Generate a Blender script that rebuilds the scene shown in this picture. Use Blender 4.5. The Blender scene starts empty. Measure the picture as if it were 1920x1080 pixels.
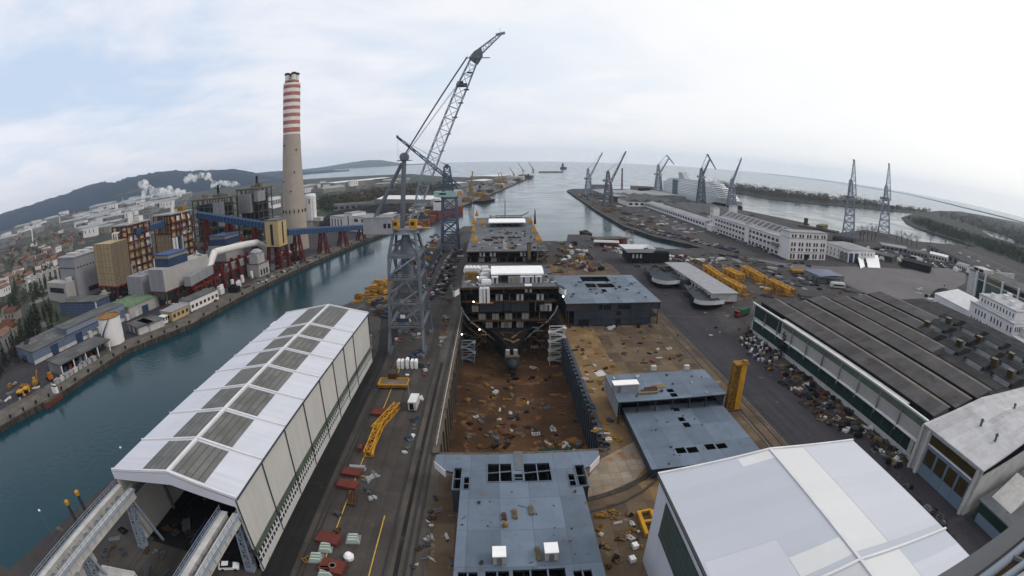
import bpy, random
from math import *
from mathutils import Vector, Matrix
S = bpy.context.scene
COL = S.collection
R = random.Random(11)
# ---------------------------------------------------------------- camera model (equisolid fisheye) used to survey the photograph
F, PIT, ROLL, YAW, H = 932.4, .2600, -.0035, .0344, 65.0
def ray(px, py):
    x, y = px - 960, 540 - py
    c, s = cos(ROLL), sin(ROLL); x, y = c*x - s*y, s*x + c*y
    r = max(hypot(x, y), 1e-6); th = 2*asin(r/2/F)
    X, Y, Z = x/r*sin(th), y/r*sin(th), cos(th)
    cp, sp = cos(PIT), sin(PIT)
    a, b, u = X, Z*cp + Y*sp, -Z*sp + Y*cp
    c, s = cos(YAW), sin(YAW)
    return (a*c + b*s, -a*s + b*c, u)
def G(px, py, z=0.0):
    r = ray(px, py); t = (z - H)/r[2]
    return (r[0]*t, r[1]*t)
def G3(px, py, z=0.0): return (*G(px, py, z), z)
def AT(px, py, Y):
    r = ray(px, py); t = Y/r[1]; return (r[0]*t, Y, H + r[2]*t)
def AZ(px, py, d):
    r = ray(px, py); t = d/hypot(r[0], r[1]); return (r[0]*t, r[1]*t, H + r[2]*t)
# ---------------------------------------------------------------- mesh builder
class MB:
    def __init__(s): s.v, s.f, s.k = [], [], []
    def add(s, vs, fs, k=0):
        b = len(s.v); s.v.extend(tuple(v) for v in vs)
        for f in fs: s.f.append(tuple(b + i for i in f)); s.k.append(k)
        return s
    def box(s, x0, x1, y0, y1, z0, z1, k=0):
        return s.add([(x0,y0,z0),(x1,y0,z0),(x1,y1,z0),(x0,y1,z0),(x0,y0,z1),(x1,y0,z1),(x1,y1,z1),(x0,y1,z1)],
              [(3,2,1,0),(4,5,6,7),(0,1,5,4),(1,2,6,5),(2,3,7,6),(3,0,4,7)], k)
    def cb(s, cx, cy, z0, w, d, h, a=0, k=0):          # box by centre, turned by a
        c, n = cos(a), sin(a); vs = []
        for z in (z0, z0 + h):
            for (x, y) in ((-w/2,-d/2),(w/2,-d/2),(w/2,d/2),(-w/2,d/2)):
                vs.append((cx + x*c - y*n, cy + x*n + y*c, z))
        return s.add(vs, [(3,2,1,0),(4,5,6,7),(0,1,5,4),(1,2,6,5),(2,3,7,6),(3,0,4,7)], k)
    def bar(s, p, q, w, h=None, k=0):
        h = h or w; p, q = Vector(p), Vector(q); d = q - p
        if d.length < 1e-6: return s
        d.normalize(); up = Vector((0,0,1)) if abs(d.z) < .95 else Vector((0,1,0))
        a = d.cross(up).normalized()*(w/2); b = a.cross(d).normalized()*(h/2)
        vs = [p-a-b, p+a-b, p+a+b, p-a+b, q-a-b, q+a-b, q+a+b, q-a+b]
        return s.add(vs, [(0,1,2,3),(7,6,5,4),(4,5,1,0),(5,6,2,1),(6,7,3,2),(7,4,0,3)], k)
    def tube(s, p, q, r, r2=None, n=10, k=0):
        r2 = r if r2 is None else r2; p, q = Vector(p), Vector(q); d = (q - p).normalized()
        up = Vector((0,0,1)) if abs(d.z) < .95 else Vector((1,0,0))
        a = d.cross(up).normalized(); b = d.cross(a).normalized(); vs = []
        for c, rr in ((p, r), (q, r2)):
            for i in range(n):
                t = 2*pi*i/n; vs.append(c + (a*cos(t) + b*sin(t))*rr)
        fs = [(i, (i+1) % n, n + (i+1) % n, n + i) for i in range(n)]
        fs += [tuple(range(n))[::-1], tuple(range(n, 2*n))]
        return s.add(vs, fs, k)
    def path(s, pts, r, n=8, k=0):
        for a, b in zip(pts, pts[1:]): s.tube(a, b, r, n=n, k=k)
        return s
    def prism(s, poly, z0, z1, k=0, kt=None):
        n = len(poly); a = sum(poly[i][0]*poly[(i+1)%n][1] - poly[(i+1)%n][0]*poly[i][1] for i in range(n))
        if a < 0: poly = poly[::-1]
        vs = [(p[0], p[1], z0) for p in poly] + [(p[0], p[1], z1) for p in poly]
        s.add(vs, [(i, (i+1) % n, n + (i+1) % n, n + i) for i in range(n)] + [tuple(range(n))[::-1]], k)
        b = len(s.v) - 2*n; s.f.append(tuple(b + n + i for i in range(n))); s.k.append(k if kt is None else kt)
        return s
    def loft(s, rings, k=0, cap=True):
        n = len(rings[0]); vs = [v for r in rings for v in r]; fs = []
        for j in range(len(rings)-1):
            for i in range(n): fs.append((j*n+i, j*n+(i+1)%n, (j+1)*n+(i+1)%n, (j+1)*n+i))
        if cap: fs += [tuple(range(n))[::-1], tuple(range((len(rings)-1)*n, len(rings)*n))]
        return s.add(vs, fs, k)
    def lathe(s, prof, n=24, c=(0,0), k=0):            # prof: (r, z)
        return s.loft([[(c[0]+r*cos(2*pi*i/n), c[1]+r*sin(2*pi*i/n), z) for i in range(n)] for r, z in prof], k)
    def quad(s, *p, k=0): return s.add(p, [tuple(range(len(p)))], k)
    def truss(s, p, q, w0, w1, n, r, k=0, up=None, h0=None, h1=None):   # four chords, zigzag on four faces
        p, q = Vector(p), Vector(q); d = (q - p).normalized()
        up = Vector(up) if up else (Vector((0,0,1)) if abs(d.z) < .95 else Vector((0,1,0)))
        a = d.cross(up).normalized(); b = a.cross(d).normalized()
        h0 = h0 or w0; h1 = h1 or w1
        def c(i, t):
            sx, sy = ((-1,-1),(1,-1),(1,1),(-1,1))[i % 4]
            return p + (q-p)*t + a*sx*(w0+(w1-w0)*t)/2 + b*sy*(h0+(h1-h0)*t)/2
        for i in range(4): s.bar(c(i,0), c(i,1), r*1.5, k=k)
        for j in range(n):
            t0, t1 = j/n, (j+1)/n
            for i in range(4):
                A, B = (i, i+1) if j % 2 else (i+1, i)
                s.bar(c(A,t0), c(B,t1), r, k=k); s.bar(c(i,t1), c(i+1,t1), r, k=k)
        return s
    def build(s, name, m, parent=None, loc=None, rz=0, w=False, smooth=False):
        me = bpy.data.meshes.new(name); v = s.v
        if w and parent is not None: o = parent.location; v = [(a-o[0], b-o[1], c-o[2]) for a, b, c in v]
        elif w and loc is not None: v = [(a-loc[0], b-loc[1], c-loc[2]) for a, b, c in v]
        me.from_pydata(v, [], s.f)
        ms = m if isinstance(m, (list, tuple)) else [m]
        for x in ms: me.materials.append(M[x] if isinstance(x, str) else x)
        if len(ms) > 1: me.polygons.foreach_set('material_index', s.k)
        if smooth: me.polygons.foreach_set('use_smooth', [True]*len(s.f))
        me.validate(); me.update()
        o = bpy.data.objects.new(name, me); COL.objects.link(o)
        if parent is not None: o.parent = parent
        elif loc is not None: o.location = loc
        if rz: o.rotation_euler.z = rz
        return o
def islands(b):
    p = list(range(len(b.v)))
    def f(i):
        while p[i] != i: p[i] = p[p[i]]; i = p[i]
        return i
    for fc in b.f:
        for i in fc[1:]: p[f(fc[0])] = f(i)
    g = {}
    for fc, k in zip(b.f, b.k): g.setdefault(f(fc[0]), []).append((fc, k))
    out = []
    for fs in g.values():
        ids = sorted({i for fc, _ in fs for i in fc}); mp = {i: j for j, i in enumerate(ids)}; n = MB()
        n.v = [b.v[i] for i in ids]; n.f = [tuple(mp[i] for i in fc) for fc, _ in fs]; n.k = [k for _, k in fs]; out.append(n)
    return out
def each(b, name, m, parent, w=False):
    for n in islands(b): n.build(name, m, parent, w=w)
def tag(o, label, cat, group=None, kind=None):
    if label: o['label'] = label
    if cat: o['category'] = cat
    if group: o['group'] = group
    if kind: o['kind'] = kind
    return o
def thing(name, label, cat, loc=(0,0,0), rz=0, group=None):
    o = bpy.data.objects.new(name, None); COL.objects.link(o)
    o.location = loc if len(loc) == 3 else (*loc, 0); o.rotation_euler.z = rz
    o.empty_display_size = .5
    return tag(o, label, cat, group)
KIDS = {}
def dup(o, loc, rz=0, label=None, group=None, sc=None):
    def cp(a, par):
        c = a.copy(); COL.objects.link(c)
        if par is not None: c.parent = par
        for ch in a.children: cp(ch, c)
        return c
    c = cp(o, None)
    c.location = loc if len(loc) == 3 else (*loc, 0); c.rotation_euler.z = rz
    if sc: c.scale = (sc, sc, sc) if not isinstance(sc, tuple) else sc
    if label: c['label'] = label
    if group: c['group'] = group
    return c
class Kind:
    """the first place() moves the prototype itself, later ones copy it"""
    def __init__(s, o): s.o, s.used = o, False
    def place(s, loc, rz=0, label=None, group=None, sc=None):
        if not s.used:
            s.used = True; o = s.o
            o.location = loc if len(loc) == 3 else (*loc, 0); o.rotation_euler.z = rz
            if sc: o.scale = (sc, sc, sc) if not isinstance(sc, tuple) else sc
            if label: o['label'] = label
            if group: o['group'] = group
            return o
        return dup(s.o, loc, rz, label, group, sc)
def inst(mesh_obj, name, parent, loc, rz=0):
    c = mesh_obj.copy(); c.name = name; COL.objects.link(c); c.parent = parent; c.location = loc; c.rotation_euler.z = rz
    return c
# ---------------------------------------------------------------- materials
M = {}
def mat(name, col, rough=.75, var=.3, scale=.35, spot=None, metal=0, grid=None, obj=False, bump=0, spec=None, streak=None, spot2=None, track=None, panel=None):
    m = bpy.data.materials.new(name); m.use_nodes = True; nt = m.node_tree; N = nt.nodes; L = nt.links
    b = N['Principled BSDF']; b.inputs['Roughness'].default_value = rough; b.inputs['Metallic'].default_value = metal
    b.inputs['Specular IOR Level'].default_value = .12 if spec is None else spec
    if obj: co = N.new('ShaderNodeTexCoord').outputs['Object']
    else: co = N.new('ShaderNodeNewGeometry').outputs['Position']
    def noise(sc, det=5, r=.6):
        n = N.new('ShaderNodeTexNoise'); n.inputs['Scale'].default_value = sc; n.inputs['Detail'].default_value = det
        n.inputs['Roughness'].default_value = r; L.new(co, n.inputs['Vector']); return n.outputs['Fac']
    def mix(fac, a, c, mode='MIX'):
        x = N.new('ShaderNodeMix'); x.data_type = 'RGBA'; x.blend_type = mode
        if isinstance(fac, float): x.inputs[0].default_value = fac
        else: L.new(fac, x.inputs[0])
        for sock, v in ((x.inputs[6], a), (x.inputs[7], c)):
            if isinstance(v, (tuple, list)): sock.default_value = (*v, 1)
            else: L.new(v, sock)
        return x.outputs[2]
    def mrange(v, a, c, d, e):
        x = N.new('ShaderNodeMapRange'); L.new(v, x.inputs[0])
        for i, t in enumerate((a, c, d, e)): x.inputs[i+1].default_value = t
        return x.outputs[0]
    col = tuple(c*.87 for c in col)
    cur = mix(mrange(noise(scale), .3, .7, 0, 1), tuple(c*(1-var) for c in col), tuple(min(1, c*(1+var)) for c in col))
    cur = mix(mrange(noise(scale*9, 3), .3, .7, 0, .45), cur, tuple(c*(1-.6*var) for c in col))
    for sp in (spot, spot2):
        if sp:
            c2, th, sc2 = sp[:3]; cur = mix(mrange(noise(sc2, 6, .65), th, th + (sp[3] if len(sp) > 3 else .08), 0, 1), cur, c2)
    if streak:                                          # runs of dirt down a wall
        c2, amt = streak; mp = N.new('ShaderNodeMapping'); mp.inputs['Scale'].default_value = (1.1, 1.1, .06); L.new(co, mp.inputs['Vector'])
        n = N.new('ShaderNodeTexNoise'); n.inputs['Scale'].default_value = 1.0; n.inputs['Detail'].default_value = 4; L.new(mp.outputs[0], n.inputs['Vector'])
        cur = mix(mrange(n.outputs['Fac'], .45, .75, 0, amt), cur, c2)
    if panel:                                           # every plate or slab a little different in tone
        sn = N.new('ShaderNodeVectorMath'); sn.operation = 'SNAP'; L.new(co, sn.inputs[0]); sn.inputs[1].default_value = (panel[0], panel[1], 9999)
        wn = N.new('ShaderNodeTexWhiteNoise'); wn.noise_dimensions = '3D'; L.new(sn.outputs[0], wn.inputs['Vector'])
        g_ = mrange(wn.outputs['Value'], 0, 1, 1-panel[2], 1+panel[2]*.6); vm = N.new('ShaderNodeVectorMath'); vm.operation = 'SCALE'; L.new(cur, vm.inputs[0]); L.new(g_, vm.inputs['Scale']); cur = vm.outputs[0]
    if track:                                           # wheel tracks and drips worn along the yard axis
        c2, amt = track; mp = N.new('ShaderNodeMapping'); mp.inputs['Scale'].default_value = (.55, .012, 1); L.new(co, mp.inputs['Vector'])
        n = N.new('ShaderNodeTexNoise'); n.inputs['Scale'].default_value = 1.0; n.inputs['Detail'].default_value = 5; n.inputs['Roughness'].default_value = .7; L.new(mp.outputs[0], n.inputs['Vector'])
        cur = mix(mrange(n.outputs['Fac'], .5, .68, 0, amt), cur, c2)
    if grid:                                            # seams: list of (axis, period, width, colour, strength)
        sx = N.new('ShaderNodeSeparateXYZ'); L.new(co, sx.inputs[0])
        for ax, per, wd, gc, st in grid:
            d = N.new('ShaderNodeMath'); d.operation = 'DIVIDE'; L.new(sx.outputs[ax], d.inputs[0]); d.inputs[1].default_value = per
            fr = N.new('ShaderNodeMath'); fr.operation = 'FRACT'; L.new(d.outputs[0], fr.inputs[0])
            lt = N.new('ShaderNodeMath'); lt.operation = 'LESS_THAN'; L.new(fr.outputs[0], lt.inputs[0]); lt.inputs[1].default_value = wd/per
            mu = N.new('ShaderNodeMath'); mu.operation = 'MULTIPLY'; L.new(lt.outputs[0], mu.inputs[0]); mu.inputs[1].default_value = st
            cur = mix(mu.outputs[0], cur, gc)
    L.new(cur, b.inputs['Base Color'])
    if bump:
        bp = N.new('ShaderNodeBump'); bp.inputs['Strength'].default_value = bump; bp.inputs['Distance'].default_value = .1
        L.new(noise(scale*12, 3), bp.inputs['Height']); L.new(bp.outputs[0], b.inputs['Normal'])
    M[name] = m; return m
def glow(name, col, e):
    m = bpy.data.materials.new(name); m.use_nodes = True; b = m.node_tree.nodes['Principled BSDF']
    b.inputs['Base Color'].default_value = (*col, 1); b.inputs['Emission Color'].default_value = (*col, 1); b.inputs['Emission Strength'].default_value = e
    M[name] = m
RU = (.11,.045,.018)
mat('asphalt', (0.04594,0.0428,0.05078), .9, .3, .05, spot=((.032,.03,.032), .56, .09, .2), spot2=((.105,.1,.098), .63, .3, .1), track=((.018,.017,.018),.55), panel=(11,37,.1))
mat('asphalt_dark', (0.0182,0.0182,0.0196), .85, .35, .06, spot=((.05,.048,.046), .6, .2, .15), track=((.05,.045,.04),.35))
mat('strip', (0.06336,0.05587,0.05221), .9, .28, .12, spot=((.045,.04,.038), .58, .35, .15), spot2=((.12,.075,.05), .64, .22, .1), track=((.018,.017,.018),.55), panel=(6,9,.16))
mat('strip_light', (0.092,0.08,0.0704), .9, .25, .15, spot=((.06,.052,.046), .58, .45, .15), track=((.018,.017,.018),.55), panel=(3,7,.16))
mat('apron', (0.1116,0.08064,0.054), .9, .3, .1, spot=((.07,.045,.03), .56, .16, .16), spot2=((.2,.175,.15), .6, .3, .12), grid=[(0,4.2,.13,(.06,.04,.03),.6),(1,4.2,.13,(.06,.04,.03),.6)], panel=(4.2,4.2,.3))
mat('apron_yellow', (0.189,0.12,0.0594), .9, .28, .1, spot=((.12,.075,.04), .57, .22, .16), spot2=((.32,.26,.19), .62, .35, .1), grid=[(0,2.6,.1,(.11,.07,.04),.6),(1,5,.1,(.11,.07,.04),.6)], panel=(2.6,5,.22))
mat('apron_pale', (0.272,0.232,0.184), .9, .3, .12, spot=((.2,.075,.02), .56, .2, .14), grid=[(0,2.4,.1,(.2,.09,.03),.8),(1,2.4,.1,(.2,.09,.03),.8)], panel=(2.4,2.4,.2))
mat('mud', (0.07526,0.03884,0.01976), .9, .4, .12, spot=((.04,.022,.014), .53, .14, .12), spot2=((.2,.1,.045), .57, .25, .12), bump=.4, grid=[(1,7,.25,(.045,.025,.015),.75),(0,6.2,.15,(.05,.03,.02),.5)], panel=(12.4,7,.2))
mat('soil', (0.0408,0.0384,0.0336), .95, .4, .03, spot=((.035,.045,.025), .52, .02, .1), spot2=((.16,.15,.14), .58, .06, .08))
mat('town_ground', (0.0425,0.044,0.0375), .95, .45, .008, spot=((.035,.05,.028), .5, .01, .1), spot2=((.17,.16,.15), .57, .025, .06))
mat('meadow', (0.072,0.06,0.036), .95, .4, .01, spot=((.05,.06,.03), .52, .006, .1))
mat('quay_stone', (0.1125,0.1013,0.09), .9, .35, .2, spot=((.05,.045,.04), .55, .5, .1), spot2=((.26,.24,.22), .62, .6, .1), panel=(3,6,.2))
mat('quay_face', (0.03,0.027,0.024), .9, .4, .3, streak=((.12,.1,.085), .7))
mat('pale_yard', (0.136,0.1275,0.1318), .9, .22, .03, spot=((.09,.085,.085), .57, .06, .2))
mat('pier_ground', (0.06014,0.05537,0.05692), .95, .35, .04, spot=((.05,.045,.042), .55, .1, .14), spot2=((.17,.15,.13), .6, .2, .1), track=((.018,.017,.018),.55))
mat('dock_wall', (0.12,0.102,0.084), .9, .3, .2, spot=((.08,.05,.03), .55, .4, .1), streak=((.05,.035,.025), .8))
mat('pile_wall', (0.0525,0.0665,0.0875), .7, .35, .5, streak=((.03,.025,.025), .8))
mat('deck', (0.1273,0.1634,0.2167), .6, .16, .25, spot=((.09,.11,.14), .62, .3, .1), spot2=((.11,.085,.07), .63, .55, .06), grid=[(0,5.6,.11,(.06,.075,.1),.85),(1,9,.11,(.06,.075,.1),.85),(0,1.87,.05,(.1,.125,.17),.45)], panel=(5.6,9,.2))
mat('deck_far', (0.1008,0.1103,0.126), .7, .25, .15, spot=((.09,.09,.095), .58, .25, .12), spot2=((.15,.11,.08), .66, .4, .06), grid=[(0,6,.14,(.07,.07,.08),.6),(1,8,.14,(.07,.07,.08),.6)], panel=(6,8,.22))
mat('steel_side', (0.0403,0.04836,0.062), .7, .3, .3, spot=((.1,.055,.03), .66, .5, .06), streak=((.03,.03,.035), .6), grid=[(0,3.1,.09,(.03,.035,.045),.5)], panel=(3.1,50,.2))
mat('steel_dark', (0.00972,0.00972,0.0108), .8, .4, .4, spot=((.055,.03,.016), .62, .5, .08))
mat('hull_dark', (0.00968,0.0088,0.00924), .75, .4, .3, spot=((.06,.03,.016), .6, .35, .1))
mat('hull_edge', (0.231,0.231,0.231), .7, .3, .6, spot=((.2,.12,.08), .58, 1.0, .1))
mat('bulb_blue', (0.0225,0.03,0.035), .5, .3, .4, spot=((.1,.045,.02), .58, .3, .1))
mat('crane_grey', (0.1178,0.1364,0.1612), .6, .3, .3, spot=((.1,.09,.09), .62, .4, .1))
mat('crane_dark', (0.0495,0.055,0.066), .6, .3, .4)
mat('crane_pale', (0.2175,0.255,0.315), .6, .25, .1)
mat('crane_blue', (0.065,0.0975,0.1495), .6, .3, .2)
mat('crane_house', (.3,.31,.33), .65, .15, .3, streak=((.18,.17,.17), .6))
mat('aqua', (.3,.45,.45), .6, .2, .3)
mat('yellow', (0.4743,0.2372,0.02295), .6, .25, .6, spot=((.25,.1,.02), .62, .8, .1))
mat('ochre', (0.2409,0.1276,0.02363), .75, .35, .5, spot=((.13,.06,.02), .58, .8, .1))
mat('orange', (0.36,0.096,0.018), .6, .2, .5)
mat('line_yellow', (.5,.34,.06), .8, .3, .8)
mat('rail_iron', (.035,.033,.034), .5, .3, .5)
mat('white', (0.648,0.648,0.666), .6, .12, .3, spot=((.5,.5,.5), .66, .5, .1))
mat('white_dirty', (0.4675,0.459,0.4505), .75, .25, .3, spot=((.3,.28,.26), .6, .5, .12), streak=((.33,.31,.29), .7))
mat('white_wall', (0.6808,0.6624,0.6716), .75, .1, .1, streak=((.5,.48,.48), .5))
mat('white_bright', (.85,.85,.86), .6, .08, .5)
mat('hall_roof', (0.5576,0.5727,0.6438), .55, .05, .2, spot=((.46,.44,.44), .66, .3, .14), grid=[(1,.9,.1,(.48,.48,.51),.3)], panel=(40,.9,.05))
mat('hall_wall', (0.5007,0.4947,0.4815), .6, .06, .15, grid=[(1,.9,.08,(.5,.48,.44),.35)], streak=((.5,.47,.42), .35), panel=(9,.9,.05))
mat('skylight', (.14,.14,.135), .5, .2, .3, grid=[(0,1.45,.26,(.06,.06,.058),.9),(1,1.55,.1,(.1,.1,.097),.6)], panel=(1.45,3.1,.2))
mat('green_pane', (.085,.11,.085), .4, .3, .2, grid=[(1,1.1,.14,(.13,.15,.12),.8)])
mat('green_glass', (.05,.075,.07), .35, .3, .3, grid=[(2,1.6,.12,(.1,.13,.12),.7),(1,1.25,.1,(.1,.13,.12),.6)], spot=((.03,.05,.045), .55, .2, .1))
mat('green_wall', (0.0165,0.04125,0.03375), .7, .4, .08, streak=((.012,.022,.018), .8))
mat('green_dark', (.02,.035,.028), .6, .3, .2)
mat('rs_grey', (0.4644,0.4902,0.5532), .55, .035, .08, grid=[(1,.6,.05,(.46,.49,.58),.3)], panel=(40,3,.035))
mat('rs_mid', (0.5355,0.5525,0.612), .55, .03, .08, grid=[(1,.6,.05,(.54,.57,.63),.3)], panel=(40,3,.04))
mat('rs_white', (0.629,0.6375,0.646), .55, .03, .08, grid=[(1,.6,.05,(.66,.66,.67),.3)], panel=(40,3,.03))
mat('rs_dirty', (0.51,0.51,0.5355), .65, .08, .15, spot=((.4,.38,.38), .62, .3, .12))
mat('shop_roof', (0.07888,0.07424,0.07688), .9, .3, .08, spot=((.036,.035,.038), .55, .12, .15), spot2=((.1,.095,.09), .66, .5, .08), grid=[(1,1.3,.12,(.03,.03,.033),.35)], panel=(60,2.6,.22))
mat('shop_roof2', (0.03255,0.03333,0.03642), .9, .3, .1, spot=((.075,.07,.066), .64, .5, .08), panel=(6,4,.3))
mat('gutter', (0.096,0.108,0.12), .7, .4, .2, spot=((.06,.055,.05), .56, .4, .1))
mat('ridge_tan', (0.152,0.132,0.116), .85, .35, .2, spot=((.09,.075,.065), .58, .3, .1))
mat('white_roof', (0.425,0.425,0.442), .85, .22, .2, spot=((.27,.26,.26), .57, .5, .15), grid=[(1,1.1,.2,(.36,.36,.37),.5)], panel=(60,2.2,.16))
mat('amber_glass', (.05,.035,.012), .3, .5, .3, grid=[(1,1.5,.1,(.02,.015,.008),.7),(2,1.2,.1,(.02,.015,.008),.7)])
mat('blue_door', (.15,.2,.27), .6, .12, .2)
mat('blue', (0.0275,0.048,0.102), .6, .25, .4)
mat('blue_roof', (.03,.065,.16), .6, .2, .3, obj=True, grid=[(0,1.6,.16,(.06,.1,.22),.6)])
mat('blue_glass', (0.0375,0.05625,0.1125), .35, .25, .2, obj=True, grid=[(0,1.5,.25,(.2,.24,.32),.7),(1,1.5,.25,(.2,.24,.32),.7),(2,1.6,.2,(.16,.19,.27),.6)])
mat('blue_conv', (0.0198,0.044,0.105), .55, .2, .3, obj=True, grid=[(0,3.2,.35,(.12,.17,.27),.7)])
mat('beige_panel', (0.4301,0.3272,0.187), .7, .1, .2, obj=True, grid=[(0,4.6,.4,(.07,.06,.05),.9),(1,4.6,.4,(.07,.06,.05),.9),(2,4,.22,(.2,.06,.03),.8)], panel=(4.6,4.6,.14))
mat('beige_plain', (0.425,0.323,0.17), .7, .12, .2, streak=((.36,.26,.13), .4))
mat('red_steel', (0.119,0.0196,0.014), .7, .3, .3)
mat('red', (0.187,0.036,0.025), .65, .3, .4)
mat('red_rust', (0.144,0.044,0.0315), .8, .3, .3, streak=((.12,.03,.02), .7))
mat('plate_red', (0.128,0.036,0.028), .85, .25, .3, spot=((.1,.05,.04), .6, .6, .1))
mat('clad_grey', (0.24,0.24,0.264), .65, .12, .2, obj=True, grid=[(2,3.2,.15,(.2,.2,.23),.7),(0,1.9,.12,(.22,.22,.25),.5),(1,1.9,.12,(.22,.22,.25),.5)], panel=(1.9,1.9,.1))
mat('clad_pale', (0.3375,0.3225,0.315), .7, .14, .2, streak=((.3,.28,.26), .5))
mat('frame_grey', (0.0715,0.06875,0.06325), .7, .3, .2, spot=((.08,.05,.035), .6, .3, .1))
mat('olive_trim', (0.13,0.1105,0.065), .7, .3, .2)
mat('duct_white', (0.612,0.594,0.585), .6, .12, .4, streak=((.45,.42,.4), .5))
mat('concrete', (0.342,0.2992,0.2565), .9, .1, .15, streak=((.27,.23,.2), .5))
mat('band_red', (0.357,0.126,0.105), .7, .18, .3, streak=((.5,.24,.2), .5))
mat('band_white', (.68,.66,.64), .7, .12, .3, streak=((.5,.47,.45), .5))
mat('flat_roof', (0.104,0.1073,0.1073), .9, .25, .15, spot=((.27,.26,.22), .64, .3, .06), panel=(5,7,.25))
mat('green_roof', (0.119,0.189,0.112), .9, .3, .2, spot=((.26,.28,.2), .58, .3, .1))
mat('tile_orange', (0.0921,0.0432,0.027), .9, .3, .4)
mat('tile_pale', (0.168,0.102,0.072), .9, .3, .4)
mat('plaster', (0.2295,0.2142,0.1938), .85, .2, .1)
mat('plaster_grey', (0.198,0.198,0.204), .85, .25, .1)
mat('roof_pale', (0.2677,0.2741,0.2932), .8, .25, .05)
mat('coal', (.012,.012,.014), .95, .4, .2)
mat('rust', (.075,.042,.026), .9, .4, .5, spot=((.05,.025,.015), .55, .7, .1))
mat('rust_tank', (.26,.14,.06), .9, .3, .4, spot=((.12,.06,.03), .55, .6, .1))
mat('dark', (.012,.012,.013), .9, .3, .5)
mat('glass_dark', (.02,.022,.027), .25, .3, .5)
mat('glass_brown', (.06,.04,.035), .35, .3, .5)
mat('timber', (0.168,0.112,0.056), .9, .3, .6)
mat('mint', (.38,.46,.42), .7, .2, .5)
mat('container_green', (0.021,0.077,0.049), .7, .3, .4)
mat('container_blue', (0.033,0.056,0.1), .7, .3, .4)
mat('grey_mid', (0.12,0.126,0.138), .75, .25, .4)
mat('grey_light', (0.285,0.2925,0.315), .7, .2, .4)
mat('tyre', (.012,.012,.012), .9, .2, 1)
mat('bark', (.07,.055,.045), .95, .3, 1)
mat('leaf_dark', (.012,.022,.012), .9, .4, .3)
mat('leaf', (0.03413,0.04388,0.0195), .9, .5, .2)
mat('leaf_dry', (0.07088,0.05859,0.03969), .9, .45, .15)
mat('twig', (.085,.078,.068), .95, .35, .3)
mat('skin', (.45,.27,.19), .6, .1, 3)
mat('cloth_dark', (.015,.017,.024), .9, .3, 3)
mat('cloth_blue', (.03,.05,.12), .9, .3, 3)
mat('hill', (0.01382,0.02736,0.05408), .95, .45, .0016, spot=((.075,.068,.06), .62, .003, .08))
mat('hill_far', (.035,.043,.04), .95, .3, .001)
glow('lamp_white', (1,.93,.8), 9)
# water: teal, rippled
def water():
    m = bpy.data.materials.new('water'); m.use_nodes = True; nt = m.node_tree; N = nt.nodes; L = nt.links; b = N['Principled BSDF']
    b.inputs['Base Color'].default_value = (.003,.028,.040,1); b.inputs['Roughness'].default_value = .1; b.inputs['IOR'].default_value = 1.33; b.inputs['Specular IOR Level'].default_value = .33
    geo = N.new('ShaderNodeNewGeometry')
    n1 = N.new('ShaderNodeTexNoise'); n1.inputs['Scale'].default_value = .35; n1.inputs['Detail'].default_value = 4
    n2 = N.new('ShaderNodeTexNoise'); n2.inputs['Scale'].default_value = .02; n2.inputs['Detail'].default_value = 3
    mp = N.new('ShaderNodeMapping'); mp.inputs['Scale'].default_value = (1, 1.8, 1); mp.inputs['Rotation'].default_value = (0,0,.5)
    L.new(geo.outputs['Position'], mp.inputs['Vector']); L.new(mp.outputs[0], n1.inputs['Vector']); L.new(geo.outputs['Position'], n2.inputs['Vector'])
    bp = N.new('ShaderNodeBump'); bp.inputs['Strength'].default_value = .45; bp.inputs['Distance'].default_value = .35
    mu = N.new('ShaderNodeMath'); mu.operation = 'MULTIPLY'; L.new(n1.outputs['Fac'], mu.inputs[0]); L.new(n2.outputs['Fac'], mu.inputs[1])
    L.new(mu.outputs[0], bp.inputs['Height']); L.new(bp.outputs[0], b.inputs['Normal'])
    mr = N.new('ShaderNodeMapRange'); L.new(n2.outputs['Fac'], mr.inputs[0]); mr.inputs[1].default_value = .35; mr.inputs[2].default_value = .7; mr.inputs[3].default_value = .1; mr.inputs[4].default_value = .22
    L.new(mr.outputs[0], b.inputs['Roughness']); M['water'] = m
water()
# ---------------------------------------------------------------- camera, sky, sun
cd = bpy.data.cameras.new('camera'); cam = bpy.data.objects.new('camera', cd); COL.objects.link(cam); S.camera = cam
cd.type = 'PANO'
cd.sensor_width = 36; cd.sensor_fit = 'HORIZONTAL'; cd.clip_end = 60000; cd.clip_start = .2
for tgt in (cd, getattr(cd, 'cycles', None)):
    if tgt is not None and hasattr(tgt, 'panorama_type'):
        tgt.panorama_type = 'FISHEYE_EQUISOLID'; tgt.fisheye_lens = F/1920*36; tgt.fisheye_fov = pi
cam.location = (0, 0, H)
cam.rotation_euler = (Matrix.Rotation(-YAW, 3, 'Z') @ Matrix.Rotation(pi/2 - PIT, 3, 'X') @ Matrix.Rotation(ROLL, 3, 'Z')).to_euler()
SUN_AZ, SUN_EL = radians(98), radians(40)            # clockwise from +Y
W = bpy.data.worlds.new("World"); S.world = W; W.use_nodes = True
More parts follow.
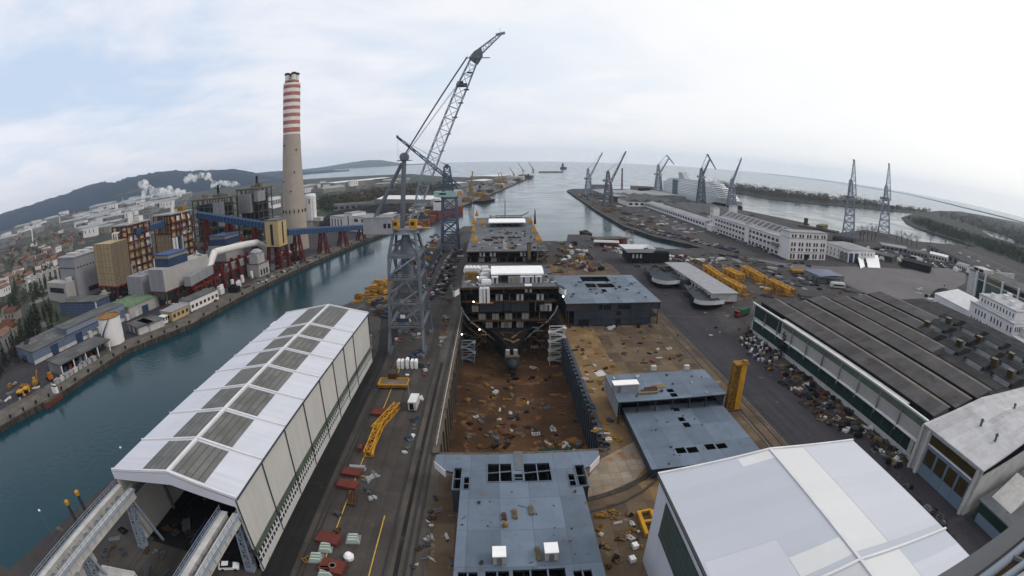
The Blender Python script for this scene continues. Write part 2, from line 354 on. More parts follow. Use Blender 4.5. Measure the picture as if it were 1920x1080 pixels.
def sky():
    nt = W.node_tree; N = nt.nodes; L = nt.links; bg = N['Background']
    sk = N.new('ShaderNodeTexSky'); sk.sky_type = 'NISHITA'; sk.sun_disc = False; sk.sun_elevation = SUN_EL; sk.sun_rotation = SUN_AZ
    sk.dust_density = 2.0
    tc = N.new('ShaderNodeTexCoord'); d = tc.outputs['Generated']
    sx = N.new('ShaderNodeSeparateXYZ'); L.new(d, sx.inputs[0])
    # flatten the dome so clouds bunch towards the horizon
    ad = N.new('ShaderNodeMath'); ad.operation = 'ADD'; L.new(sx.outputs[2], ad.inputs[0]); ad.inputs[1].default_value = .16
    dv = N.new('ShaderNodeVectorMath'); dv.operation = 'DIVIDE'; L.new(d, dv.inputs[0])
    cb = N.new('ShaderNodeCombineXYZ')
    for i in range(3): L.new(ad.outputs[0], cb.inputs[i])
    L.new(cb.outputs[0], dv.inputs[1])
    n = N.new('ShaderNodeTexNoise'); n.inputs['Scale'].default_value = .95; n.inputs['Detail'].default_value = 7; n.inputs['Roughness'].default_value = .56; n.inputs['Distortion'].default_value = .35; L.new(dv.outputs[0], n.inputs['Vector'])
    mr = N.new('ShaderNodeMapRange'); mr.interpolation_type = 'SMOOTHSTEP'; L.new(n.outputs['Fac'], mr.inputs[0]); mr.inputs[1].default_value = .37; mr.inputs[2].default_value = .62
    ng = N.new('ShaderNodeTexNoise'); ng.inputs['Scale'].default_value = 2.1; ng.inputs['Detail'].default_value = 6; L.new(dv.outputs[0], ng.inputs['Vector'])
    mg = N.new('ShaderNodeMapRange'); L.new(ng.outputs['Fac'], mg.inputs[0]); mg.inputs[1].default_value = .48; mg.inputs[2].default_value = .7; mg.inputs[4].default_value = .55
    # thin cloud brighter towards the hidden sun
    dt = N.new('ShaderNodeVectorMath'); dt.operation = 'DOT_PRODUCT'; L.new(d, dt.inputs[0])
    dt.inputs[1].default_value = (sin(SUN_AZ)*cos(SUN_EL), cos(SUN_AZ)*cos(SUN_EL), sin(SUN_EL))
    m2 = N.new('ShaderNodeMapRange'); L.new(dt.outputs['Value'], m2.inputs[0]); m2.inputs[1].default_value = -.4; m2.inputs[2].default_value = .6
    def mix(f, a, b):
        x = N.new('ShaderNodeMix'); x.data_type = 'RGBA'
        if isinstance(f, float): x.inputs[0].default_value = f
        else: L.new(f, x.inputs[0])
        for s, v in ((x.inputs[6], a), (x.inputs[7], b)):
            if isinstance(v, tuple): s.default_value = (*v, 1)
            else: L.new(v, s)
        return x.outputs[2]
    K = 10.0
    blue = (.62*K, .75*K, .94*K); white = (.92*K, .94*K, 1.02*K); grey = (.68*K, .74*K, .89*K); hot = (1.16*K, 1.14*K, 1.11*K); low = (1.0*K, .95*K, 1.0*K)
    base = mix(mr.outputs[0], blue, mix(mg.outputs[0], white, grey))
    hz = N.new('ShaderNodeMapRange'); L.new(sx.outputs[2], hz.inputs[0]); hz.inputs[1].default_value = .16; hz.inputs[2].default_value = .0; hz.inputs[3].default_value = 0; hz.inputs[4].default_value = .75
    base = mix(hz.outputs[0], base, low)
    base = mix(m2.outputs[0], base, hot)
    out = mix(.9, sk.outputs[0], base)
    L.new(out, bg.inputs['Color']); bg.inputs['Strength'].default_value = .1
sky()
sl = bpy.data.lights.new('sun', 'SUN'); sl.energy = 1.3; sl.angle = radians(11); sl.color = (1, .95, .88)
so = bpy.data.objects.new('sun', sl); COL.objects.link(so)
so.rotation_euler = Vector((-sin(SUN_AZ)*cos(SUN_EL), -cos(SUN_AZ)*cos(SUN_EL), -sin(SUN_EL))).to_track_quat('-Z', 'Y').to_euler()
so.location = (0, 0, 200)
S.view_settings.view_transform = 'Standard'; S.view_settings.look = 'None'; S.view_settings.exposure = 0; S.view_settings.gamma = 1
S.render.engine = 'CYCLES'; S.cycles.max_bounces = 6; S.cycles.diffuse_bounces = 1; S.cycles.volume_bounces = 2
S.cycles.use_denoising = True
# ================================================================ SETTING: land, water, hills, air
def struct(o, label=None): return tag(o, label, None, kind='structure')
WZ = -2.2
DX0, DX1, DY0, DY1, DZ = -13.8, 25.2, 96.5, 388.0, -10.5   # dry dock
w = MB()
BIG = 14000
for x0, x1, y0, y1 in ((-BIG, DX0, -200, BIG), (DX1, BIG, -200, BIG), (DX0, DX1, DY1, BIG), (DX0, DX1, -200, DY0)):
    w.quad((x0,y0,WZ),(x1,y0,WZ),(x1,y1,WZ),(x0,y1,WZ))
struct(w.build('water', 'water'), 'teal harbour water fading to pale blue sea')
# the yard and the outer pier, one slab with the dock cut out
shore_left = [(-112,-150), (-101,28), (-98,44), (-72,216), (-64,231), (-58,312), (-47,399), (-30,480), (DX0,480), (DX0,DY0), (DX1,DY0), (DX1,388)]
pier = [(57,388), (63,422), (80,421), (88,400), (100,350), (144,356), (163,360)]
quay = [G(1318,466), G(1290,458), G(1230,445), G(1170,425), G(1120,396), G(1085,372), G(1063,357), G(1075,354), G(1235,356), G(1262,366)]
east = [(352,850), (385,700), (420,560), G(1500,417), G(1540,430), G(1575,436), G(1620,431), G(1677,440), G(1715,452), G(1790,459), G(1816,462), (900,430), (1400,380), (1400,-150)]
land = shore_left + pier + [(1400,380),(1400,-150)]
struct(MB().prism([(163,360)] + quay[1:] + east[:-2] + [(1400,380)], -12, 0, 1, 0).build('ground', ['pier_ground', 'quay_face']), 'grey outer pier ground with a long quay edge')
struct(MB().prism(land, -12, 0, 1, 0).build('ground', ['pier_ground', 'quay_face']), 'grey shipyard ground with concrete quay edges')
NSH = [0]
def sheet(name, poly, z, m, label):
    NSH[0] += 1; z = NSH[0]*.005 if z >= 0 else z
    return struct(MB().quad(*[(x, y, z) for x, y in poly]).build(name, m), label)
sheet('road', [(-42,-60), (-42,160), (-56,235), (-46,330), (-30,440), (-26,440), (-37.5,330), (-37.5,160), (-35.5,-60)], .004, 'asphalt_dark', 'dark asphalt road beside the white hall')
sheet('path', [(-35.5,-60), (-37.5,160), (-37.5,330), (-27,330), (-19.5,330), (-19.5,-60)], .004, 'strip', 'stained work strip between the road and the rails')
sheet('path', [(-19.5,-60), (-19.5,400), (DX0,400), (DX0,DY0), (-13,DY0), (-12.5,-60)], .004, 'strip_light', 'pale concrete rail bed along the left edge of the dock')
sheet('pavement', [(-12.5,-60), (-13,DY0), (DX1,DY0), (34,70), (36,50), (36,-60)], .004, 'apron', 'rusty brown concrete slabs at the head of the dock')
sheet('pavement', [(DX1,DY0), (DX1,300), (38,300), (38,150), (45,118), (45,98), (42,80), (32,72)], .004, 'apron_yellow', 'yellow brown slab apron along the right edge of the dock')
sheet('pavement', [G(1128,860), G(1240,800), G(1230,850), G(1190,900), G(1100,938), G(1096,905)], .008, 'apron_pale', 'pale rust streaked slab by the dock corner')
sheet('pavement', [(38,300), (38,150), (45,118), (45,98), (60,75), (72,75), (72.5,300)], .004, 'apron', 'brown slab work area right of the dock')
sheet('road', [(72.5,75), (66,20), (40,20), (40,-60), (88,-60), (103,40), (101,60), (92,170), (99,205), (84,330), (70,398), (57,388), (72.5,300)], .004, 'asphalt', 'wide grey asphalt road through the right side of the yard')
sheet('pavement', [G(1550,500), G(1480,495), G(1380,480), G(1560,520), G(1700,590), G(1760,560), G(1810,530), G(1812,500), G(1700,505), G(1620,500)], .004, 'pale_yard', 'pale grey open yard in front of the white building')
sheet('floor', [(-70.6,54),(-42.3,54),(-42.3,150),(-70.6,150)], .004, 'steel_dark', 'dark stained floor inside the white hall')  # dark sheet: the gloom of the hall interior is put into the floor colour
sheet('pavement', [(-90,-20),(-42,-20),(-42,54),(-80,54)], .004, 'strip', 'stained brown grey ground under the crane runways')
# dry dock
d = MB()
d.quad((DX0,DY0,DZ),(DX1,DY0,DZ),(DX1,DY1,DZ),(DX0,DY1,DZ)); struct(d.build('dock_floor', 'mud'), 'rusty brown floor of the dry dock strewn with debris')
d = MB(); d.box(DX0-1.2, DX0+.02, DY0-1, DY1, DZ, .5); d.box(DX0-1.4, DX0+.2, DY0-1, DY1, .5, .75)
for y in range(100, 380, 6): d.box(DX0+.02, DX0+.5, y, y+.8, DZ, .3)
struct(d.build('dock_wall', 'dock_wall'), 'stained concrete left wall of the dry dock')
d = MB(); d.box(DX1, DX1+1, DY0-1, DY1, DZ, .25)
for y in range(97, 385, 3): d.box(DX1-.9, DX1, y, y+1.3, DZ, .1)
struct(d.build('dock_wall', 'pile_wall'), 'blue grey ribbed sheet pile right wall of the dry dock')
d = MB(); d.box(DX0, DX1, DY0-1, DY0, DZ, .2); d.box(DX0, DX1, DY1-2, DY1+.5, DZ, -.5); struct(d.build('dock_wall', 'dock_wall'), 'concrete end walls of the dry dock')
# rails, painted lines
def stripe(name, pts, wd, z, m, label, h=.12):
    b = MB(); z += .085 + NSH[0]*.0001
    for p, q in zip(pts, pts[1:]):
        dx, dy = q[0]-p[0], q[1]-p[1]; l = hypot(dx, dy); nx, ny = -dy/l*wd/2, dx/l*wd/2
        b.prism([(p[0]+nx,p[1]+ny),(q[0]+nx,q[1]+ny),(q[0]-nx,q[1]-ny),(p[0]-nx,p[1]-ny)], z, z+h)
    return struct(b.build(name, m), label)
for i, (x, wd) in enumerate(((-34.9,.35),(-34.0,.45),(-20.0,.3),(-16.4,.5),(-15.1,.4))):
    stripe('crane_rail', [(x,-60),(x-.6 if i < 2 else x,160),(x-1.8 if i < 2 else x-.3,330)], wd, .01, 'rail_iron', 'dark steel crane rail set in the concrete', .05)
stripe('path', [(-17.9,-60),(-17.9,150)], .8, .012, 'asphalt_dark', 'dark cable trench cover beside the crane rails', .01)
for pts in ([(-31.2,-60),(-31.2,150)], [(-22.6,-60),(-22.4,73)], [(-31.2,86),(-27.5,86)]):
    stripe('road_line', pts, .22, .012, 'line_yellow', 'yellow painted line on the work strip', .01)
for x in (67.2, 70.2): stripe('crane_rail', [(x,60),(x+.6,210),(63.4 if x < 69 else 66.4,395)], .35, .012, 'rail_iron', 'crane rail right of the dock', .05)
for x in (66.2, 71.4): stripe('path', [(x,60),(x+.6,210),(62 if x < 69 else 67.6,395)], .5, .01, 'quay_stone', 'pale concrete rail kerb right of the dock', .06)
stripe('road_line', [G(1240,592), G(1415,598)], .5, .012, 'quay_stone', 'pale line across the grey road', .01)
# curved kerbs by the dock corner
for rr, ww in ((0, 1.2), (4, .5)):
    pts = [G(px, py + rr*6) for px, py in ((1098,938),(1130,930),(1170,917),(1205,898),(1232,876))]
    stripe('kerb', pts, ww, .012, 'strip', 'curved concrete kerb at the dock corner', .12)
# left bank
bank = [(-170,-150), G(0,800), G(120,733), G(240,655), G(360,607), G(480,542), G(580,495), G(680,452), G(740,431), G(790,413), G(830,398), G(880,381), G(925,362), G(965,345), G(1000,331), G(985,329)]
back = [G(930,335), G(830,331), G(770,326), G(700,329), (-2600,3300), (-9000,4200), (-12000,2000), (-9000,-150)]
struct(MB().prism(bank + back, -6, 0, 1, 0).build('ground', ['town_ground', 'quay_face']), 'flat far bank with quay, works and town')
off = lambda p, n: (p[0]-n, p[1])
sheet('pavement', bank[:10] + [off(p, 15) for p in bank[:10]][::-1], .004, 'quay_stone', 'pale stone quay along the power plant')
sheet('pavement', [off(p, 15) for p in bank[:10]] + [off(p, 105) for p in bank[:10]][::-1], .006, 'asphalt', 'grey paved grounds of the power plant')
sheet('pavement', bank[10:14] + [off(p, 90) for p in bank[10:14]][::-1], .004, 'pale_yard', 'long pale far quay')
b = MB()
for p, q in zip(bank[1:10], bank[2:11]): b.bar((p[0]-.4,p[1],.15), (q[0]-.4,q[1],.15), .8, .34)
struct(b.build('kerb', 'quay_stone'), 'stone coping along the far quay')
b = MB()
for p, q in zip(quay[:7], quay[1:8]): b.bar((p[0]+.4,p[1],.2), (q[0]+.4,q[1],.2), 1.2, .44)
struct(b.build('kerb', 'quay_stone'), 'stone coping along the outer pier')
# river land on the right, island, sand spit, meadow
rl = [G(1690,407), G(1700,418), G(1722,428), G(1760,440), G(1800,452), G(1815,458), G(1850,470), G(1890,487), (1500,420), (6000,600), (6000,2200), G(1850,405), G(1800,396), G(1760,395), G(1720,398)]
struct(MB().prism(rl, -5, -.6).build('ground', 'soil'), 'flat wooded river land on the right')
struct(MB().quad(*[(*q, -.55) for q in ([G(1840,432,-.5), G(1870,437,-.5), G(1905,452,-.5), G(1900,456,-.5), G(1860,444,-.5)])]).build('water', 'water'), 'pale creek between the trees')
isl = [G(1335,349), G(1360,357), G(1440,372), G(1520,381), G(1600,388), G(1660,394), G(1700,398), G(1740,400), G(1740,395), G(1660,384), G(1560,373), G(1440,357), G(1360,347)]
struct(MB().prism(isl, -5, -.8).build('ground', 'soil'), 'low wooded island across the water')
sp = [G(1440,326.5), G(1530,337), G(1600,347.5), G(1700,364), G(1800,388), G(1920,418)]
spit = MB().prism(sp + [(p[0]*1.06+40, p[1]*1.06) for p in sp][::-1], -4, 3)
struct(spit.build('ground', 'hill_far'), 'thin dark sand spit far out on the sea')
mole = MB().prism([G(1010,323), G(1055,323), G(1057,321.5), G(1010,321.5)], -4, 1.5); struct(mole.build('ground', 'quay_stone'), 'thin breakwater at the harbour mouth')
def ridge(name, prof, dist, depth, m, label, rough=.035, seed=1):
    r = random.Random(seed); b = MB(); rows = 12; n = len(prof)*7
    pts = []
    for i in range(n):
        t = i/(n-1)*(len(prof)-1); j = min(int(t), len(prof)-2); u = t-j; u = u*u*(3-2*u)
        pts.append((prof[j][0]*(1-u)+prof[j+1][0]*u, prof[j][1]*(1-u)+prof[j+1][1]*u))
    for k in range(rows+1):
        s = k/rows
        for i, (px, py) in enumerate(pts):
            x, y, z = AZ(px, py, dist)
            q = sin(min(1, s/.62)*pi/2)**1.4 if s < .62 else cos((s-.62)/.38*pi/2)
            sc = (dist + depth*(s-.62))/dist
            zz = max(z, 5)*q*(1 + (r.uniform(-rough, rough) if .05 < s < .6 else r.uniform(-.015, .015))) - (30 if s in (0, 1) else 0)
            b.v.append((x*sc, y*sc, zz))
    for k in range(rows):
        for i in range(n-1): b.f.append((k*n+i, k*n+i+1, (k+1)*n+i+1, (k+1)*n+i)); b.k.append(0)
    return struct(b.build(name, m, smooth=True), label)
ridge('hills', [(-60,440),(0,402),(30,392),(60,384),(90,373),(120,365),(150,352),(195,341),(215,342),(240,333),(280,325),(330,319),(360,321),(395,319),(440,317),(470,322),(500,329),(530,337)], 4200, 2400, 'hill', 'dark wooded hills behind the town', seed=3)
ridge('hills', [(400,338),(450,328),(500,322),(560,318),(590,321),(625,318),(655,328)], 6200, 1800, 'hill', 'lower wooded headland right of the chimney', seed=5)
ridge('hills', [(480,325),(560,318),(600,314),(625,310),(660,304),(690,300),(715,300),(740,304),(775,310),(800,313)], 10500, 2500, 'hill_far', 'pale blue far hills beyond the bay', .02, seed=7)
# air
hz = MB().box(-9800, 9800, -400, 13300, -14, 330)
def haze():
    m = bpy.data.materials.new('haze'); m.use_nodes = True; nt = m.node_tree; N = nt.nodes; N.clear()
    o = N.new('ShaderNodeOutputMaterial'); v = N.new('ShaderNodeVolumePrincipled'); v.inputs['Density'].default_value = 6e-5
    v.inputs['Color'].default_value = (.68,.83,1.0,1); v.inputs['Anisotropy'].default_value = .2
    nt.links.new(v.outputs[0], o.inputs['Volume']); M['haze'] = m
haze()
tag(hz.build('haze', 'haze'), 'thin blue haze over the harbour and hills', None, kind='stuff')
# ================================================================ LEFT YARD: hall, runways, cranes
# -- white hall with skylights
hx0, hx1, hy0, hy1, ez, rz_, rx = -71.0, -41.9, 53.6, 150.6, 17.4, 20.0, -55.2
hall = thing('industrial_hall', 'long white gabled hall with grey rooflight panels and an open dark end', 'hall', (rx, 102, 0))
NB = 8; ys = [hy0 + (hy1-hy0)*i/NB for i in range(NB+1)]
ys = [53.6, 65.5, 77.5, 89.0, 100.5, 111.5, 121.5, 131.5, 150.6]
b = MB(); t = .35
b.add([(hx0-.6,hy0,ez-.2),(rx,hy0,rz_),(rx,hy1,rz_),(hx0-.6,hy1,ez-.2),(hx0-.6,hy0,ez-.2-t),(rx,hy0,rz_-t),(rx,hy1,rz_-t),(hx0-.6,hy1,ez-.2-t)],[(0,1,2,3),(7,6,5,4),(0,4,5,1),(2,6,7,3),(3,7,4,0)])
b.add([(hx1+.5,hy0,ez-.2),(rx,hy0,rz_),(rx,hy1,rz_),(hx1+.5,hy1,ez-.2),(hx1+.5,hy0,ez-.2-t),(rx,hy0,rz_-t),(rx,hy1,rz_-t),(hx1+.5,hy1,ez-.2-t)],[(3,2,1,0),(4,5,6,7),(1,5,4,0),(3,7,6,2),(0,4,7,3)])
b.add([(hx0-.3,hy0-.25,ez-.3),(rx,hy0-.25,rz_-.05),(hx1+.3,hy0-.25,ez-.3),(hx1+.3,hy0-.25,ez-1.9),(rx,hy0-.25,rz_-2.4),(hx0-.3,hy0-.25,ez-1.9)],[(5,4,1,0),(4,3,2,1)])
hr = b.build('roof', 'hall_roof', hall, w=True)
sl_ = lambda x: rz_ - (abs(x-rx)/(rx-hx0+.6))*(rz_-ez+.2) if x < rx else rz_ - (abs(x-rx)/(hx1+.5-rx))*(rz_-ez+.2)
for i in range(NB):
    for sx in (-1, 1):
        x0, x1 = rx + sx*.55, rx + sx*7.3; y0, y1 = ys[i]+.7, ys[i+1]-.8
        if i == 0 : y0 += .3
        b = MB(); z = .05
        p = [(x0,y0,sl_(x0)+z),(x1,y0,sl_(x1)+z),(x1,y1,sl_(x1)+z),(x0,y1,sl_(x0)+z)]
        if sx < 0: p = p[::-1]
        b.quad(*p); b.quad(*[(q[0],q[1],q[2]-.12) for q in p][::-1])
        for k in range(4): a, c = p[k], p[(k+1)%4]; b.quad((a[0],a[1],a[2]-.12),(c[0],c[1],c[2]-.12),c,a)
        o = b.build('rooflight', 'skylight', hr); o.location = (-hall.location[0], -hall.location[1], -hall.location[2])
b = MB()
for y in ys:
    yy = min(max(y, hy0+.25), hy1-.25)
    b.bar((hx0-.6,yy,ez-.05),(rx,yy,rz_+.16),.35,.3); b.bar((rx,yy,rz_+.16),(hx1+.5,yy,ez-.05),.35,.3)
b.bar((rx,hy0,rz_+.12),(rx,hy1,rz_+.12),.7,.25)
o = b.build('roof_trim', 'white', hr); o.location = tuple(-c for c in hall.location)
b = MB(); b.box(hx1-.3,hx1,hy0,hy1,5.6,ez-.4); b.box(hx1-.25,hx1+.1,hy0,hy1,0,1.6); b.box(hx0,hx0+.3,hy0,hy1,0,ez-.5); b.box(hx0,hx1,hy1-.3,hy1,0,ez-.3)
b.add([(hx0,hy1,ez-.3),(hx1,hy1,ez-.3),(rx,hy1,rz_-.4)],[(0,1,2)])
wl = b.build('wall', 'hall_wall', hall, w=True)
b = MB(); b.box(hx1-.28,hx1-.05,hy0,hy1,3.9,5.6); o = b.build('wall_band', 'green_pane', wl); o.location = tuple(-c for c in hall.location)
for i in range(NB):
    y0, y1 = ys[i], ys[i+1]
    b = MB(); b.box(hx1-.3,hx1-.1,y0+.3,y1-.3,1.6,3.9,0)
    n = int((y1-y0)/1.25)
    for k in range(n+1):
        yy = y0+.3+(y1-y0-.6)*k/n; b.box(hx1-.1,hx1+.05,yy-.14,yy+.14,1.6,3.9,1)
    b.box(hx1-.1,hx1+.05,y0+.3,y1-.3,2.7,2.85,1)
    o = b.build('window', ['glass_dark','white'], wl); o.location = tuple(-c for c in hall.location)
b = MB()
for y in ys: b.tube((hx1+.18,max(y,hy0+.2),.3),(hx1+.18,max(y,hy0+.2),ez-.5),.12,n=6)
b.bar((hx1+.62,hy0,ez-.35),(hx1+.62,hy1,ez-.35),.25,.3)
b.build('downpipe', 'crane_dark', hall, w=True)
b = MB()
for y in ys[1:-1]:
    b.bar((hx0+1.2,y,0),(hx0+1.2,y,ez-1),.6); b.bar((hx1-1.4,y,0),(hx1-1.4,y,ez-1),.6)
    b.bar((hx0+1.2,y,ez-1.2),(rx,y,rz_-1),.35,.6); b.bar((rx,y,rz_-1),(hx1-1.4,y,ez-1.2),.35,.6)
b.box(hx0+1.8,hx0+2.4,hy0,hy1-1,11.4,12.2); b.box(hx1-2.4,hx1-1.8,hy0,hy1-1,11.4,12.2)
b.build('frame', 'grey_mid', hall, w=True)
b = MB(); b.box(hx0-2.2,hx0-.05,hy1-11,hy1-7,ez-2.2,ez-.9); b.build('vent', 'white', hall, w=True)
# low annex behind the hall
an = thing('shed', 'low pale flat shed behind the white hall at the water', 'shed', (-53, 156, 0))
b = MB(); b.cb(-52.5,157.5,0,16,9,5); b.build('wall','hall_wall',an,w=True); b = MB(); b.cb(-52.5,157.5,5,16.6,9.6,.4); b.build('roof','grey_light',an,w=True)
for k in range(4): b = MB(); b.cb(-44.45,154.6+k*1.9,2,.1,1.2,1.4); b.build('window','glass_dark',an,w=True)
# -- overhead crane runways in front of the hall
def runway(x, y0, y1, label, legs, wide):
    t = thing('crane_runway', label, 'crane runway', (x, hy0, 0))
    for s in (-1, 1):
        b = MB(); xx = x + s*wide/2
        b.box(xx-.3,xx+.3,y0,y1,12.2,13.9,0); b.box(xx-.55,xx+.55,y0,y1,13.9,14.1); b.box(xx-.45,xx+.45,y0,y1,12.0,12.2)
        for k in range(int((y1-y0)/2.2)): b.box(xx-.5,xx+.5,y0+k*2.2,y0+k*2.2+.12,12.2,13.9)
        b.build('beam', 'white_dirty', t, w=True)
    b = MB()
    for k in range(int((y1-y0)/2)):
        a = y0+k*2; s = 1 if k % 2 else -1
        b.bar((x-s*wide/2,a,13.0),(x+s*wide/2,a+2,13.0),.16); b.bar((x-wide/2,a,13.0),(x+wide/2,a,13.0),.16)
    b.build('bracing', 'crane_pale', t, w=True)
    b = MB()
    for s in (-1, 1):
        xx = x + s*(wide/2+.75)
        for zz in (14.2, 14.75, 15.2): b.bar((xx,y0,zz),(xx,y1,zz),.07)
        for k in range(int((y1-y0)/1.6)+1): b.bar((xx,y0+k*1.6,14),(xx,y0+k*1.6,15.2),.07)
        b.box(xx-.35,xx+.35,y0,y1,13.95,14.05)
    b.build('handrail', 'crane_pale', t, w=True)
    for y in legs:
        b = MB()
        b.truss((x-wide/2+.4,y-1.5,0),(x-.2,y,12.1),1.5,1.2,9,.2); b.bar((x+wide/2+.5,y+2.0,0),(x+.3,y,12.1),.5)
        b.box(x-wide/2-.5,x-wide/2+1.3,y-2.4,y-.6,0,.9)
        b.build('leg', 'crane_pale', t, w=True)
    return t
runway(-69.0, 1, hy0+.0, 'white latticed crane runway beam running out of the hall beside the water', (53.2, 36, 20, 5), 3.4)
runway(-43.6, 1, hy0-.2, 'white latticed crane runway beam on the landward side of the hall mouth', (55.0, 36, 20, 5), 2.2)
for (x, y, rzz) in ((-73.6, 36, .1),):
    t = thing('cabin', 'small white corrugated cabin beside the crane runway', 'cabin', (x, y, 0), rzz)
    b = MB(); b.box(-2.2,2.2,-3,3,6,8.4); b.build('wall','white_dirty',t); b = MB(); b.box(-2.5,2.5,-3.3,3.3,8.4,8.65)
    for k in range(7): b.box(-2.5,2.5,-3.1+k*.95,-2.8+k*.95,8.65,8.75)
    b.build('roof','white',t)
    b = MB()
    for sx in (-1,1):
        for sy in (-1,1): b.bar((sx*1.9,sy*2.7,0),(sx*1.9,sy*2.7,6),.3)
    each(b,'leg','crane_pale',t)
    b = MB(); b.box(2.2,2.25,-.5,.5,6,8); b.build('door','grey_mid',t)
# stacked steel inside and at the mouth of the hall
r = random.Random(4)
stk = []
for (x, y, n, L_, m, lab) in ((-60,44,5,7,'crane_dark','grey steel sections stacked on the ground before the open hall'),(-57,37,6,8,'grey_mid','low stack of grey steel bars near the photo bottom edge'),(-66,66,5,14,'steel_dark','dark pipes stacked inside the hall mouth'),(-58,60,6,9,'container_blue','blue grey plates stacked inside the open hall')):
    t = thing('steel_stack', lab, 'steel stack', (x, y, 0), r.uniform(-.3,.3))
    for k in range(n):
        b = MB(); b.box(-1.6+k*.62,-1.2+k*.62,-L_/2+r.uniform(-.5,.5),L_/2+r.uniform(-.5,.5),.25,.5+r.uniform(0,.4)); b.build('beam', m, t)
    
    for u in (-1,1): b = MB(); b.box(-2,2,u*L_/3,u*L_/3+.3,0,.25); b.build('bearer','timber',t)
t = thing('work_platform', 'white steel work frame with zigzag braces under the near runway', 'platform', (-66, 38, 0), .2)
b = MB(); b.truss((-4,0,4),(4,0,4),3,3,5,.25); b.build('frame','white',t)
b = MB(); b.box(-4,4,-1.5,1.5,5.6,5.75); b.build('deck','white_dirty',t)
b = MB()
for sx in (-3.5,3.5):
    for sy in (-1.3,1.3): b.bar((sx,sy,0),(sx,sy,2.6),.3)
each(b,'leg','crane_pale',t)
# channel lamps
for px, py, zz in ((74,958,9),(226,840,5)):
    p = AZ(px, py, hypot(*G(px, py, zz)))
    t = thing('lamp_post', 'thin lamp post standing at the water beside the runway' if zz == 9 else 'small white channel light above the water behind the hall', 'lamp', (p[0], p[1], WZ))
    b = MB(); b.tube((0,0,0),(0,0,zz-WZ),.09,.06,6); b.build('pole','grey_mid',t); b = MB(); b.cb(0,0,zz-WZ,.55,.4,.3); b.build('lamp_head','white_bright',t)
for i, (px, py) in enumerate(((124,940),(143,922))):
    p = G(px, py, 8); t = thing('beacon_post', 'yellow drum beacon on a thin post at the quay, the %s of the pair' % ('nearer','farther')[i], 'beacon', (p[0], p[1], WZ), group='yellow quay beacons')
    b = MB(); b.truss((0,0,0),(0,0,9.2),.8,.4,7,.08); b.build('mast','crane_dark',t); b = MB(); b.lathe([(.1,9.2),(.55,9.4),(.6,10.3),(.2,10.6)],10); b.build('lantern','yellow',t)
# ---------------------------------------------------------------- cars
def car_proto(name, paint, label):
    t = thing(name, label, 'car')
    prof = [(-2.05,.35),(-2.1,.75),(-1.9,.92),(-1.15,.98),(1.0,.98),(1.85,.86),(2.1,.7),(2.08,.35)]
    b = MB(); n = len(prof)
    b.loft([[(s*(.82 if abs(p[0])<1.9 else .74), p[0], p[1]) for p in prof] for s in (-1, 1)][::1]); b.build('body', paint, t)
    b = MB(); b.loft([[(-.76,-1.75,.95),(.76,-1.75,.95),(.76,.95,.97),(-.76,.95,.97)],[(-.62,-1.25,1.4),(.62,-1.25,1.4),(.62,.15,1.42),(-.62,.15,1.42)]]); b.build('windows','glass_dark',t)
    b = MB(); b.box(-.6,.6,-1.22,.12,1.4,1.46); b.build('roof', paint, t)
    for sx in (-1,1):
        for sy in (-1.3,1.3):
            b = MB(); b.tube((sx*.66,sy,.32),(sx*.85,sy,.32),.32,n=10); b.build('wheel','tyre',t)
        b = MB(); b.cb(sx*.55,2.09,.6,.35,.06,.14); b.build('headlight','white_bright',t)
    return t
white_car = car_proto('car', 'white_bright', 'white hatchback car parked below the landward runway of the hall')
p = G(431,1066); white_car.location = (p[0], p[1], 0); white_car.rotation_euler.z = -1.25
CARS = [Kind(car_proto('parked_car', m, '')) for m in ('white', 'grey_light', 'cloth_blue', 'red', 'crane_dark', 'grey_mid')]
for k_, w_ in zip(CARS, ('white','pale grey','dark blue','red','charcoal','mid grey')): k_.word = w_
# ---------------------------------------------------------------- main slewing crane
def ring(b, c, r, z0, z1, n=24): b.lathe([(r*.6,z0),(r,z0),(r,z1),(r*.6,z1)], n, c)
cx, cy = -30.9, 168.5
C1 = thing('tower_crane', 'tall grey luffing crane with long lattice jib on a four legged portal', 'crane', (cx, cy, 0))
foot = [(-6.1,-10),(6.1,-10),(6.1,10),(-6.1,10)]; top = [(-5.2,-6.0),(5.0,-6.0),(5.0,6.0),(-5.2,6.0)]
def leg_at(i, z): u = min(1, z/33); f, g = foot[i], top[i]; return (f[0]+(g[0]-f[0])*u, f[1]+(g[1]-f[1])*u, z)
for i in range(4):
    b = MB(); b.bar(leg_at(i,1.5), leg_at(i,33), .8, .8); f = foot[i]
    b.cb(f[0], f[1], 0, 1.1, 5.5, 1.6); b.bar((f[0], f[1]-2.4 if i < 2 else f[1]+2.4, 1.5), leg_at(i, 8), .7); b.build('leg', 'crane_grey', C1)
for z0, z1 in ((9, 17), (17, 25.5), (25.5, 33)):
    b = MB()
    for i in range(4):
        j = (i+1) % 4; A, B_, C_, D = leg_at(i,z0), leg_at(j,z0), leg_at(i,z1), leg_at(j,z1)
        mid = tuple((C_[k]+D[k])/2 for k in range(3))
        b.bar(A, B_, .5, .7); b.bar(A, mid, .32); b.bar(B_, mid, .32)
    b.build('bracing', 'crane_grey', C1)
b = MB()
for i in range(4): b.bar(leg_at(i,33), leg_at((i+1)%4,33), .8, 1.0)
b.box(-5.3,5.2,-6.2,6.2,33.2,33.45); b.build('platform','crane_grey',C1)
b = MB()
for i in range(4):
    q = leg_at(i,33); b.bar(q, (q[0]*.75,q[1]*.55,40.4), .8)
    b.bar((q[0]*.85,q[1]*.8,36.5), (0,0,38.5), .4); b.bar(q, (0,0,39.5), .45)
b.build('cone_frame','crane_grey',C1)
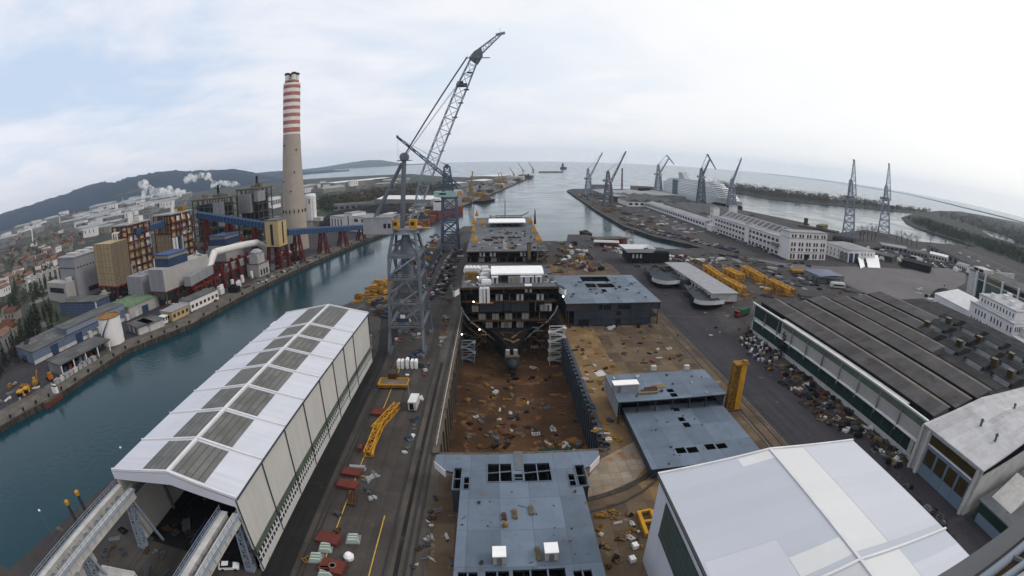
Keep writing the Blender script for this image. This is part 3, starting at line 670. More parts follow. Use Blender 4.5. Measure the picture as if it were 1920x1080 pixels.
b = MB(); b.lathe([(2.1,22),(2.1,36),(1.5,39),(1.2,40.3)],14); b.build('pivot_column','crane_grey',C1)
b = MB(); ring(b,(0,0),4.6,40.3,40.9); ring(b,(0,0),3.4,40.9,41.6); b.build('slew_ring','crane_pale',C1)
for z in (9.5,17.5,26,33.5,41):
    b = MB(); rr = 5.6 if z < 40 else 4.8
    for zz in (.5,1.05):
        for i in range(4):
            q, s = leg_at(i, min(z,33)), leg_at((i+1)%4, min(z,33)); k = rr/5.6 if z < 40 else .85
            b.bar((q[0]*k,q[1]*k,z+zz),(s[0]*k,s[1]*k,z+zz),.07)
    b.build('handrail','crane_pale',C1)
b = MB()
for k in range(4): b.bar((-5,-6.3,9+k*6),(4,-6.3,15+k*6) if k%2 else (5,-6.3,15+k*6),.25,.5)
b.build('stair','crane_pale',C1)
b = MB(); b.cb(-.8,-10.3,11.4,4.4,.15,1.3,0,0); b.build('sign','blue',C1)
b = MB(); b.cb(-.7,-10.35,12.75,1.6,.15,1.2); b.build('notice','white',C1)
# superstructure, slewed
sup = -.12
b = MB(); b.box(-14.2,-3.4,-4.2,4.2,40.6,46.2); b.box(-3.9,5.0,-3.4,3.4,41.7,42.3)
b.box(-12,-3.4,-3.6,3.6,40.2,40.6)
mh = b.build('machine_house','crane_house',C1,rz=sup)
b = MB(); b.box(-14.4,-3.3,-4.4,4.4,46.2,46.45); b.build('roof','grey_light',mh)
for x in (-6.6,-5.0): b = MB(); b.box(x,x+1.0,-4.3,-4.18,42.6,44.2); b.build('window','glass_dark',mh)
for x, y in ((-2.4,-3.2),(3.6,-2.6)):
    b = MB(); b.cb(x,y,42.3,1.6 if x < 0 else 2.6,1.7,3.0); cb_ = b.build('operator_cab','yellow',C1,rz=sup)
    b = MB(); b.cb(x,y-.9,43.4,1.2,.1,1.2); b.build('window','glass_dark',cb_)
b = MB(); b.box(4.9,9.4,-3.2,-1.2,42.3,42.5); b.bar((9.3,-3.1,42.4),(9.3,-3.1,45.2),.12); b.bar((5,-3.1,45.2),(9.4,-3.1,45.2),.12); b.bar((9.3,-3.1,42.4),(5,-3.1,45.2),.12); b.build('service_platform','yellow',C1,rz=sup)
b = MB(); b.bar((-.9,-1,42),(.3,-1,66),1.2,1.6); b.bar((-.9,1.6,42),(.3,1.2,66),.8,1.2); b.box(-1.6,2.0,-1.8,1.8,65.2,65.6); b.tube((.3,-1.5,66.6),(.3,1.5,66.6),1.5,n=12); b.bar((-2.6,0,65.4),(3.2,0,65.4),.2)
b.build('mast','crane_grey',C1)
b = MB(); b.bar((-10.4,-2.2,46.4),(-.6,-1,64.5),.75); b.bar((-10.4,2.2,46.4),(-.6,1,64.5),.75); b.bar((-6,-1.8,55.5),(-.3,-1,55.5),.5); b.build('back_strut','crane_grey',C1)
b = MB()
for sy in (-1,1): b.bar((2.0,sy*2.6,42.3),(4.5,sy*2.2,54),.5)
# jib in world plane: convert photo points on the plane Y = cy
def J(px, py): p = AT(px, py, cy); return (p[0]-cx, 0, p[2])
j0, j1, j2, j3, j4 = J(770,437), J(800,330), J(868,160), J(893,103), J(938,64)
b = MB(); b.truss(j0, j1, 1.2, 3.8, 6, .17, up=(0,1,0)); b.truss(j1, j2, 3.8, 3.3, 8, .17, up=(0,1,0)); b.truss(j2, j3, 3.3, 2.4, 3, .17, up=(0,1,0)); jb = b.build('jib','crane_pale',C1)
b = MB(); b.truss(j3, j4, 2.2, .8, 5, .15, up=(0,1,0)); b.bar((j4[0]-1.5,0,j4[2]-.3),(j4[0]+1.6,0,j4[2]+.5),.7,.9); b.bar((j4[0]+.3,0,j4[2]+.3),(j4[0]-.2,0,j4[2]+2.3),.12); b.build('fly_jib','crane_pale',jb)
b = MB(); n_ = Vector(j3)-Vector(j2); n_.normalize()
hp_ = [(-2.4,-1.0),(-.6,1.2),(1.7,2.6),(2.2,-.4),(.5,-3.4),(-1.2,-2.3)]
b.add([(j3[0]+x,-1.3,j3[2]+z) for x, z in hp_]+[(j3[0]+x,1.3,j3[2]+z) for x, z in hp_],[(5,4,3,2,1,0),(6,7,8,9,10,11)]+[(i,(i+1)%6,(i+1)%6+6,i+6) for i in range(6)])
b.bar((j3[0]-3.6,-2,j3[2]-1.5),(j3[0]+4.6,-2,j3[2]-1.5),.3); b.build('jib_head','crane_grey',jb)
b = MB(); b.cb(j2[0]-.4,0,j2[2]-.4,3.6,3.4,.9); b.cb(j2[0]-.9,0,j2[2]+.5,2.0,2.6,.8); b.build('sheave_platform','crane_dark',jb)
b = MB()
for px, py in ((878,137),(872,169),(861,194),(850,221),(838,252),(826,284),(812,318)):
    q = J(px-4, py); b.cb(q[0]+1.2,0,q[2],1.7,2.2,.25)
each(b,'ladder_landing','crane_dark',jb)
for y in (-1.1, -.3, .6, 1.2):
    b = MB(); b.bar((.6,y,67.6),(j3[0]-3,y,j3[2]-.6),.12); b.build('luffing_rope','crane_dark',C1)
b = MB()
for y, x1 in ((-1,j3[0]-1),(1,j3[0]-1)): b.bar((.6,y*.7,66.8),(j2[0]-1.5,y,j2[2]+.6),.1)
b.build('stay_rope','crane_dark',C1)
# ---------------------------------------------------------------- generic luffing portal crane
def portal_crane(label, loc, hp, w_, d_, jib, top_h, paint='crane_pale', house='grey_light', rz=0, second=None, rr=.5, nm='portal_crane', grp=None, tower_w=None, jw=(2.4,1.0)):
    t = thing(nm, label, 'crane', (*loc, 0), rz, grp)
    tw = tower_w or w_*.55
    for sx in (-1,1):
        for sy in (-1,1):
            b = MB(); b.bar((sx*w_/2,sy*d_/2,0),(sx*tw/2,sy*tw/2,hp),rr*1.7); b.cb(sx*w_/2,sy*d_/2,0,1.2,3.4,1.2); b.build('leg',paint,t)
    b = MB()
    nl = max(3, int(hp/8))
    for k in range(nl):
        z0, z1 = hp*(k+.6)/(nl+.6), hp*(k+1.6)/(nl+.6)
        def P(i, z):
            u = z/hp; sx, sy = ((-1,-1),(1,-1),(1,1),(-1,1))[i % 4]; return (sx*(w_/2+(tw/2-w_/2)*u), sy*(d_/2+(tw/2-d_/2)*u), z)
        for i in range(4):
            b.bar(P(i,z0),P(i+1,z0),rr*1.2)
            b.bar(P(i,z0),P(i+1,z1),rr); b.bar(P(i+1,z0),P(i,z1),rr)
    b.build('bracing',paint,t)
    b = MB(); b.lathe([(tw*.62,hp),(tw*.66,hp+.4),(tw*.66,hp+1.3),(tw*.5,hp+1.5)],14); b.build('slew_ring',paint,t)
    b = MB(); b.box(-tw*1.1,tw*.55,-tw*.45,tw*.45,hp+1.5,hp+5.2); mhh = b.build('machine_house',house,t)
    b = MB(); b.box(-tw*.7,-tw*.2,-tw*.47,-tw*.44,hp+3,hp+4.2); b.build('window','glass_dark',mhh)
    b = MB(); b.cb(tw*.75,-tw*.3,hp+1.6,1.8,1.8,2.8); b.build('operator_cab','yellow',t)
    b = MB(); b.truss((-tw*.1,0,hp+5),(-tw*.15,0,top_h),tw*.75,tw*.4,5,rr*.8); b.cb(-tw*.15,0,top_h-1,2.4,2.4,2.6); b.build('mast',paint,t)
    b = MB(); b.truss(jib[0],jib[1],jw[0],jw[1],9,rr*.62,up=(0,1,0)); jb = b.build('jib',paint,t)
    b = MB(); b.bar((-tw*.15,.6,top_h+1),jib[1],rr*.35); b.bar((-tw*.15,-.6,top_h+1),tuple(jib[0][i]*.35+jib[1][i]*.65 for i in range(3)),rr*.35); b.build('luffing_rope','crane_dark',t)
    if second:
        b = MB(); b.truss(second[0],second[1],1.6,.7,7,rr*.6,up=(0,1,0)); b.build('fly_jib',paint,jb)
        b = MB(); b.bar((-tw*.15,0,top_h+1),second[0],rr*.8); b.build('tie_bar',paint,t)
    else:
        b = MB(); b.cb(jib[1][0],0,jib[1][2]-.6,1.4,1.2,1.8); b.build('jib_head','crane_dark',jb)
    b = MB(); q = second[1] if second else jib[1]; b.bar((q[0]+.3,0,q[2]),(q[0]+.3,0,q[2]-22),.1); b.build('hoist_rope','crane_dark',t)
    return t
def PC(label, base, Y, foot_px, hp_px, top_px, w_, d_, jibpx, second=None, dz=0, **kw):
    loc = G(*base); Y = loc[1]
    def q(px, py): p = AT(px, py, Y); return (p[0]-loc[0], 0, p[2])
    return portal_crane(label, loc, q(*hp_px)[2], w_, d_, (q(*jibpx[0]), q(*jibpx[1])), q(*top_px)[2], second=(q(*second[0]), q(*second[1])) if second else None, **kw)
PC('blue portal crane with a latticed jib leaning left beyond the main crane', (845,471), 0, 0, (845,372), (834,312), 12, 13, ((862,352),(745,257)), paint='crane_blue', house='aqua', rr=.65, nm='tower_crane', tower_w=9.5)
g_ = 'cranes on the outer pier'
PC('small crane with single jib at the tip of the outer pier', (1103,366), 0, 0, (1102,338), (1103,317), 13, 14, ((1106,332),(1129,287)), grp=g_, rr=.8)
PC('crane with single raised jib just inside the pier tip, in front of another', (1140,386), 0, 0, (1142,343), (1143,322), 13, 14, ((1147,338),(1173,285)), None, grp=g_, rr=.75, paint='crane_grey')
PC('crane with a bent hammerhead jib standing apart left of the cruise ship', (1234,363), 0, 0, (1233,330), (1231,309), 15, 15, ((1237,325),(1254,297)), ((1250,291),(1264,308)), grp=g_, rr=.95)
PC('crane with a bent hammerhead jib overlapping the cruise ship', (1314,382), 0, 0, (1312,335), (1310,316), 13, 13, ((1317,330),(1331,298)), ((1326,289),(1342,317)), grp=g_, rr=.85, paint='crane_grey')
PC('crane with single jib at the bow of the cruise ship', (1371,390), 0, 0, (1369,352), (1369,336), 13, 13, ((1372,346),(1390,297)), None, grp=g_, rr=.75)
def facing(label, base, hp, th, tipz, w_=15):
    loc = G(*base)
    return portal_crane(label, loc, hp, w_, w_, ((1.5,-1,hp+4),(1.0,-13,tipz)), th, paint='crane_pale', rz=-atan2(loc[0],loc[1])*.9, rr=.62, nm='portal_crane', grp='pair of tall cranes on the river bank', tower_w=8.5, jw=(9.5,1.2))
facing('tall pylon crane on the river bank behind the white annex, the left one of two', (1589,452), 44, 66, 88)
facing('tall pylon crane on the river bank among bare trees, the right one of two', (1656,443), 46, 66, 95, 18)
# ================================================================ DRY DOCK: the ship under construction, blocks at the dock head
def cells(b, x0, x1, y0, y1, z0, z1, holes, k=0, kh=0):
    xs = sorted({x0, x1, *[h[i] for h in holes for i in (0, 1)]}); ys_ = sorted({y0, y1, *[h[i] for h in holes for i in (2, 3)]})
    inh = lambda x, y: any(h[0] < x < h[1] and h[2] < y < h[3] for h in holes)
    ok = {}
    for i in range(len(xs)-1):
        for j in range(len(ys_)-1): ok[i, j] = not inh((xs[i]+xs[i+1])/2, (ys_[j]+ys_[j+1])/2)
    for (i, j), v in ok.items():
        if not v: continue
        a, c, d_, e = xs[i], xs[i+1], ys_[j], ys_[j+1]
        b.quad((a,d_,z1),(c,d_,z1),(c,e,z1),(a,e,z1),k=k); b.quad((a,e,z0),(c,e,z0),(c,d_,z0),(a,d_,z0),k=kh)
        if not ok.get((i-1,j)): b.quad((a,e,z0),(a,d_,z0),(a,d_,z1),(a,e,z1),k=kh)
        if not ok.get((i+1,j)): b.quad((c,d_,z0),(c,e,z0),(c,e,z1),(c,d_,z1),k=kh)
        if not ok.get((i,j-1)): b.quad((a,d_,z0),(c,d_,z0),(c,d_,z1),(a,d_,z1),k=kh)
        if not ok.get((i,j+1)): b.quad((c,e,z0),(a,e,z0),(a,e,z1),(c,e,z1),k=kh)
def hole(px0, py0, px1, py1, z):
    a, c = G(px0, (py0+py1)/2, z), G(px1, (py0+py1)/2, z); t_, u = G((px0+px1)/2, py0, z), G((px0+px1)/2, py1, z)
    return (min(a[0],c[0]), max(a[0],c[0]), min(t_[1],u[1]), max(t_[1],u[1]))
SX = 5.3; Y0 = 182.0
ship = thing('ship', 'half built cruise ship hull with open bow decks lying in the dry dock', 'ship', (SX, Y0, DZ))
ZD = 17.0
lv = [AT(960, py, Y0)[2] for py in (537, 549.5, 564.5, 585, 600, 615.5)]; lv[0] = ZD
half = []
for cx_, cy_ in ((890,250),(888,400),(868,450),(815,520),(745,575),(680,622),(610,690),(548,775)):
    p = AT(840+cx_/4.32, 480+cy_/4.32, Y0); half.append((p[0]-SX, p[2]))
half[0] = (18.7, ZD)
def sect(Y, f):                    # f 0 = cut face, 1 = full midship section
    full = [(18.7,ZD-.6),(18.8,10),(18.8,6),(18.8,0),(18.7,-4),(18.2,-7),(16.5,-9),(10,-9.6)]
    h = [(a[0]*(1-f)+c[0]*f, a[1]*(1-f)+c[1]*f) for a, c in zip(half, full)]
    h[0] = (h[0][0], ZD-.6); return [(SX+x, Y, z) for x, z in h] + [(SX-x, Y, z) for x, z in h[::-1]]
b = MB(); b.loft([sect(Y0+5.5,.12), sect(195,.45), sect(210,.8), sect(235,1), sect(380,1)], cap=False); q = sect(Y0+5.5,.12); b.f.append(tuple(range(len(q)))[::-1]); b.k.append(0)
hull = b.build('hull', 'hull_dark', ship, w=True)
for s in (-1, 1):                   # shell plating edge of the cut face
    b = MB()
    pts = [(SX+s*x, Y0, z) for x, z in half]
    for p, q in zip(pts, pts[1:]): b.quad(p, q, (q[0],Y0+6,q[2]), (p[0],Y0+6,p[2])); b.quad((p[0]-s*.4,Y0,p[2]+.4),(q[0]-s*.4,Y0,q[2]+.4),(q[0]-s*.4,Y0+6,q[2]+.4),(p[0]-s*.4,Y0+6,p[2]+.4))
    b.build('shell_plating', 'hull_dark', ship, w=True)
for s in (-1, 1):
    for i, (p, q) in enumerate(zip(half[1:], half[2:])):
        if i < 6:
            for t0, t1 in ((.04,.55),(.62,.96)) if i % 2 == 0 else ((.05,.9),):
                b = MB(); A = (SX+s*(p[0]+(q[0]-p[0])*t0), Y0-.1, p[1]+(q[1]-p[1])*t0); B_ = (SX+s*(p[0]+(q[0]-p[0])*t1), Y0-.1, p[1]+(q[1]-p[1])*t1)
                b.bar(A, B_, .42, .5); e = b.build('plate_edge', 'hull_edge', hull); e.location = tuple(-c for c in ship.location)
def wid(z):
    for (x0, z0), (x1, z1) in zip(half, half[1:]):
        if z1 <= z <= z0: return x0 + (x1-x0)*(z0-z)/max(z0-z1, 1e-6)
    return half[-1][0]
for i, z in enumerate(lv[1:]+[AT(960,633,Y0)[2]]):
    ww = wid(z)-.3; b = MB(); b.box(SX-ww, SX+ww, Y0+.2, Y0+6, z-.35, z)
    if i in (0,1,3): b.box(SX-ww, SX+ww, Y0+.05, Y0+.2, z-.5, z+.12)
    b.build('deck', 'rust' if i % 2 else 'hull_dark', ship, w=True)
b = MB(); cells(b, SX-18.6, SX+18.6, Y0-.6, 226.3, ZD-.4, ZD, [], 0, 1); b.box(SX-18.8,SX+18.8,Y0-.8,Y0-.6,ZD-.7,ZD+.15,1); fd = b.build('deck', ['deck_far','rust'], ship, w=True)
r = random.Random(9)
for i in range(6):                   # pillars and bulkheads between the open decks
    zt = ([ZD]+lv[1:])[i]-.4; zb = (lv[1:]+[AT(960,633,Y0)[2]])[i]; ww = wid(zb)-1
    n = int(ww/2.4)
    for k in range(-n, n+1):
        if r.random() < .6: b = MB(); xx = SX+k*2.4+r.uniform(-.6,.6); b.box(xx-.14,xx+.14,Y0+r.uniform(.3,2),Y0+2.4,zb,zt); b.build('pillar', r.choice(['steel_dark','rust','grey_mid','steel_side']), ship, w=True)
    for k in range(int(ww/4)):
        xx = SX+r.uniform(-ww,ww-3); b = MB(); b.box(xx,xx+r.uniform(1.5,4),Y0+3.2,Y0+3.4,zb,zt-r.choice([0,0,.8])); b.build('bulkhead', r.choice(['steel_dark','steel_side','hull_dark','rust']), ship, w=True)
b = MB(); b.box(SX-11.5,SX-2.6,Y0+.8,Y0+1.1,lv[3],lv[2]-.5); b.box(SX-2.3,SX+.5,Y0+1.4,Y0+1.6,lv[3],lv[2]-.5); b.box(SX+.7,SX+7.5,Y0+.8,Y0+1.1,lv[3],lv[2]-.5); b.build('bulkhead','steel_side',ship,w=True)
# white shell corners at the top of the cut
for s in (-1, 1):
    b = MB(); pts = [(SX+s*18.6,Y0+4),(SX+s*20.6,Y0+1),(SX+s*21.2,Y0-3.5),(SX+s*20.4,Y0-4.5),(SX+s*18.9,Y0-.5)]
    b.prism(pts, ZD-2.4, ZD-.2, 0, 1); b.build('bulwark', ['white','steel_side'], ship, w=True)
# lower fore end: vee of framing, stem and bulb
tip = (SX+.3, 164.0)
b = MB()
for s in (-1, 1): b.bar((SX+s*7.4,Y0,.2),(tip[0],tip[1],-2.2),.8,1.2)
b.add([(SX-7,Y0,.0),(SX+7,Y0,.0),(tip[0],tip[1],-2.6),(SX-5,Y0,-9),(SX+5,Y0,-9),(tip[0],tip[1]+3,-9.3)],[(0,1,2),(0,2,5,3),(1,4,5,2)]); b.build('stem', 'steel_dark', ship, w=True)
for i, (dx, dy, a) in enumerate(((-3,12,.3),(1.5,10,-.5),(3.5,13,-.6),(-1,7,.8),(1.8,6,-.7),(-.5,13,1.2))):
    b = MB(); b.cb(SX+dx,tip[1]+dy,-1.2+dy*.11,.6,4.2,.35,a); tag(b.build('timber', r.choice(['timber','rust','hull_edge']), loc=(SX+dx,tip[1]+dy,-1.2+dy*.11), w=True), 'short timber baulk lying on the open fore end of the hull', 'timber', 'timbers on the fore end of the hull')
b = MB(); rg = []
for i in range(11):
    u = i/10; y = 158.6+u*13; rr = 2.75*sqrt(max(0, 1-(1-min(1,u*1.7))**2)); rg.append([(tip[0]+rr*cos(2*pi*k/20), y, -6.3+rr*1.12*sin(2*pi*k/20)) for k in range(20)])
b.loft(rg); b.build('bulb', 'bulb_blue', ship, w=True, smooth=True)
for dx, dz_ in ((-1.6,-1.2),(1.2,-1.2)): b = MB(); b.cb(tip[0]+dx,tip[1]-.5,-3,1.4,1.6,1.8); b.build('mooring_box','grey_light',ship,w=True)
b = MB(); b.cb(tip[0],tip[1]-1.2,-3.6,5,1.4,.5); b.build('stem_platform','timber',ship,w=True)
b = MB()                             # keel blocks and bilge shores
for y in range(166, 230, 8): b.cb(tip[0], y, DZ, 2, 2, 1.4)
for y in range(186, 230, 9):
    for s in (-1, 1): b.bar((SX+s*15,y,DZ),(SX+s*10,y,-5),.5)
each(b,'shore','timber',ship,w=True)
# staging hung under the flare
for s in (-1, 1):
    for i in range(2, 6):
        p, q = half[i], half[i+1]; b = MB()
        A = Vector((SX+s*(p[0]+.8),Y0-1.4,p[1]-2.2)); B_ = Vector((SX+s*(q[0]+.8),Y0-1.4,q[1]-2.2))
        b.bar(A,B_,.9,.14); b.bar(A+Vector((0,-.5,1)),B_+Vector((0,-.5,1)),.08)
        for k in range(4): c = A.lerp(B_,k/3.0); b.bar(c,c+Vector((0,-.5,1)),.1)
        b.build('staging','rust',ship,w=True)
for px, py, Y in ((866,627,178),(888,566,181),(896,520,184),(1310,527,0),(1226,556,0),(1056,556,182),(899,618,179)):
    if Y == 0: continue
    p = AT(px, py, Y); t = thing('work_lamp', 'small lit work lamp on the open hull, %s' % ({866:'low on the left staging',888:'on the left of the second open deck',896:'beside the white tanks on deck',1056:'at the right bulwark',899:'under the left flare'}[px]), 'lamp', p)
    b = MB(); b.lathe([(.05,-.25),(.28,-.1),(.28,.15),(.05,.3)],8); b.build('bulb','lamp_white',t); b = MB(); b.bar((0,.1,-1.4),(0,.1,-.2),.1); b.build('stand','steel_dark',t)
for k in range(46):
    s = r.choice((-1,1)); x = SX+s*r.uniform(6,18.4); z = r.uniform(DZ,2); y = Y0+r.uniform(-6,8)
    zt = min(z+r.uniform(2,6), wid_top(abs(x-SX))) if False else z+r.uniform(1.5,4); b = MB(); b.bar((x,y,DZ if k % 3 == 0 else z),(x+r.uniform(-1.5,1.5),y+r.uniform(-1,1),zt),.16); b.bar((x-1.5,y,zt),(x+1.5,y,zt),.9,.12); b.build('staging',r.choice(['rust','steel_dark','grey_mid','timber','crane_dark']),ship,w=True)
# upper block, two open tiers under its deck
UY0, UY1, UZ = 226.0, 358.0, 22.6
b = MB()
hl = [hole(900+22,443.5,942,446.5,UZ), hole(953,443.5,974,446.5,UZ), hole(908,449.5,924,452,UZ)]
cells(b, SX-18.6, SX+19.4, UY0-.5, UY1, UZ-.5, UZ, hl, 0, 1); b.build('deck', ['deck_far','rust'], ship, w=True)
b = MB(); b.box(SX-18.4,SX+19.2,UY0+5,UY1-.2,ZD,UZ-.5); b.build('superstructure','steel_dark',ship,w=True)
b = MB(); b.box(SX-18.4,SX+19.2,UY0,UY0+5,19.6,19.9); b.build('deck','hull_dark',ship,w=True)
for zb, zt in ((ZD,19.6),(19.9,UZ-.5)):
    for k in range(9): b = MB(); xx = SX-17+k*4.3+r.uniform(-.8,.8); b.box(xx,xx+.3,UY0+.4,UY0+.8,zb,zt); b.build('pillar',r.choice(['steel_dark','grey_mid','rust']),ship,w=True)
b = MB(); b.box(SX-18.5,SX+19.3,UY0-.3,UY0+.1,ZD+.02,ZD+.5); b.build('sill','rust',ship,w=True)
b = MB(); b.box(SX-18.6,SX+19,UY1,384,9,16,0); b.build('stern','hull_dark',ship,w=True)
for px0, px1, py in ((921,945,446),(952,977,446),(905,925,450),(925,936,456)):
    p, q = G(px0, py, UZ), G(px1, py, UZ); b = MB(); b.bar((p[0],p[1],UZ+.35),(q[0],q[1],UZ+.35),.7,.5); tag(b.build('steel_beam','rust',loc=(p[0],p[1],UZ),w=True),'rusty steel beam lying across the upper ship deck','beam','rusty beams on the upper ship deck')
b = MB(); p, q = G(946,450,UZ), G(948,469,UZ); b.cb((p[0]+q[0])/2,(p[1]+q[1])/2,UZ+.01,2.2,abs(q[1]-p[1]),.2); b.build('walkway','plaster_grey',ship,w=True)
# yellow weights along the edges of the upper deck
yk = thing('ballast_weight', '', 'weight')
b = MB(); b.loft([[(-2.2,-1.6,0),(2.2,-1.6,0),(2.2,1.6,0),(-2.2,1.6,0)],[(-2.2,-1.6,1.6),(2.2,-1.6,1.6),(2.2,1.6,1.6),(-2.2,1.6,1.6)],[(-.9,-.8,4.6),(.9,-.8,4.6),(.9,.8,4.6),(-.9,.8,4.6)],[(-.5,-.5,6.4),(.5,-.5,6.4),(.5,.5,6.4),(-.5,.5,6.4)]]); b.build('body','yellow',yk)
b = MB(); b.bar((0,0,6.4),(0,0,7.2),.3); b.build('shackle','steel_dark',yk)
Y_ = Kind(yk)
for i, (px, py) in enumerate(((890,453),(888,435),(889,420),(905,421),(894,405),(1009,452),(1002,435),(995,418),(1029,453))):
    p = G(px, py, UZ); side = 'left' if i < 5 else 'right'
    o_ = ('nearest the bow face','second','third','fourth, set inboard','farthest aft','nearest the bow face','second','farthest aft','outboard over the dock wall')[i]
    Y_.place((p[0],p[1],UZ if i < 8 else 0), 0, 'yellow tapered weight on the %s edge of the ship deck, %s' % (side, o_), 'yellow weights along the ship deck', (.62,.62,.62) if i < 8 else (.7,.7,2.2))
def tent(label, x0, x1, y0, y1, z, h):
    t = thing('canopy', label, 'canopy', ((x0+x1)/2, y0, z)); b = MB()
    n = 8; rg = []
    for i in range(n+1):
        u = i/n; y = y0+(y1-y0)*u; zz = z+h+sin(u*pi)*h*.28; rg.append((y, zz))
    for (ya, za), (yb, zb) in zip(rg, rg[1:]): b.quad((x0,ya,za),(x1,ya,za),(x1,yb,zb),(x0,yb,zb)); b.quad((x0,yb,zb-.12),(x1,yb,zb-.12),(x1,ya,za-.12),(x0,ya,za-.12))
    for x in (x0, x1): b.add([(x,y,zz) for y, zz in rg]+[(x,y0,z+h-.7),(x,y1,z+h-.7)][::-1], [tuple(range(len(rg)+2))])
    b.box(x0,x1,y0-.05,y0+.05,z+h-.6,z+h); b.build('roof','white_bright',t,w=True)
    for k in range(7):
        for y in (y0+.3, y1-.3): b = MB(); xx = x0+.4+(x1-x0-.8)*k/6; b.bar((xx,y,z),(xx,y,z+h),.2); b.build('post','grey_mid',t,w=True)
    b = MB(); b.box(x0+.5,x1-.5,y1-.6,y1-.4,z,z+h-.6); b.build('back_sheet','steel_dark',t,w=True)
tent('white curved canopy roof over cabins on the forward ship deck', -1.7, 19.0, 189, 203, ZD, 3.6)
tent('long white canopy roof far aft on the upper ship deck', -3.8, 19.2, 306, 324, UZ, 3.2)
# prefabricated cabins
ck = thing('cabin_module', '', 'cabin')
b = MB(); b.box(-1.3,1.3,-1.5,1.5,0,2.5); b.build('wall','white_dirty',ck); b = MB(); b.box(-.35,.45,-1.56,-1.5,.1,2.3); b.build('door','blue',ck); b = MB(); b.box(-1.35,1.35,-1.55,1.55,2.5,2.62); b.build('roof','white',ck)
ck2 = thing('cabin_module', '', 'cabin')
b = MB(); b.box(-1.3,1.3,-1.5,1.5,0,2.4); b.build('wall','plaster',ck2); b = MB(); b.box(-.2,.1,-1.54,-1.5,.1,2.2); b.build('door','grey_mid',ck2)
CB = (Kind(ck), Kind(ck2))
def cab(px, py, Y, z, kind, place): p = AT(px, py, Y); CB[kind].place((p[0], Y+1.6, z), 0, '%s prefabricated cabin %s' % (('white and blue','plain cream')[kind], place), 'prefabricated cabins on the ship')
for px in (928,): cab(px, 530, 187, ZD, 0, 'under the left end of the white canopy')
for i, px in enumerate((959,970)): cab(px, 528, 187.5, ZD, 1, 'under the middle of the white canopy')
for i, px in enumerate((982,995,1010)): cab(px, 528, 187.5, ZD, 0, 'under the right half of the white canopy')
for px, w_ in ((936,'left'),(975,'centre'),(1013,'right')): cab(px, 556, Y0+.6, lv[2], 0, 'on the third open deck from the top, ' + w_)
cab(991, 542, Y0+.6, lv[1], 0, 'on the topmost open deck')
cab(1028, 575, Y0+.6, lv[3], 0, 'at the right end of the middle open deck'); cab(1019, 575, Y0+.6, lv[3], 1, 'beside the blue doored one on the middle open deck')
cab(891, 578, Y0+.6, lv[3], 1, 'at the left end of the middle open deck')
for px in (904,929,954,985): cab(px, 592, Y0+.6, lv[4], 1, 'on the second lowest open deck')
for px in (917,946,953,975): cab(px, 608, Y0+.6, lv[5], 1, 'on the lowest open deck')
for px, k in ((904,0),(924,0),(981,0)): cab(px, 474, UY0+.8, 19.9, k, 'in the upper tier of the aft block')
for px, k in ((903,1),(926,1),(986,1)): cab(px, 488, UY0+.8, ZD+.02, k, 'in the lower tier of the aft block')
# white tanks and bags at the left of the forward deck
for i, px in enumerate((875,882,889,896)):
    p = G(px, 512, ZD); t = thing('tank', 'white horizontal tank on the forward ship deck beside the canopy', 'tank', (p[0],p[1],ZD), 0, 'white tanks on the forward ship deck')
    b = MB(); b.tube((0,-2.6,1.6),(0,2.6,1.6),1.25,n=14); b.build('shell','white',t)
    for y in (-1.6,1.6): b = MB(); b.box(-1,1,y-.15,y+.15,0,.7); b.build('saddle','grey_mid',t)
for i, (px, py) in enumerate(((908,507),(912,513),(909,520),(907,528),(912,533))):
    p = G(px, py, ZD); t = thing('white_bale', 'white wrapped bale stacked in the row left of the canopy', 'bale', (p[0],p[1],ZD), r.uniform(-.3,.3), 'white bales on the forward ship deck')
    b = MB(); b.loft([[(-1.8,-1.2,0),(1.8,-1.2,0),(1.8,1.2,0),(-1.8,1.2,0)],[(-2,-1.3,1),(2,-1.3,1),(2,1.3,1),(-2,1.3,1)],[(-1.6,-1,1.9),(1.6,-1,1.9),(1.6,1,1.9),(-1.6,1,1.9)]]); b.build('wrap','white',t); b = MB(); b.box(-2.02,2.02,-.2,.2,.4,1.0); b.build('strap','blue',t)
p = G(884,524,ZD); t = thing('work_cage', 'orange steel work cage on the forward ship deck', 'cage', (p[0],p[1],ZD))
b = MB(); b.truss((-2.6,0,1.6),(2.6,0,1.6),2.4,2.4,4,.22); b.build('frame','ochre',t); b = MB(); b.box(-2.6,2.6,-1.2,1.2,.3,.5); b.build('floor','rust',t)
for i, px in enumerate((904.5,909,912.5)):
    p = AT(px, 556, Y0); b = MB(); b.loft([[(-.8,-.6,0),(.8,-.6,0),(.8,.6,0),(-.8,.6,0)],[(-.75,-.6,5.6),(.75,-.6,5.6),(.75,.6,5.6),(-.75,.6,5.6)],[(-.4,-.3,6.1),(.4,-.3,6.1),(.4,.3,6.1),(-.4,.3,6.1)]])
    tag(b.build('wrapped_panel','white',loc=(p[0]+(i-1)*.4,Y0-.9,lv[2]-.2)),'tall white wrapped panel standing upright on the cut face of the hull','panel','white panels upright on the hull')
p = AT(908,562,Y0); b = MB(); b.box(-3.4,3.4,-1.6,0,-.3,0); tag(b.build('ledge','ochre',loc=(p[0],Y0-.2,lv[2]-.2)),'orange ledge carrying the white panels on the hull face','ledge')
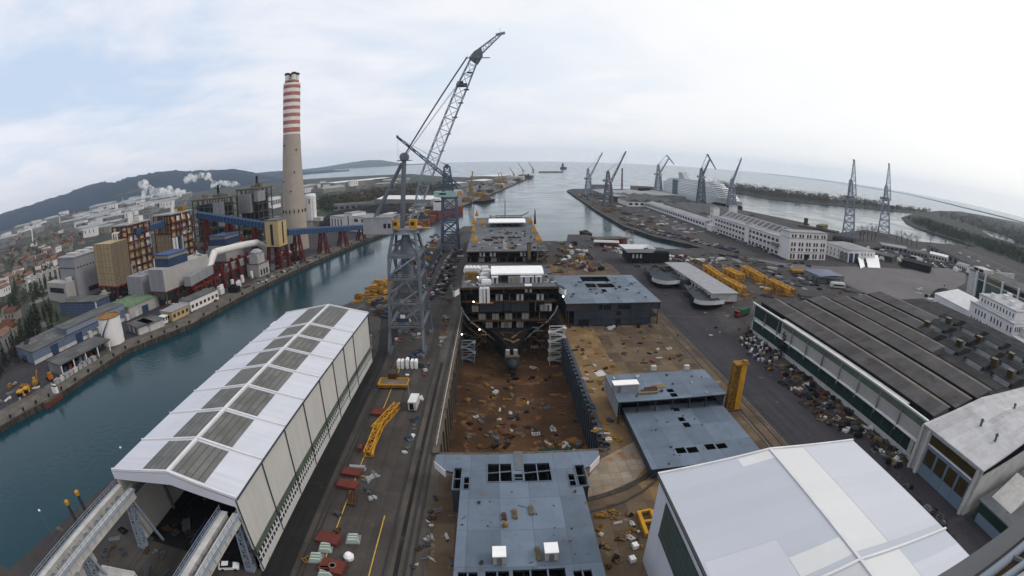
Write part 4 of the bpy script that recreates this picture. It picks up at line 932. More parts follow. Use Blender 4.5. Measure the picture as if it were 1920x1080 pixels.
# stair towers
def stair_tower(label, loc, w_, d_, h, n, m):
    t = thing('stair_tower', label, 'stair tower', loc)
    for sx in (-1,1):
        for sy in (-1,1): b = MB(); b.bar((sx*w_/2,sy*d_/2,0),(sx*w_/2,sy*d_/2,h),.24); b.build('post',m,t)
    for k in range(n):
        z0, z1 = h*k/n, h*(k+1)/n; s = 1 if k % 2 else -1
        b = MB(); b.bar((-s*w_/2*.8,-d_/4 if k%2 else d_/4,z0),(s*w_/2*.8,-d_/4 if k%2 else d_/4,z1),1.0,.3); b.build('flight',m,t)
        b = MB(); b.box(-w_/2,w_/2,-d_/2,-d_/2+.15,z1-.1,z1+.1); b.box(-w_/2,w_/2,d_/2-.15,d_/2,z1-.1,z1+.1); b.box(s*w_/2-.6,s*w_/2+.6,-d_/2,d_/2,z1-.08,z1); b.bar((-w_/2,-d_/2,z1+.95),(w_/2,-d_/2,z1+.95),.12); b.build('landing',m,t)
    return t
stair_tower('white zigzag stair tower standing on the dock floor right of the bulb', (22.6,172,DZ), 5.4, 3.4, 14.5, 8, 'white_dirty')
stair_tower('pale zigzag scaffold stair on the right of the ship between the two decks', (22.0,222,ZD), 5.4, 3, 9.5, 4, 'ridge_tan')
stair_tower('blue grey scaffold frame under the left flare of the hull', (-10.6,174,DZ), 4.6, 3, 8.5, 4, 'crane_pale')
p = AT(992,481,225); t = thing('lift_mast', 'brown steel lift mast at the face of the aft block', 'mast', (p[0],224.6,ZD)); b = MB(); b.truss((0,0,0),(0,0,9.5),1.4,1.4,6,.25); b.build('frame','rust',t); b = MB(); b.cb(0,-.9,2,1.4,.6,7); b.build('cover','olive_trim',t)
for px, py0, py1, m, l in ((947,410,373,'ridge_tan','thin pale pole standing on the far ship deck'),(1003,420,393,'steel_dark','dark post at the right rear of the ship deck')):
    p = G(px, py0, UZ); b = MB(); b.tube((0,0,0),(0,0,AT(px,py1,p[1])[2]-UZ),.35 if m!='steel_dark' else .8,.25,8); tag(b.build('pole',m,loc=(p[0],p[1],UZ)),l,'pole')
t = thing('deck_crane', 'small lattice boom lying along the far edge of the ship deck', 'crane', (8,350,UZ)); b = MB(); b.truss((-12,0,1.6),(11,0,1.6),1.4,1.4,10,.2); b.build('jib','grey_mid',t); b = MB(); b.cb(-9,0,0,3,2.4,2.6); b.build('cab','white_dirty',t); b = MB(); b.bar((11,0,2),(16,0,4.6),.5); b.build('arm','steel_dark',t)
# ---------------------------------------------------------------- grey deck block at the dock head
NZ = 6.0
blk = thing('deck_block', 'blue grey steel deck block with winged front and open hatches at the dock head', 'ship block', (4, 66, 0))
b = MB()
hs = [hole(914,870,960,904,NZ), hole(982,869,1033,903,NZ), hole(964,889,981,902,NZ), hole(1066,889,1079,912,NZ), hole(1081,872,1100,911,NZ), hole(869,895,880,918,NZ), hole(850,878,865,918,NZ)]
hs2 = [hole(962,1067,1062,1098,NZ), hole(1077,1069,1112,1098,NZ), hole(858,1073,895,1098,NZ), hole(910,1071,955,1098,NZ)]
hs2 = [(h[0],h[1],44.5,h[3]) for h in hs2]
cells(b, -9.0, 17.2, 74.7, 87.0, NZ-.45, NZ, [(max(h[0],-8.9),h[1],max(h[2],74.9),h[3]) for h in hs], 0, 1)
cells(b, -7.3, 15.9, 42, 74.7, NZ-.45, NZ, hs2, 0, 1)
b.prism([(-12.9,87),(-13.1,84.4),(-10.6,81.2),(-9,80.6),(-9,87)], NZ-.45, NZ, 1, 0); b.prism([(17.2,87),(17.2,80.8),(18.4,81.4),(21,85),(21.2,87)], NZ-.45, NZ, 1, 0)
dk = b.build('deck', ['deck','steel_side'], blk, w=True)
b = MB(); b.box(-7.2,-6.9,42,74.6,0,NZ-.5); b.box(15.5,15.8,42,74.6,0,NZ-.5); b.box(-8.9,17.1,86.6,86.9,0,NZ-.5); b.box(-8.9,-8.6,75,86.6,0,NZ-.5); b.box(16.8,17.1,75,86.6,0,NZ-.5); b.box(-8.6,-7.2,75,75.3,0,NZ-.5); b.box(15.8,16.8,75,75.3,0,NZ-.5)
b.build('side_plating','steel_side',blk,w=True)
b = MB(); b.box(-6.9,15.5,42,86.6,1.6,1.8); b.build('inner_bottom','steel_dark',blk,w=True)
for x in (-3,3.4,9.6): b = MB(); b.box(x,x+.2,42,86.4,1.8,NZ-.5); b.build('bulkhead','steel_dark',blk,w=True)
for p in ([(-13.15,84.4),(-10.6,81.1)], [(18.4,81.3),(21.05,85)]):
    b = MB(); b.bar((*p[0],NZ-.85),(*p[1],NZ-.85),.16,1.7); b.build('bulwark','white',blk,w=True)
for h in hs[:7]:
    b = MB(); x0, x1, y0, y1 = h; xm = (x0+x1)/2
    if x1-x0 > 2.5: b.bar((xm,y0,NZ-.1),(xm,y1,NZ-.1),.22); b.bar((x0,(y0+y1)/2,NZ-.1),(x1,(y0+y1)/2+.6,NZ-.1),.2)
    else: b.bar((x0,(y0+y1)/2,NZ-.1),(x1,(y0+y1)/2,NZ-.1),.18)
    for A, B_ in (((x0,y0),(x1,y0)),((x1,y0),(x1,y1)),((x1,y1),(x0,y1)),((x0,y1),(x0,y0))): b.bar((*A,NZ+.08),(*B_,NZ+.08),.16)
    b.build('hatch_coaming','deck',blk,w=True)
for h in hs2:
    b = MB(); n = max(1,int((h[1]-h[0])/3.2))
    for k in range(1, n+1): xx = h[0]+(h[1]-h[0])*k/(n+1); b.bar((xx,h[2],NZ-.1),(xx,h[3],NZ-.1),.25)
    b.bar((h[0],h[3],NZ+.08),(h[1],h[3],NZ+.08),.18); b.build('hatch_coaming','deck',blk,w=True)
b = MB(); p = G(971,848,NZ); b.cb(p[0],84.4,NZ+.01,1.7,7,.12); b.build('gangway','grey_mid',blk,w=True)
def white_cabin(px0, px1, py, label, rz=0):
    p, q = G(px0, py, NZ), G(px1, py, NZ); w_ = q[0]-p[0]; t = thing('site_cabin', label, 'cabin', ((p[0]+q[0])/2, p[1], NZ), rz)
    b = MB(); b.box(-w_/2,w_/2,0,2.3,.12,2.0); b.build('wall','clad_pale',t); b = MB(); b.box(-w_/2-.1,w_/2+.1,-.1,2.4,2.0,2.16); b.build('roof','white_bright',t); b = MB(); b.box(-.4,.4,-.05,0,.15,1.7); b.build('door','grey_mid',t); b = MB(); b.box(w_/2,w_/2+.04,.6,1.6,.9,1.6); b.build('window','glass_dark',t)
    for s in (-1,1): b = MB(); b.box(s*w_/2*.8-.1,s*w_/2*.8+.1,0,2.3,0,.12); b.build('skid','steel_dark',t)
white_cabin(925, 948.5, 1060, 'white site cabin with marks on its roof on the near deck block, left of two')
white_cabin(1022, 1046, 1053, 'square white site cabin with a blank roof on the near deck block, right of two')
for i, (px, py, L_, m, l) in enumerate(((945,970,2.1,'rust','short rusty bundle lying on the near grey deck'),(965,965,2.6,'timber','pale orange timber bundle in the middle of the near deck'),(996,958,2.6,'olive_trim','dark timber bundle right of the pale one on the near deck'),(1009,1040,3.3,'olive_trim','dark bundle of planks beside the right site cabin'),(947,986,.9,'ochre','little yellow tool box on the near deck'))):
    p = G(px, py, NZ); t = thing('plank_bundle', l, 'bundle', (p[0],p[1],NZ), .05)
    for k in range(4): b = MB(); b.box(-.36+k*.2,-.2+k*.2,-L_/2+r.uniform(-.1,.1),L_/2+r.uniform(-.1,.1),.1,.32+r.uniform(0,.12)); b.build('plank',m,t)
    for s in (-1,1): b = MB(); b.box(-.5,.5,s*L_*.3-.07,s*L_*.3+.07,0,.1); b.build('bearer','rust',t)
# ---------------------------------------------------------------- dark deck block right of the dock (A), flat blocks (B, C)
AZ_ = 9.8
pa = [G(1058,569,AZ_), G(1228,567,AZ_), G(1194,515,AZ_), G(1046,517,AZ_)]
ax0, ax1, ay0, ay1 = 27.2, (pa[1][0]+pa[2][0])/2, (pa[0][1]+pa[1][1])/2, (pa[2][1]+pa[3][1])/2
A_ = thing('deck_block', 'tall dark grey ship block with two wide hatches standing beside the hull', 'ship block', ((ax0+ax1)/2, ay0, 0))
b = MB(); hA = [hole(1089,518.5,1141,527.5,AZ_), hole(1098,531.5,1117,539,AZ_), hole(1120,531.5,1151,539,AZ_), hole(1128,542,1137,547.5,AZ_)]
cells(b, ax0, ax1, ay0, ay1, AZ_-.4, AZ_, hA, 0, 1); b.build('deck',['deck','rust'],A_,w=True)
b = MB()
xs_ = [ax0+3.6, ax0+15, ax0+27, ax1-4]
b.box(xs_[0],xs_[-1],ay0+.8,ay0+1.1,.6,AZ_-.45); b.box(ax0+.2,ax0+.5,ay0+.6,ay1-.5,3.2,AZ_-.45); b.box(ax0+.5,xs_[0],ay0+.6,ay0+.9,6.6,AZ_-.45); b.box(xs_[-1],ax1-.2,ay0+.6,ay0+.9,6.8,AZ_-.45)
b.box(xs_[-1]-.3,xs_[-1],ay0+1,ay1-1,.6,6.6); b.box(ax1-.5,ax1-.2,ay0+.6,ay1-.6,6.8,AZ_-.45); b.box(ax0+.5,ax1-.5,ay1-.9,ay1-.6,.6,AZ_-.45)
b.build('side_plating','steel_side',A_,w=True)
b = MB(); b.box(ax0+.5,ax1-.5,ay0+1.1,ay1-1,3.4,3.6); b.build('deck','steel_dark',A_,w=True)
b = MB()
for x in xs_: b.box(x-.15,x+.15,ay0+.45,ay0+.8,.4,AZ_-.45)
for z in (3.3,6.5): b.box(ax0+3.6,ax1-4,ay0+.5,ay0+.8,z,z+.22)
b.build('stiffener','steel_side',A_,w=True)
for x, z, w_, h_ in ((ax0+5.3,.7,4.2,2.2),(ax0+20.4,.7,2.2,2),(ax0+20.6,4.4,1.8,1.7),(ax0+13.2,6.9,5,1.9),(ax0+21,6.9,5.4,1.9)): b = MB(); b.box(x,x+w_,ay0+.72,ay0+.8,z,z+h_); b.build('opening','dark',A_,w=True)
for x in (ax0+1.2, ax1-1): b = MB(); b.bar((x,ay0+1,0),(x,ay0+1,6.7),.35); b.build('prop','rust',A_,w=True)
for k in range(5): b = MB(); b.cb(ax0+5+k*5.6,ay0+2.2,0,1.4,1.4,.6); b.build('keel_block','timber',A_,w=True)
def flat_block(label, corners, z, zb, holes, extra):
    P4 = [G(x, y, z) for x, y in corners]; x0 = min(P4[0][0],P4[3][0]); x1 = (P4[1][0]+P4[2][0])/2; y1 = (P4[0][1]+P4[1][1])/2; y0 = (P4[2][1]+P4[3][1])/2; x0 = (P4[0][0]+P4[3][0])/2
    t = thing('deck_block', label, 'ship block', ((x0+x1)/2, (y0+y1)/2, 0)); b = MB(); cells(b, x0, x1, y0, y1, z-.3, z, [hole(*h, z) for h in holes], 0, 1); b.build('deck',['deck','steel_side'],t,w=True)
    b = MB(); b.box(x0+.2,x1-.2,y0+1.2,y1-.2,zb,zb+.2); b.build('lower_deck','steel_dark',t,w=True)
    b = MB(); b.box(x0,x0+.2,y0+.4,y1,zb,z-.3); b.box(x1-.2,x1,y0+.4,y1,zb,z-.3); b.box(x0+.2,x1-.2,y1-.3,y1-.1,zb,z-.3)
    if extra == 'C': b.box(x0+.2,x1-.2,y0+.1,y0+.3,zb,z-.3)
    b.build('side_plating','steel_side' if extra == 'C' else 'clad_grey',t,w=True)
    for k in range(7): b = MB(); xx = x0+.8+(x1-x0-1.6)*k/6; b.bar((xx,y0+1,0),(xx,y0+1,z-.3),.35); b.build('prop','steel_side',t,w=True)
    for k in range(5): b = MB(); xx = x0+2+(x1-x0-4)*k/4; b.cb(xx,y0+4,0,1.2,1.2,zb); b.cb(xx,y1-3,0,1.2,1.2,zb); each(b,'support','timber',t,w=True)
    return x0, x1, y0, y1
BX = flat_block('blue grey flat ship block with a white box and orange plate on top', ((1140,703),(1320,692),(1363,739),(1152,754)), 7.0, 2.6, [(1250,729,1263,735.5),(1257,737,1270,744)], 'B')
CX_ = flat_block('lower blue grey flat deck section with four hatch pairs partly under another block', ((1163,757),(1352,757),(1422,838),(1229,897)), 3.2, 1.2, [(1262,764,1274,771),(1272,782,1284,790),(1281,792,1294,801),(1267,839,1286,850),(1288,838,1309,849),(1322,832,1341,843),(1343,831,1363,841)], 'C')
p = G(1172,733,7); t = thing('site_cabin','white box cabin on the upper flat block','cabin',(p[0],p[1],7)); b = MB(); b.box(-3.3,3.3,-1,1.6,0,2.2); b.build('wall','clad_grey',t); b = MB(); b.box(-3.4,3.4,-1.1,1.7,2.2,2.4); b.build('roof','white_bright',t); b = MB(); b.box(-2.4,-1.4,-1.05,-1,.1,1.9); b.build('door','grey_mid',t)
p = G(1234,725,7); b = MB(); b.box(-1.8,1.8,-1,1,.02,.1); b.box(-1.8,1.8,-1,-.9,.1,.25); tag(b.build('steel_plate','ochre',loc=(*p,7)),'flat orange plate lying on the upper flat block','plate')
for px, py, l in ((1225,694,'small white crate at the far edge of the upper flat block, left one'),(1287,693,'small white crate at the far edge of the upper flat block, right one')):
    p = G(px, py, 7); t = thing('crate', l, 'crate', (*p,7)); b = MB(); b.box(-.75,.75,-.6,.6,.1,1.4); b.build('box','white_dirty',t); b = MB(); b.box(-.8,.8,-.65,.65,0,.1); b.build('pallet','timber',t)
p = G(1190,733,7); 
for k in range(3): b = MB(); b.cb(0,0,0,5.5-k,.9,.5,.1*k); tag(b.build('timber','rust' if k else 'olive_trim',loc=(p[0]+3+k*.8,p[1]-2.0+k*1.3,7)),'brown heap of baulks beside the white box cabin','timber','baulks on the upper flat block')
# yellow steel tower beside the flat blocks
t = thing('steel_tower', 'yellow box girder tower with lattice back standing beside the flat blocks', 'tower', (65.4,110,0))
b = MB(); b.box(-.2,1.5,-1.0,.3,0,13.8); b.build('column','yellow',t); b = MB(); b.truss((-1.6,.4,0),(-1.2,.4,13.6),1.5,1.5,9,.26); b.build('lattice','ochre',t)
b = MB(); b.box(-2.2,2.0,-1.3,1.4,13.8,14.3); b.box(.4,1.7,-1,.4,14.3,14.9); b.build('head','ochre',t); b = MB(); b.box(-2.6,2.2,-1.6,1.8,0,.4); b.build('base','rust',t)
# ================================================================ RIGHT SIDE: halls, long shop, workshop, offices
WIN = {}
def window(parent, m, w_, h_, loc, rz=0, sill=True, nm='window'):
    """dark pane in a thin frame, facing local -Y; same sizes share a mesh"""
    k = (m, round(w_,2), round(h_,2), sill)
    if k not in WIN:
        b = MB(); b.box(-w_/2,w_/2,-.06,.06,0,h_,0)
        if sill: b.box(-w_/2-.1,w_/2+.1,-.16,.04,-.16,-.02,1)
        o = b.build(nm, [m,'plaster'], parent); WIN[k] = o; o.location = loc; o.rotation_euler.z = rz; return o
    return inst(WIN[k], nm, parent, loc, rz)
# -- big pale hall, bottom right
RX0, RX1, RR, EZ, RZ = 24.6, 64.0, 43.4, 19.8, 22.3
rh = thing('industrial_hall', 'huge pale blue grey gabled hall at the lower right with a cream ridge strip', 'hall', (RR, 30, 0))
YF, YN = 58.6, -30
def rz_at(x): return RZ - (RZ-EZ)*(abs(x-RR)/((RR-RX0) if x < RR else (RX1-RR)))
b = MB()
b.quad((RX0-.3,YN,EZ-.04),(RR,YN,RZ),(RR,YF-.8,RZ),(RX0-.3,YF+.2,EZ-.04)); b.quad((RR,YN,RZ),(RX1+.3,YN,EZ-.04),(RX1+.3,YF+.2,EZ-.04),(RR,YF-.8,RZ))
b.quad((RX0-.3,YF+.2,EZ-.4),(RR,YF-.8,RZ-.4),(RR,YN,RZ-.4),(RX0-.3,YN,EZ-.4)); b.quad((RX1+.3,YF+.2,EZ-.4),(RX1+.3,YN,EZ-.4),(RR,YN,RZ-.4),(RR,YF-.8,RZ-.4))
for p, q in (((RX0-.3,YF+.2,EZ),(RR,YF-.8,RZ)),((RR,YF-.8,RZ),(RX1+.3,YF+.2,EZ))): b.quad((p[0],p[1],p[2]-.4),(q[0],q[1],q[2]-.4),q,p)
b.quad((RX0-.3,YN,EZ-.4),(RX0-.3,YN,EZ-.04),(RX0-.3,YF+.2,EZ-.04),(RX0-.3,YF+.2,EZ-.4))
b.quad((RX1+.3,YF+.2,EZ-.4),(RX1+.3,YF+.2,EZ-.04),(RX1+.3,YN,EZ-.04),(RX1+.3,YN,EZ-.4))
rf = b.build('roof','rs_grey',rh,w=True)
def patch(x0, x1, y0, y1, m):
    b = MB(); z = .02; p = [(x0,y0,rz_at(x0)+z),(x1,y0,rz_at(x1)+z),(x1,y1,rz_at(x1)+z),(x0,y1,rz_at(x0)+z)]; b.quad(*p)
    o = b.build('roof_panel',m,rf); o.location = tuple(-c for c in rh.location)
YS = 29.6
patch(RR+.3, RR+7.2, YS+1.6, YF-.9, 'rs_white'); patch(RX0+12.6, RR-.4, YF-3.3, YF-.95, 'rs_white'); patch(RR-8.5, RR-.4, YS+1.4, YS+5.2, 'rs_white')
patch(RR+7.3, RX1, YS+1.6, YF-.3, 'rs_mid'); patch(RR+.3, RR+8, YN, YS-.4, 'rs_white'); patch(RR-9, RR-.4, YN, YS-.4, 'rs_dirty'); patch(RR+8.1, RX1, YN, YS-4, 'rs_mid'); patch(RX0, RR-8.6, YS+1.4, YS+9, 'rs_mid')
b = MB()
b.bar((RR,YN,RZ+.08),(RR,YF-.8,RZ+.08),.5,.2); b.bar((RX0-.3,YS,EZ+.06),(RR,YS,RZ+.1),.4,.25); b.bar((RR,YS,RZ+.1),(RX1+.6,YS,EZ+.06),.4,.25)
b.bar((RX0-.4,YF+.2,EZ+.05),(RR,YF-.8,RZ+.1),.35,.25); b.bar((RR,YF-.8,RZ+.1),(RX1+.4,YF+.2,EZ+.05),.35,.25)
o = b.build('roof_trim','white',rf); o.location = tuple(-c for c in rh.location)
b = MB(); b.bar((RX0-.45,YN,EZ-.35),(RX0-.45,YF,EZ-.35),.3,.35); b.build('gutter','frame_grey',rh,w=True)
b = MB(); b.box(RX0,RX0+.3,YN,YF,0,EZ-.4); b.box(RX1-.3,RX1,YN,YF,0,EZ-.4); b.box(RX0+.3,RX1-.3,YF-1.1,YF-.8,0,EZ-.4); wl = b.build('wall','rs_mid',rh,w=True)
b = MB(); b.add([(RX0-.05,54.4,17.4),(RX0-.05,54.6,10.2),(RX0-.05,10,9.5),(RX0-.05,10,17.0),(RX0,54.4,17.4),(RX0,54.6,10.2),(RX0,10,9.5),(RX0,10,17.0)],[(0,1,2,3),(4,5,1,0),(7,6,5,4)]); o = b.build('window_band','green_glass',wl); o.location = tuple(-c for c in rh.location)
# -- long shop with parallel roof monitors
ls = thing('long_workshop', 'long dark roofed workshop with parallel roof monitors and a green banded side', 'workshop', (103, 118, 0))
LY0, LY1, LX = 67.5, 170.5, 103.0
b = MB(); b.box(LX,LX+.4,LY0,LY1,0,12.3); b.box(LX+.4,218,LY1-.4,LY1,0,10); b.box(LX+.4,196,LY0,LY0+.4,0,11)
wl = b.build('wall','white_dirty',ls,w=True); loff = tuple(-c for c in ls.location)
def lsp(name, m, x0, x1, y0, y1, z0, z1): b = MB(); b.box(x0,x1,y0,y1,z0,z1); o = b.build(name,m,wl); o.location = loff
lsp('wall_band','green_wall',LX-.06,LX,LY0+4,LY1-2,1.7,5.9); lsp('ledge','white',LX-1.0,LX+.02,LY0,LY1-4,6.0,6.3); lsp('cornice','white',LX-.35,LX+.3,LY0,LY1,12.3,12.6)
lsp('glazing_band','green_pane',LX-.05,LX,LY0+1,LY1-24,9.9,11.8); lsp('glazing_band','green_dark',LX-.05,LX,LY1-23.5,LY1-2,7.2,11.8)
lsp('wall_panel','clad_pale',LX-.04,LX,LY0+1,LY1-24,6.4,9.8)
for i in range(21): lsp('mullion','frame_grey',LX-.12,LX-.05,LY0+2+i*5,LY0+2.25+i*5,1.8,5.9)
for i in range(11):
    y = LY0+.6+i*10.1; b = MB(); b.bar((LX-.5,y,6.2),(LX-.5,y,9.4),.4,.4); b.bar((LX-.9,y,6.2),(LX-.9,y,4.9),.35,.35); b.bar((LX-.5,y,9.3),(LX-.1,y,11.6),.22,.22); b.build('vent_pipe','plaster_grey',ls,w=True)
b = MB(); b.box(LX+.4,218,LY0+.4,LY1-.4,11.2,11.5); b.box(150,222,72,LY1-8,11.5,11.7); b.box(158,218,LY1-.4,176,9,9.3); bs = b.build('roof','shop_roof2',ls,w=True)
mon = [(105.5,113.6,LY0+.5,168),(117.2,127.2,LY0+1,165.5),(131.6,141.5,LY0+2,171),(145.6,155.4,69.6+34,170),(160.5,170,69.6+52,172),(176,187,132,176)]
for i, (x0, x1, y0, y1) in enumerate(mon):
    t_ = thing; b = MB(); xm = x0+(x1-x0)*.82
    zl, zt, zr = 13.1, 14.3, 12.1
    P = lambda y: [(x0,y,11.4),(x0,y,zl),(xm,y,zt),(x1,y,zr),(x1,y,11.4)]
    a, c = P(y0), P(y1)
    b.add(a+c,[(4,3,2,1,0),(5,6,7,8,9)]); n = len(b.v)-10
    for j, kk in ((0,2),(1,0),(2,1),(3,2)): b.f.append((n+j,n+j+1,n+j+6,n+j+5)); b.k.append(kk)
    b.box(x0-.25,x0,y0,y1,zl-.25,zl+.12,2); b.bar((xm+.6,y0,zt-.1),(xm+.6,y1,zt-.1),1.5,.2,1)
    o = b.build('roof_monitor',['shop_roof','ridge_tan','dark'],ls,w=True)
    for k in range(int((y1-y0)/11)):
        b = MB(); yy = y0+4+k*11+R.uniform(-1,1); b.cb(x1+1.5,yy,11.5,.9,1.4,.5); b.build('skylight','grey_light',ls,w=True)
b = MB(); b.box(LX+.5,LX+1.9,LY0+10,148,11.55,12.5); b.build('parapet_walk','white_dirty',ls,w=True)
# close set cross roofs with chimneys behind the monitors
rows = [(160,171),(177,188),(194,205)]
for ri, (x0, x1) in enumerate(rows):
    for k in range(4):
        y0 = 70+k*15+ri*6; b = MB(); xm = (x0+x1)/2
        b.add([(x0,y0,11.7),(x0,y0,13),(xm,y0,14.2),(x1,y0,13),(x1,y0,11.7),(x0,y0+11.5,11.7),(x0,y0+11.5,13),(xm,y0+11.5,14.2),(x1,y0+11.5,13),(x1,y0+11.5,11.7)],[(4,3,2,1,0),(5,6,7,8,9),(0,1,6,5),(1,2,7,6),(2,3,8,7),(3,4,9,8)]); o = b.build('roof_monitor','shop_roof2',ls,w=True)
        b = MB(); b.add([(x0-2.6,y0+1,11.75),(x0-.4,y0+1,12.9),(x0-.4,y0+9,12.9),(x0-2.6,y0+9,11.75)],[(0,1,2,3)]); b.box(x0-2.6,x0-.4,y0+9,y0+9.3,11.7,12.9); b.build('skylight','gutter',ls,w=True)
for px, py in ((1738,612),(1778,605),(1798,648),(1835,640),(1863,683),(1895,672),(1893,705)):
    p = G(px, py, 14); b = MB(); b.cb(p[0],p[1],13,2.5,2.5,2.8,.2); b.cb(p[0],p[1],15.8,2.8,2.8,.35,.2); b.build('chimney','hull_edge' if 0 else 'amber_glass',ls,w=True)
# -- workshop with pale ribbed roof and big doors
ws = thing('workshop', 'workshop with pale ribbed roof, amber glazing and blue sliding doors at the right edge', 'workshop', (103, 55, 0))
b = MB(); b.add([(100.2,43,12.6),(100.2,67,12.6),(130,67,14.8),(130,43,14.8),(190,43,11),(190,67,11)],[(0,3,2,1),(3,4,5,2)]); b.add([(100.2,43,12.2),(100.2,67,12.2),(130,67,14.4),(130,43,14.4),(190,43,10.6),(190,67,10.6)],[(1,2,3,0),(2,5,4,3)])
for p, q in (((100.2,43),(100.2,67)),): b.quad((100.2,43,12.2),(100.2,43,12.6),(100.2,67,12.6),(100.2,67,12.2))
b.quad((100.2,43,12.2),(130,43,14.4),(130,43,14.8),(100.2,43,12.6)); b.quad((130,43,14.4),(190,43,10.6),(190,43,11),(130,43,14.8))
b.build('roof','white_roof',ws,w=True)
b = MB(); b.box(101,101.4,43.4,66.6,8.8,12.2); b.box(101,101.4,63.6,66.6,0,8.8); b.box(101,101.4,43.4,45.6,0,8.8); b.box(101.4,190,43.4,43.8,0,10.4); b.box(101.4,190,66.2,66.6,0,10.4)
for y in (66.9,64.2,44.6): b.bar((100.6,y,0),(100.6,y,12),.9,.9)
wl = b.build('wall','white_dirty',ws,w=True)
b = MB(); b.box(100.93,101,45.6,63.4,8.9,11.2); o = b.build('glazing_band','amber_glass',wl); o.location = tuple(-c for c in ws.location)
b = MB(); b.box(100.8,101.2,45.6,63.6,8.4,8.75); o = b.build('lintel','white',wl); o.location = tuple(-c for c in ws.location)
for k in range(4):
    y0 = 45.7+k*4.45; b = MB(); b.box(101.05,101.25,y0,y0+4.35,.1,8.4); d_ = b.build('door','blue_door',ws,w=True)
    b = MB(); b.box(100.98,101.05,y0+.35,y0+4.0,3.4,7.4); o = b.build('door_glass','amber_glass',d_); o.location = tuple(-c for c in ws.location)
for px, py in ((1865,828),(1900,770),(1838,800)): p = G(px, py, 13.5); b = MB(); b.tube((p[0],p[1],13),(p[0],p[1],15.2),.4,n=8); b.lathe([(.7,15.2),(.1,15.8)],8,(p[0],p[1])); b.build('vent','gutter',ws,w=True)
an = thing('shed', 'low green sided annex with grey canopy beside the blue doored workshop', 'shed', (104, 36, 0))
b = MB(); b.box(103,175,14,41,0,5.0); b.build('wall','green_wall',an,w=True)
b = MB(); b.box(102.4,176,13.6,41.6,5.0,5.4); b.build('roof','gutter',an,w=True)
b = MB(); b.box(102.7,103,20,40,.2,2.4); b.build('plinth','blue_door',an,w=True)
for y0 in (40,28): b = MB(); b.add([(107,y0,5.45),(107,y0-8,5.45),(119,y0-8,8.4),(119,y0,8.4),(119,y0,5.45),(119,y0-8,5.45)],[(0,1,2,3),(3,4,0),(1,5,2),(3,2,5,4)]); b.build('roof_light','white_dirty',an,w=True)
# -- stepped white office
of = thing('office_building', 'stepped white office building with flat snow pale roofs behind the dark workshop', 'building', (229.5, 97, 0), -.179)
b = MB(); b.box(0,32,-18,14,0,7); b.box(0,34,14,52,0,11); b.box(0,26,52,86,0,7.5); b.box(5,34,18,50,11,14.3); b.box(8,32,-8,14,7,9.5)
wl = b.build('wall','white_wall',of)
b = MB(); b.box(-.4,32.4,-18.4,13.95,7,7.3); b.box(-.4,34.4,14,52.4,11,11.35); b.box(4.7,34.3,17.7,50.3,14.3,14.7); b.box(7.7,32.3,-8.3,13.9,9.5,9.8); b.build('roof','white_roof',of)
b = MB(); b.add([(-.4,52.4,7.5),(26.4,52.4,7.5),(26.4,86.4,7.5),(-.4,86.4,7.5),(13,62,11.2),(13,78,11.2)],[(0,1,4),(1,2,5,4),(2,3,5),(3,0,4,5)]); b.build('hip_roof','white',of)
for x, y, z, s in ((12,28,14.7,2.5),(20,40,14.7,3),(9,42,14.7,2),(28,24,14.7,3.4),(29,44,14.7,2.6),(18,22,14.7,2)): b = MB(); b.cb(x,y,z,s,s*1.3,1.6); b.build('roof_box','white',of)
for k in range(12): window(of,'glass_brown',1.1,1.7,(-.05,-15+k*2.35,2.2),-pi/2)
for rw in range(3):
    for k in range(13):
        if (k+rw) % 5 == 4: continue
        window(of,'glass_brown',1.0,1.6,(-.05,16+k*2.75,1.4+rw*3.3),-pi/2)
for k in range(6): window(of,'glass_brown',1.5 if k != 2 else 4,2.4,(-.05,55.5+k*5.2,2.4),-pi/2)
for k in range(11): window(of,'glass_brown',.9,1.2,(4.95,20+k*2.7,12.2),-pi/2)
for k in range(14): window(of,'glass_brown',1.1,1.5,(2+k*2.2,13.95,8.6),0); 
for k in range(13): window(of,'glass_brown',1.1,1.6,(2+k*2.3,-18.05,3),0)
of.scale = (1, 1, 1.4)
# -- hall with green doors at the right edge
gh = thing('assembly_hall', 'large pale hall with white piers and tall green doors at the far right', 'hall', (326, 140, 0), -.16)
b = MB(); b.box(0,1,0,78,0,17); b.box(1,70,77,78,0,17); b.box(1,70,0,1,0,15); b.build('wall','white_dirty',gh)
b = MB(); b.box(-.5,34,-.5,78.5,17,17.4); b.add([(34,-.5,17.4),(34,78.5,17.4),(70,78.5,12),(70,-.5,12)],[(0,1,2,3)]); b.build('roof','flat_roof',gh)
for k, (y0, y1, m) in enumerate(((2,18,'green_pane'),(20.5,36,'green_pane'),(38.5,56,'green_pane'),(58.5,66,'green_wall'))):
    b = MB(); b.box(-.08,0,y0,y1,0,12.5); b.build('door',m,gh); b = MB(); b.box(-.07,0,y0,y1,13.3,16.4); b.build('glazing_band','olive_trim' if k > 1 else 'glass_dark',gh)
for y in (1,19.2,37.2,57.2,67.6): b = MB(); b.box(-1.2,-.1,y-.7,y+.7,0,18); b.build('pier','white',gh)
b = MB(); b.box(2,16,62,76,17.4,20.2); pent = b.build('penthouse','white_dirty',gh)
for k in range(2): window(pent,'glass_dark',5,2,(1.95,65.5+k*6.4,17.9),-pi/2,False)
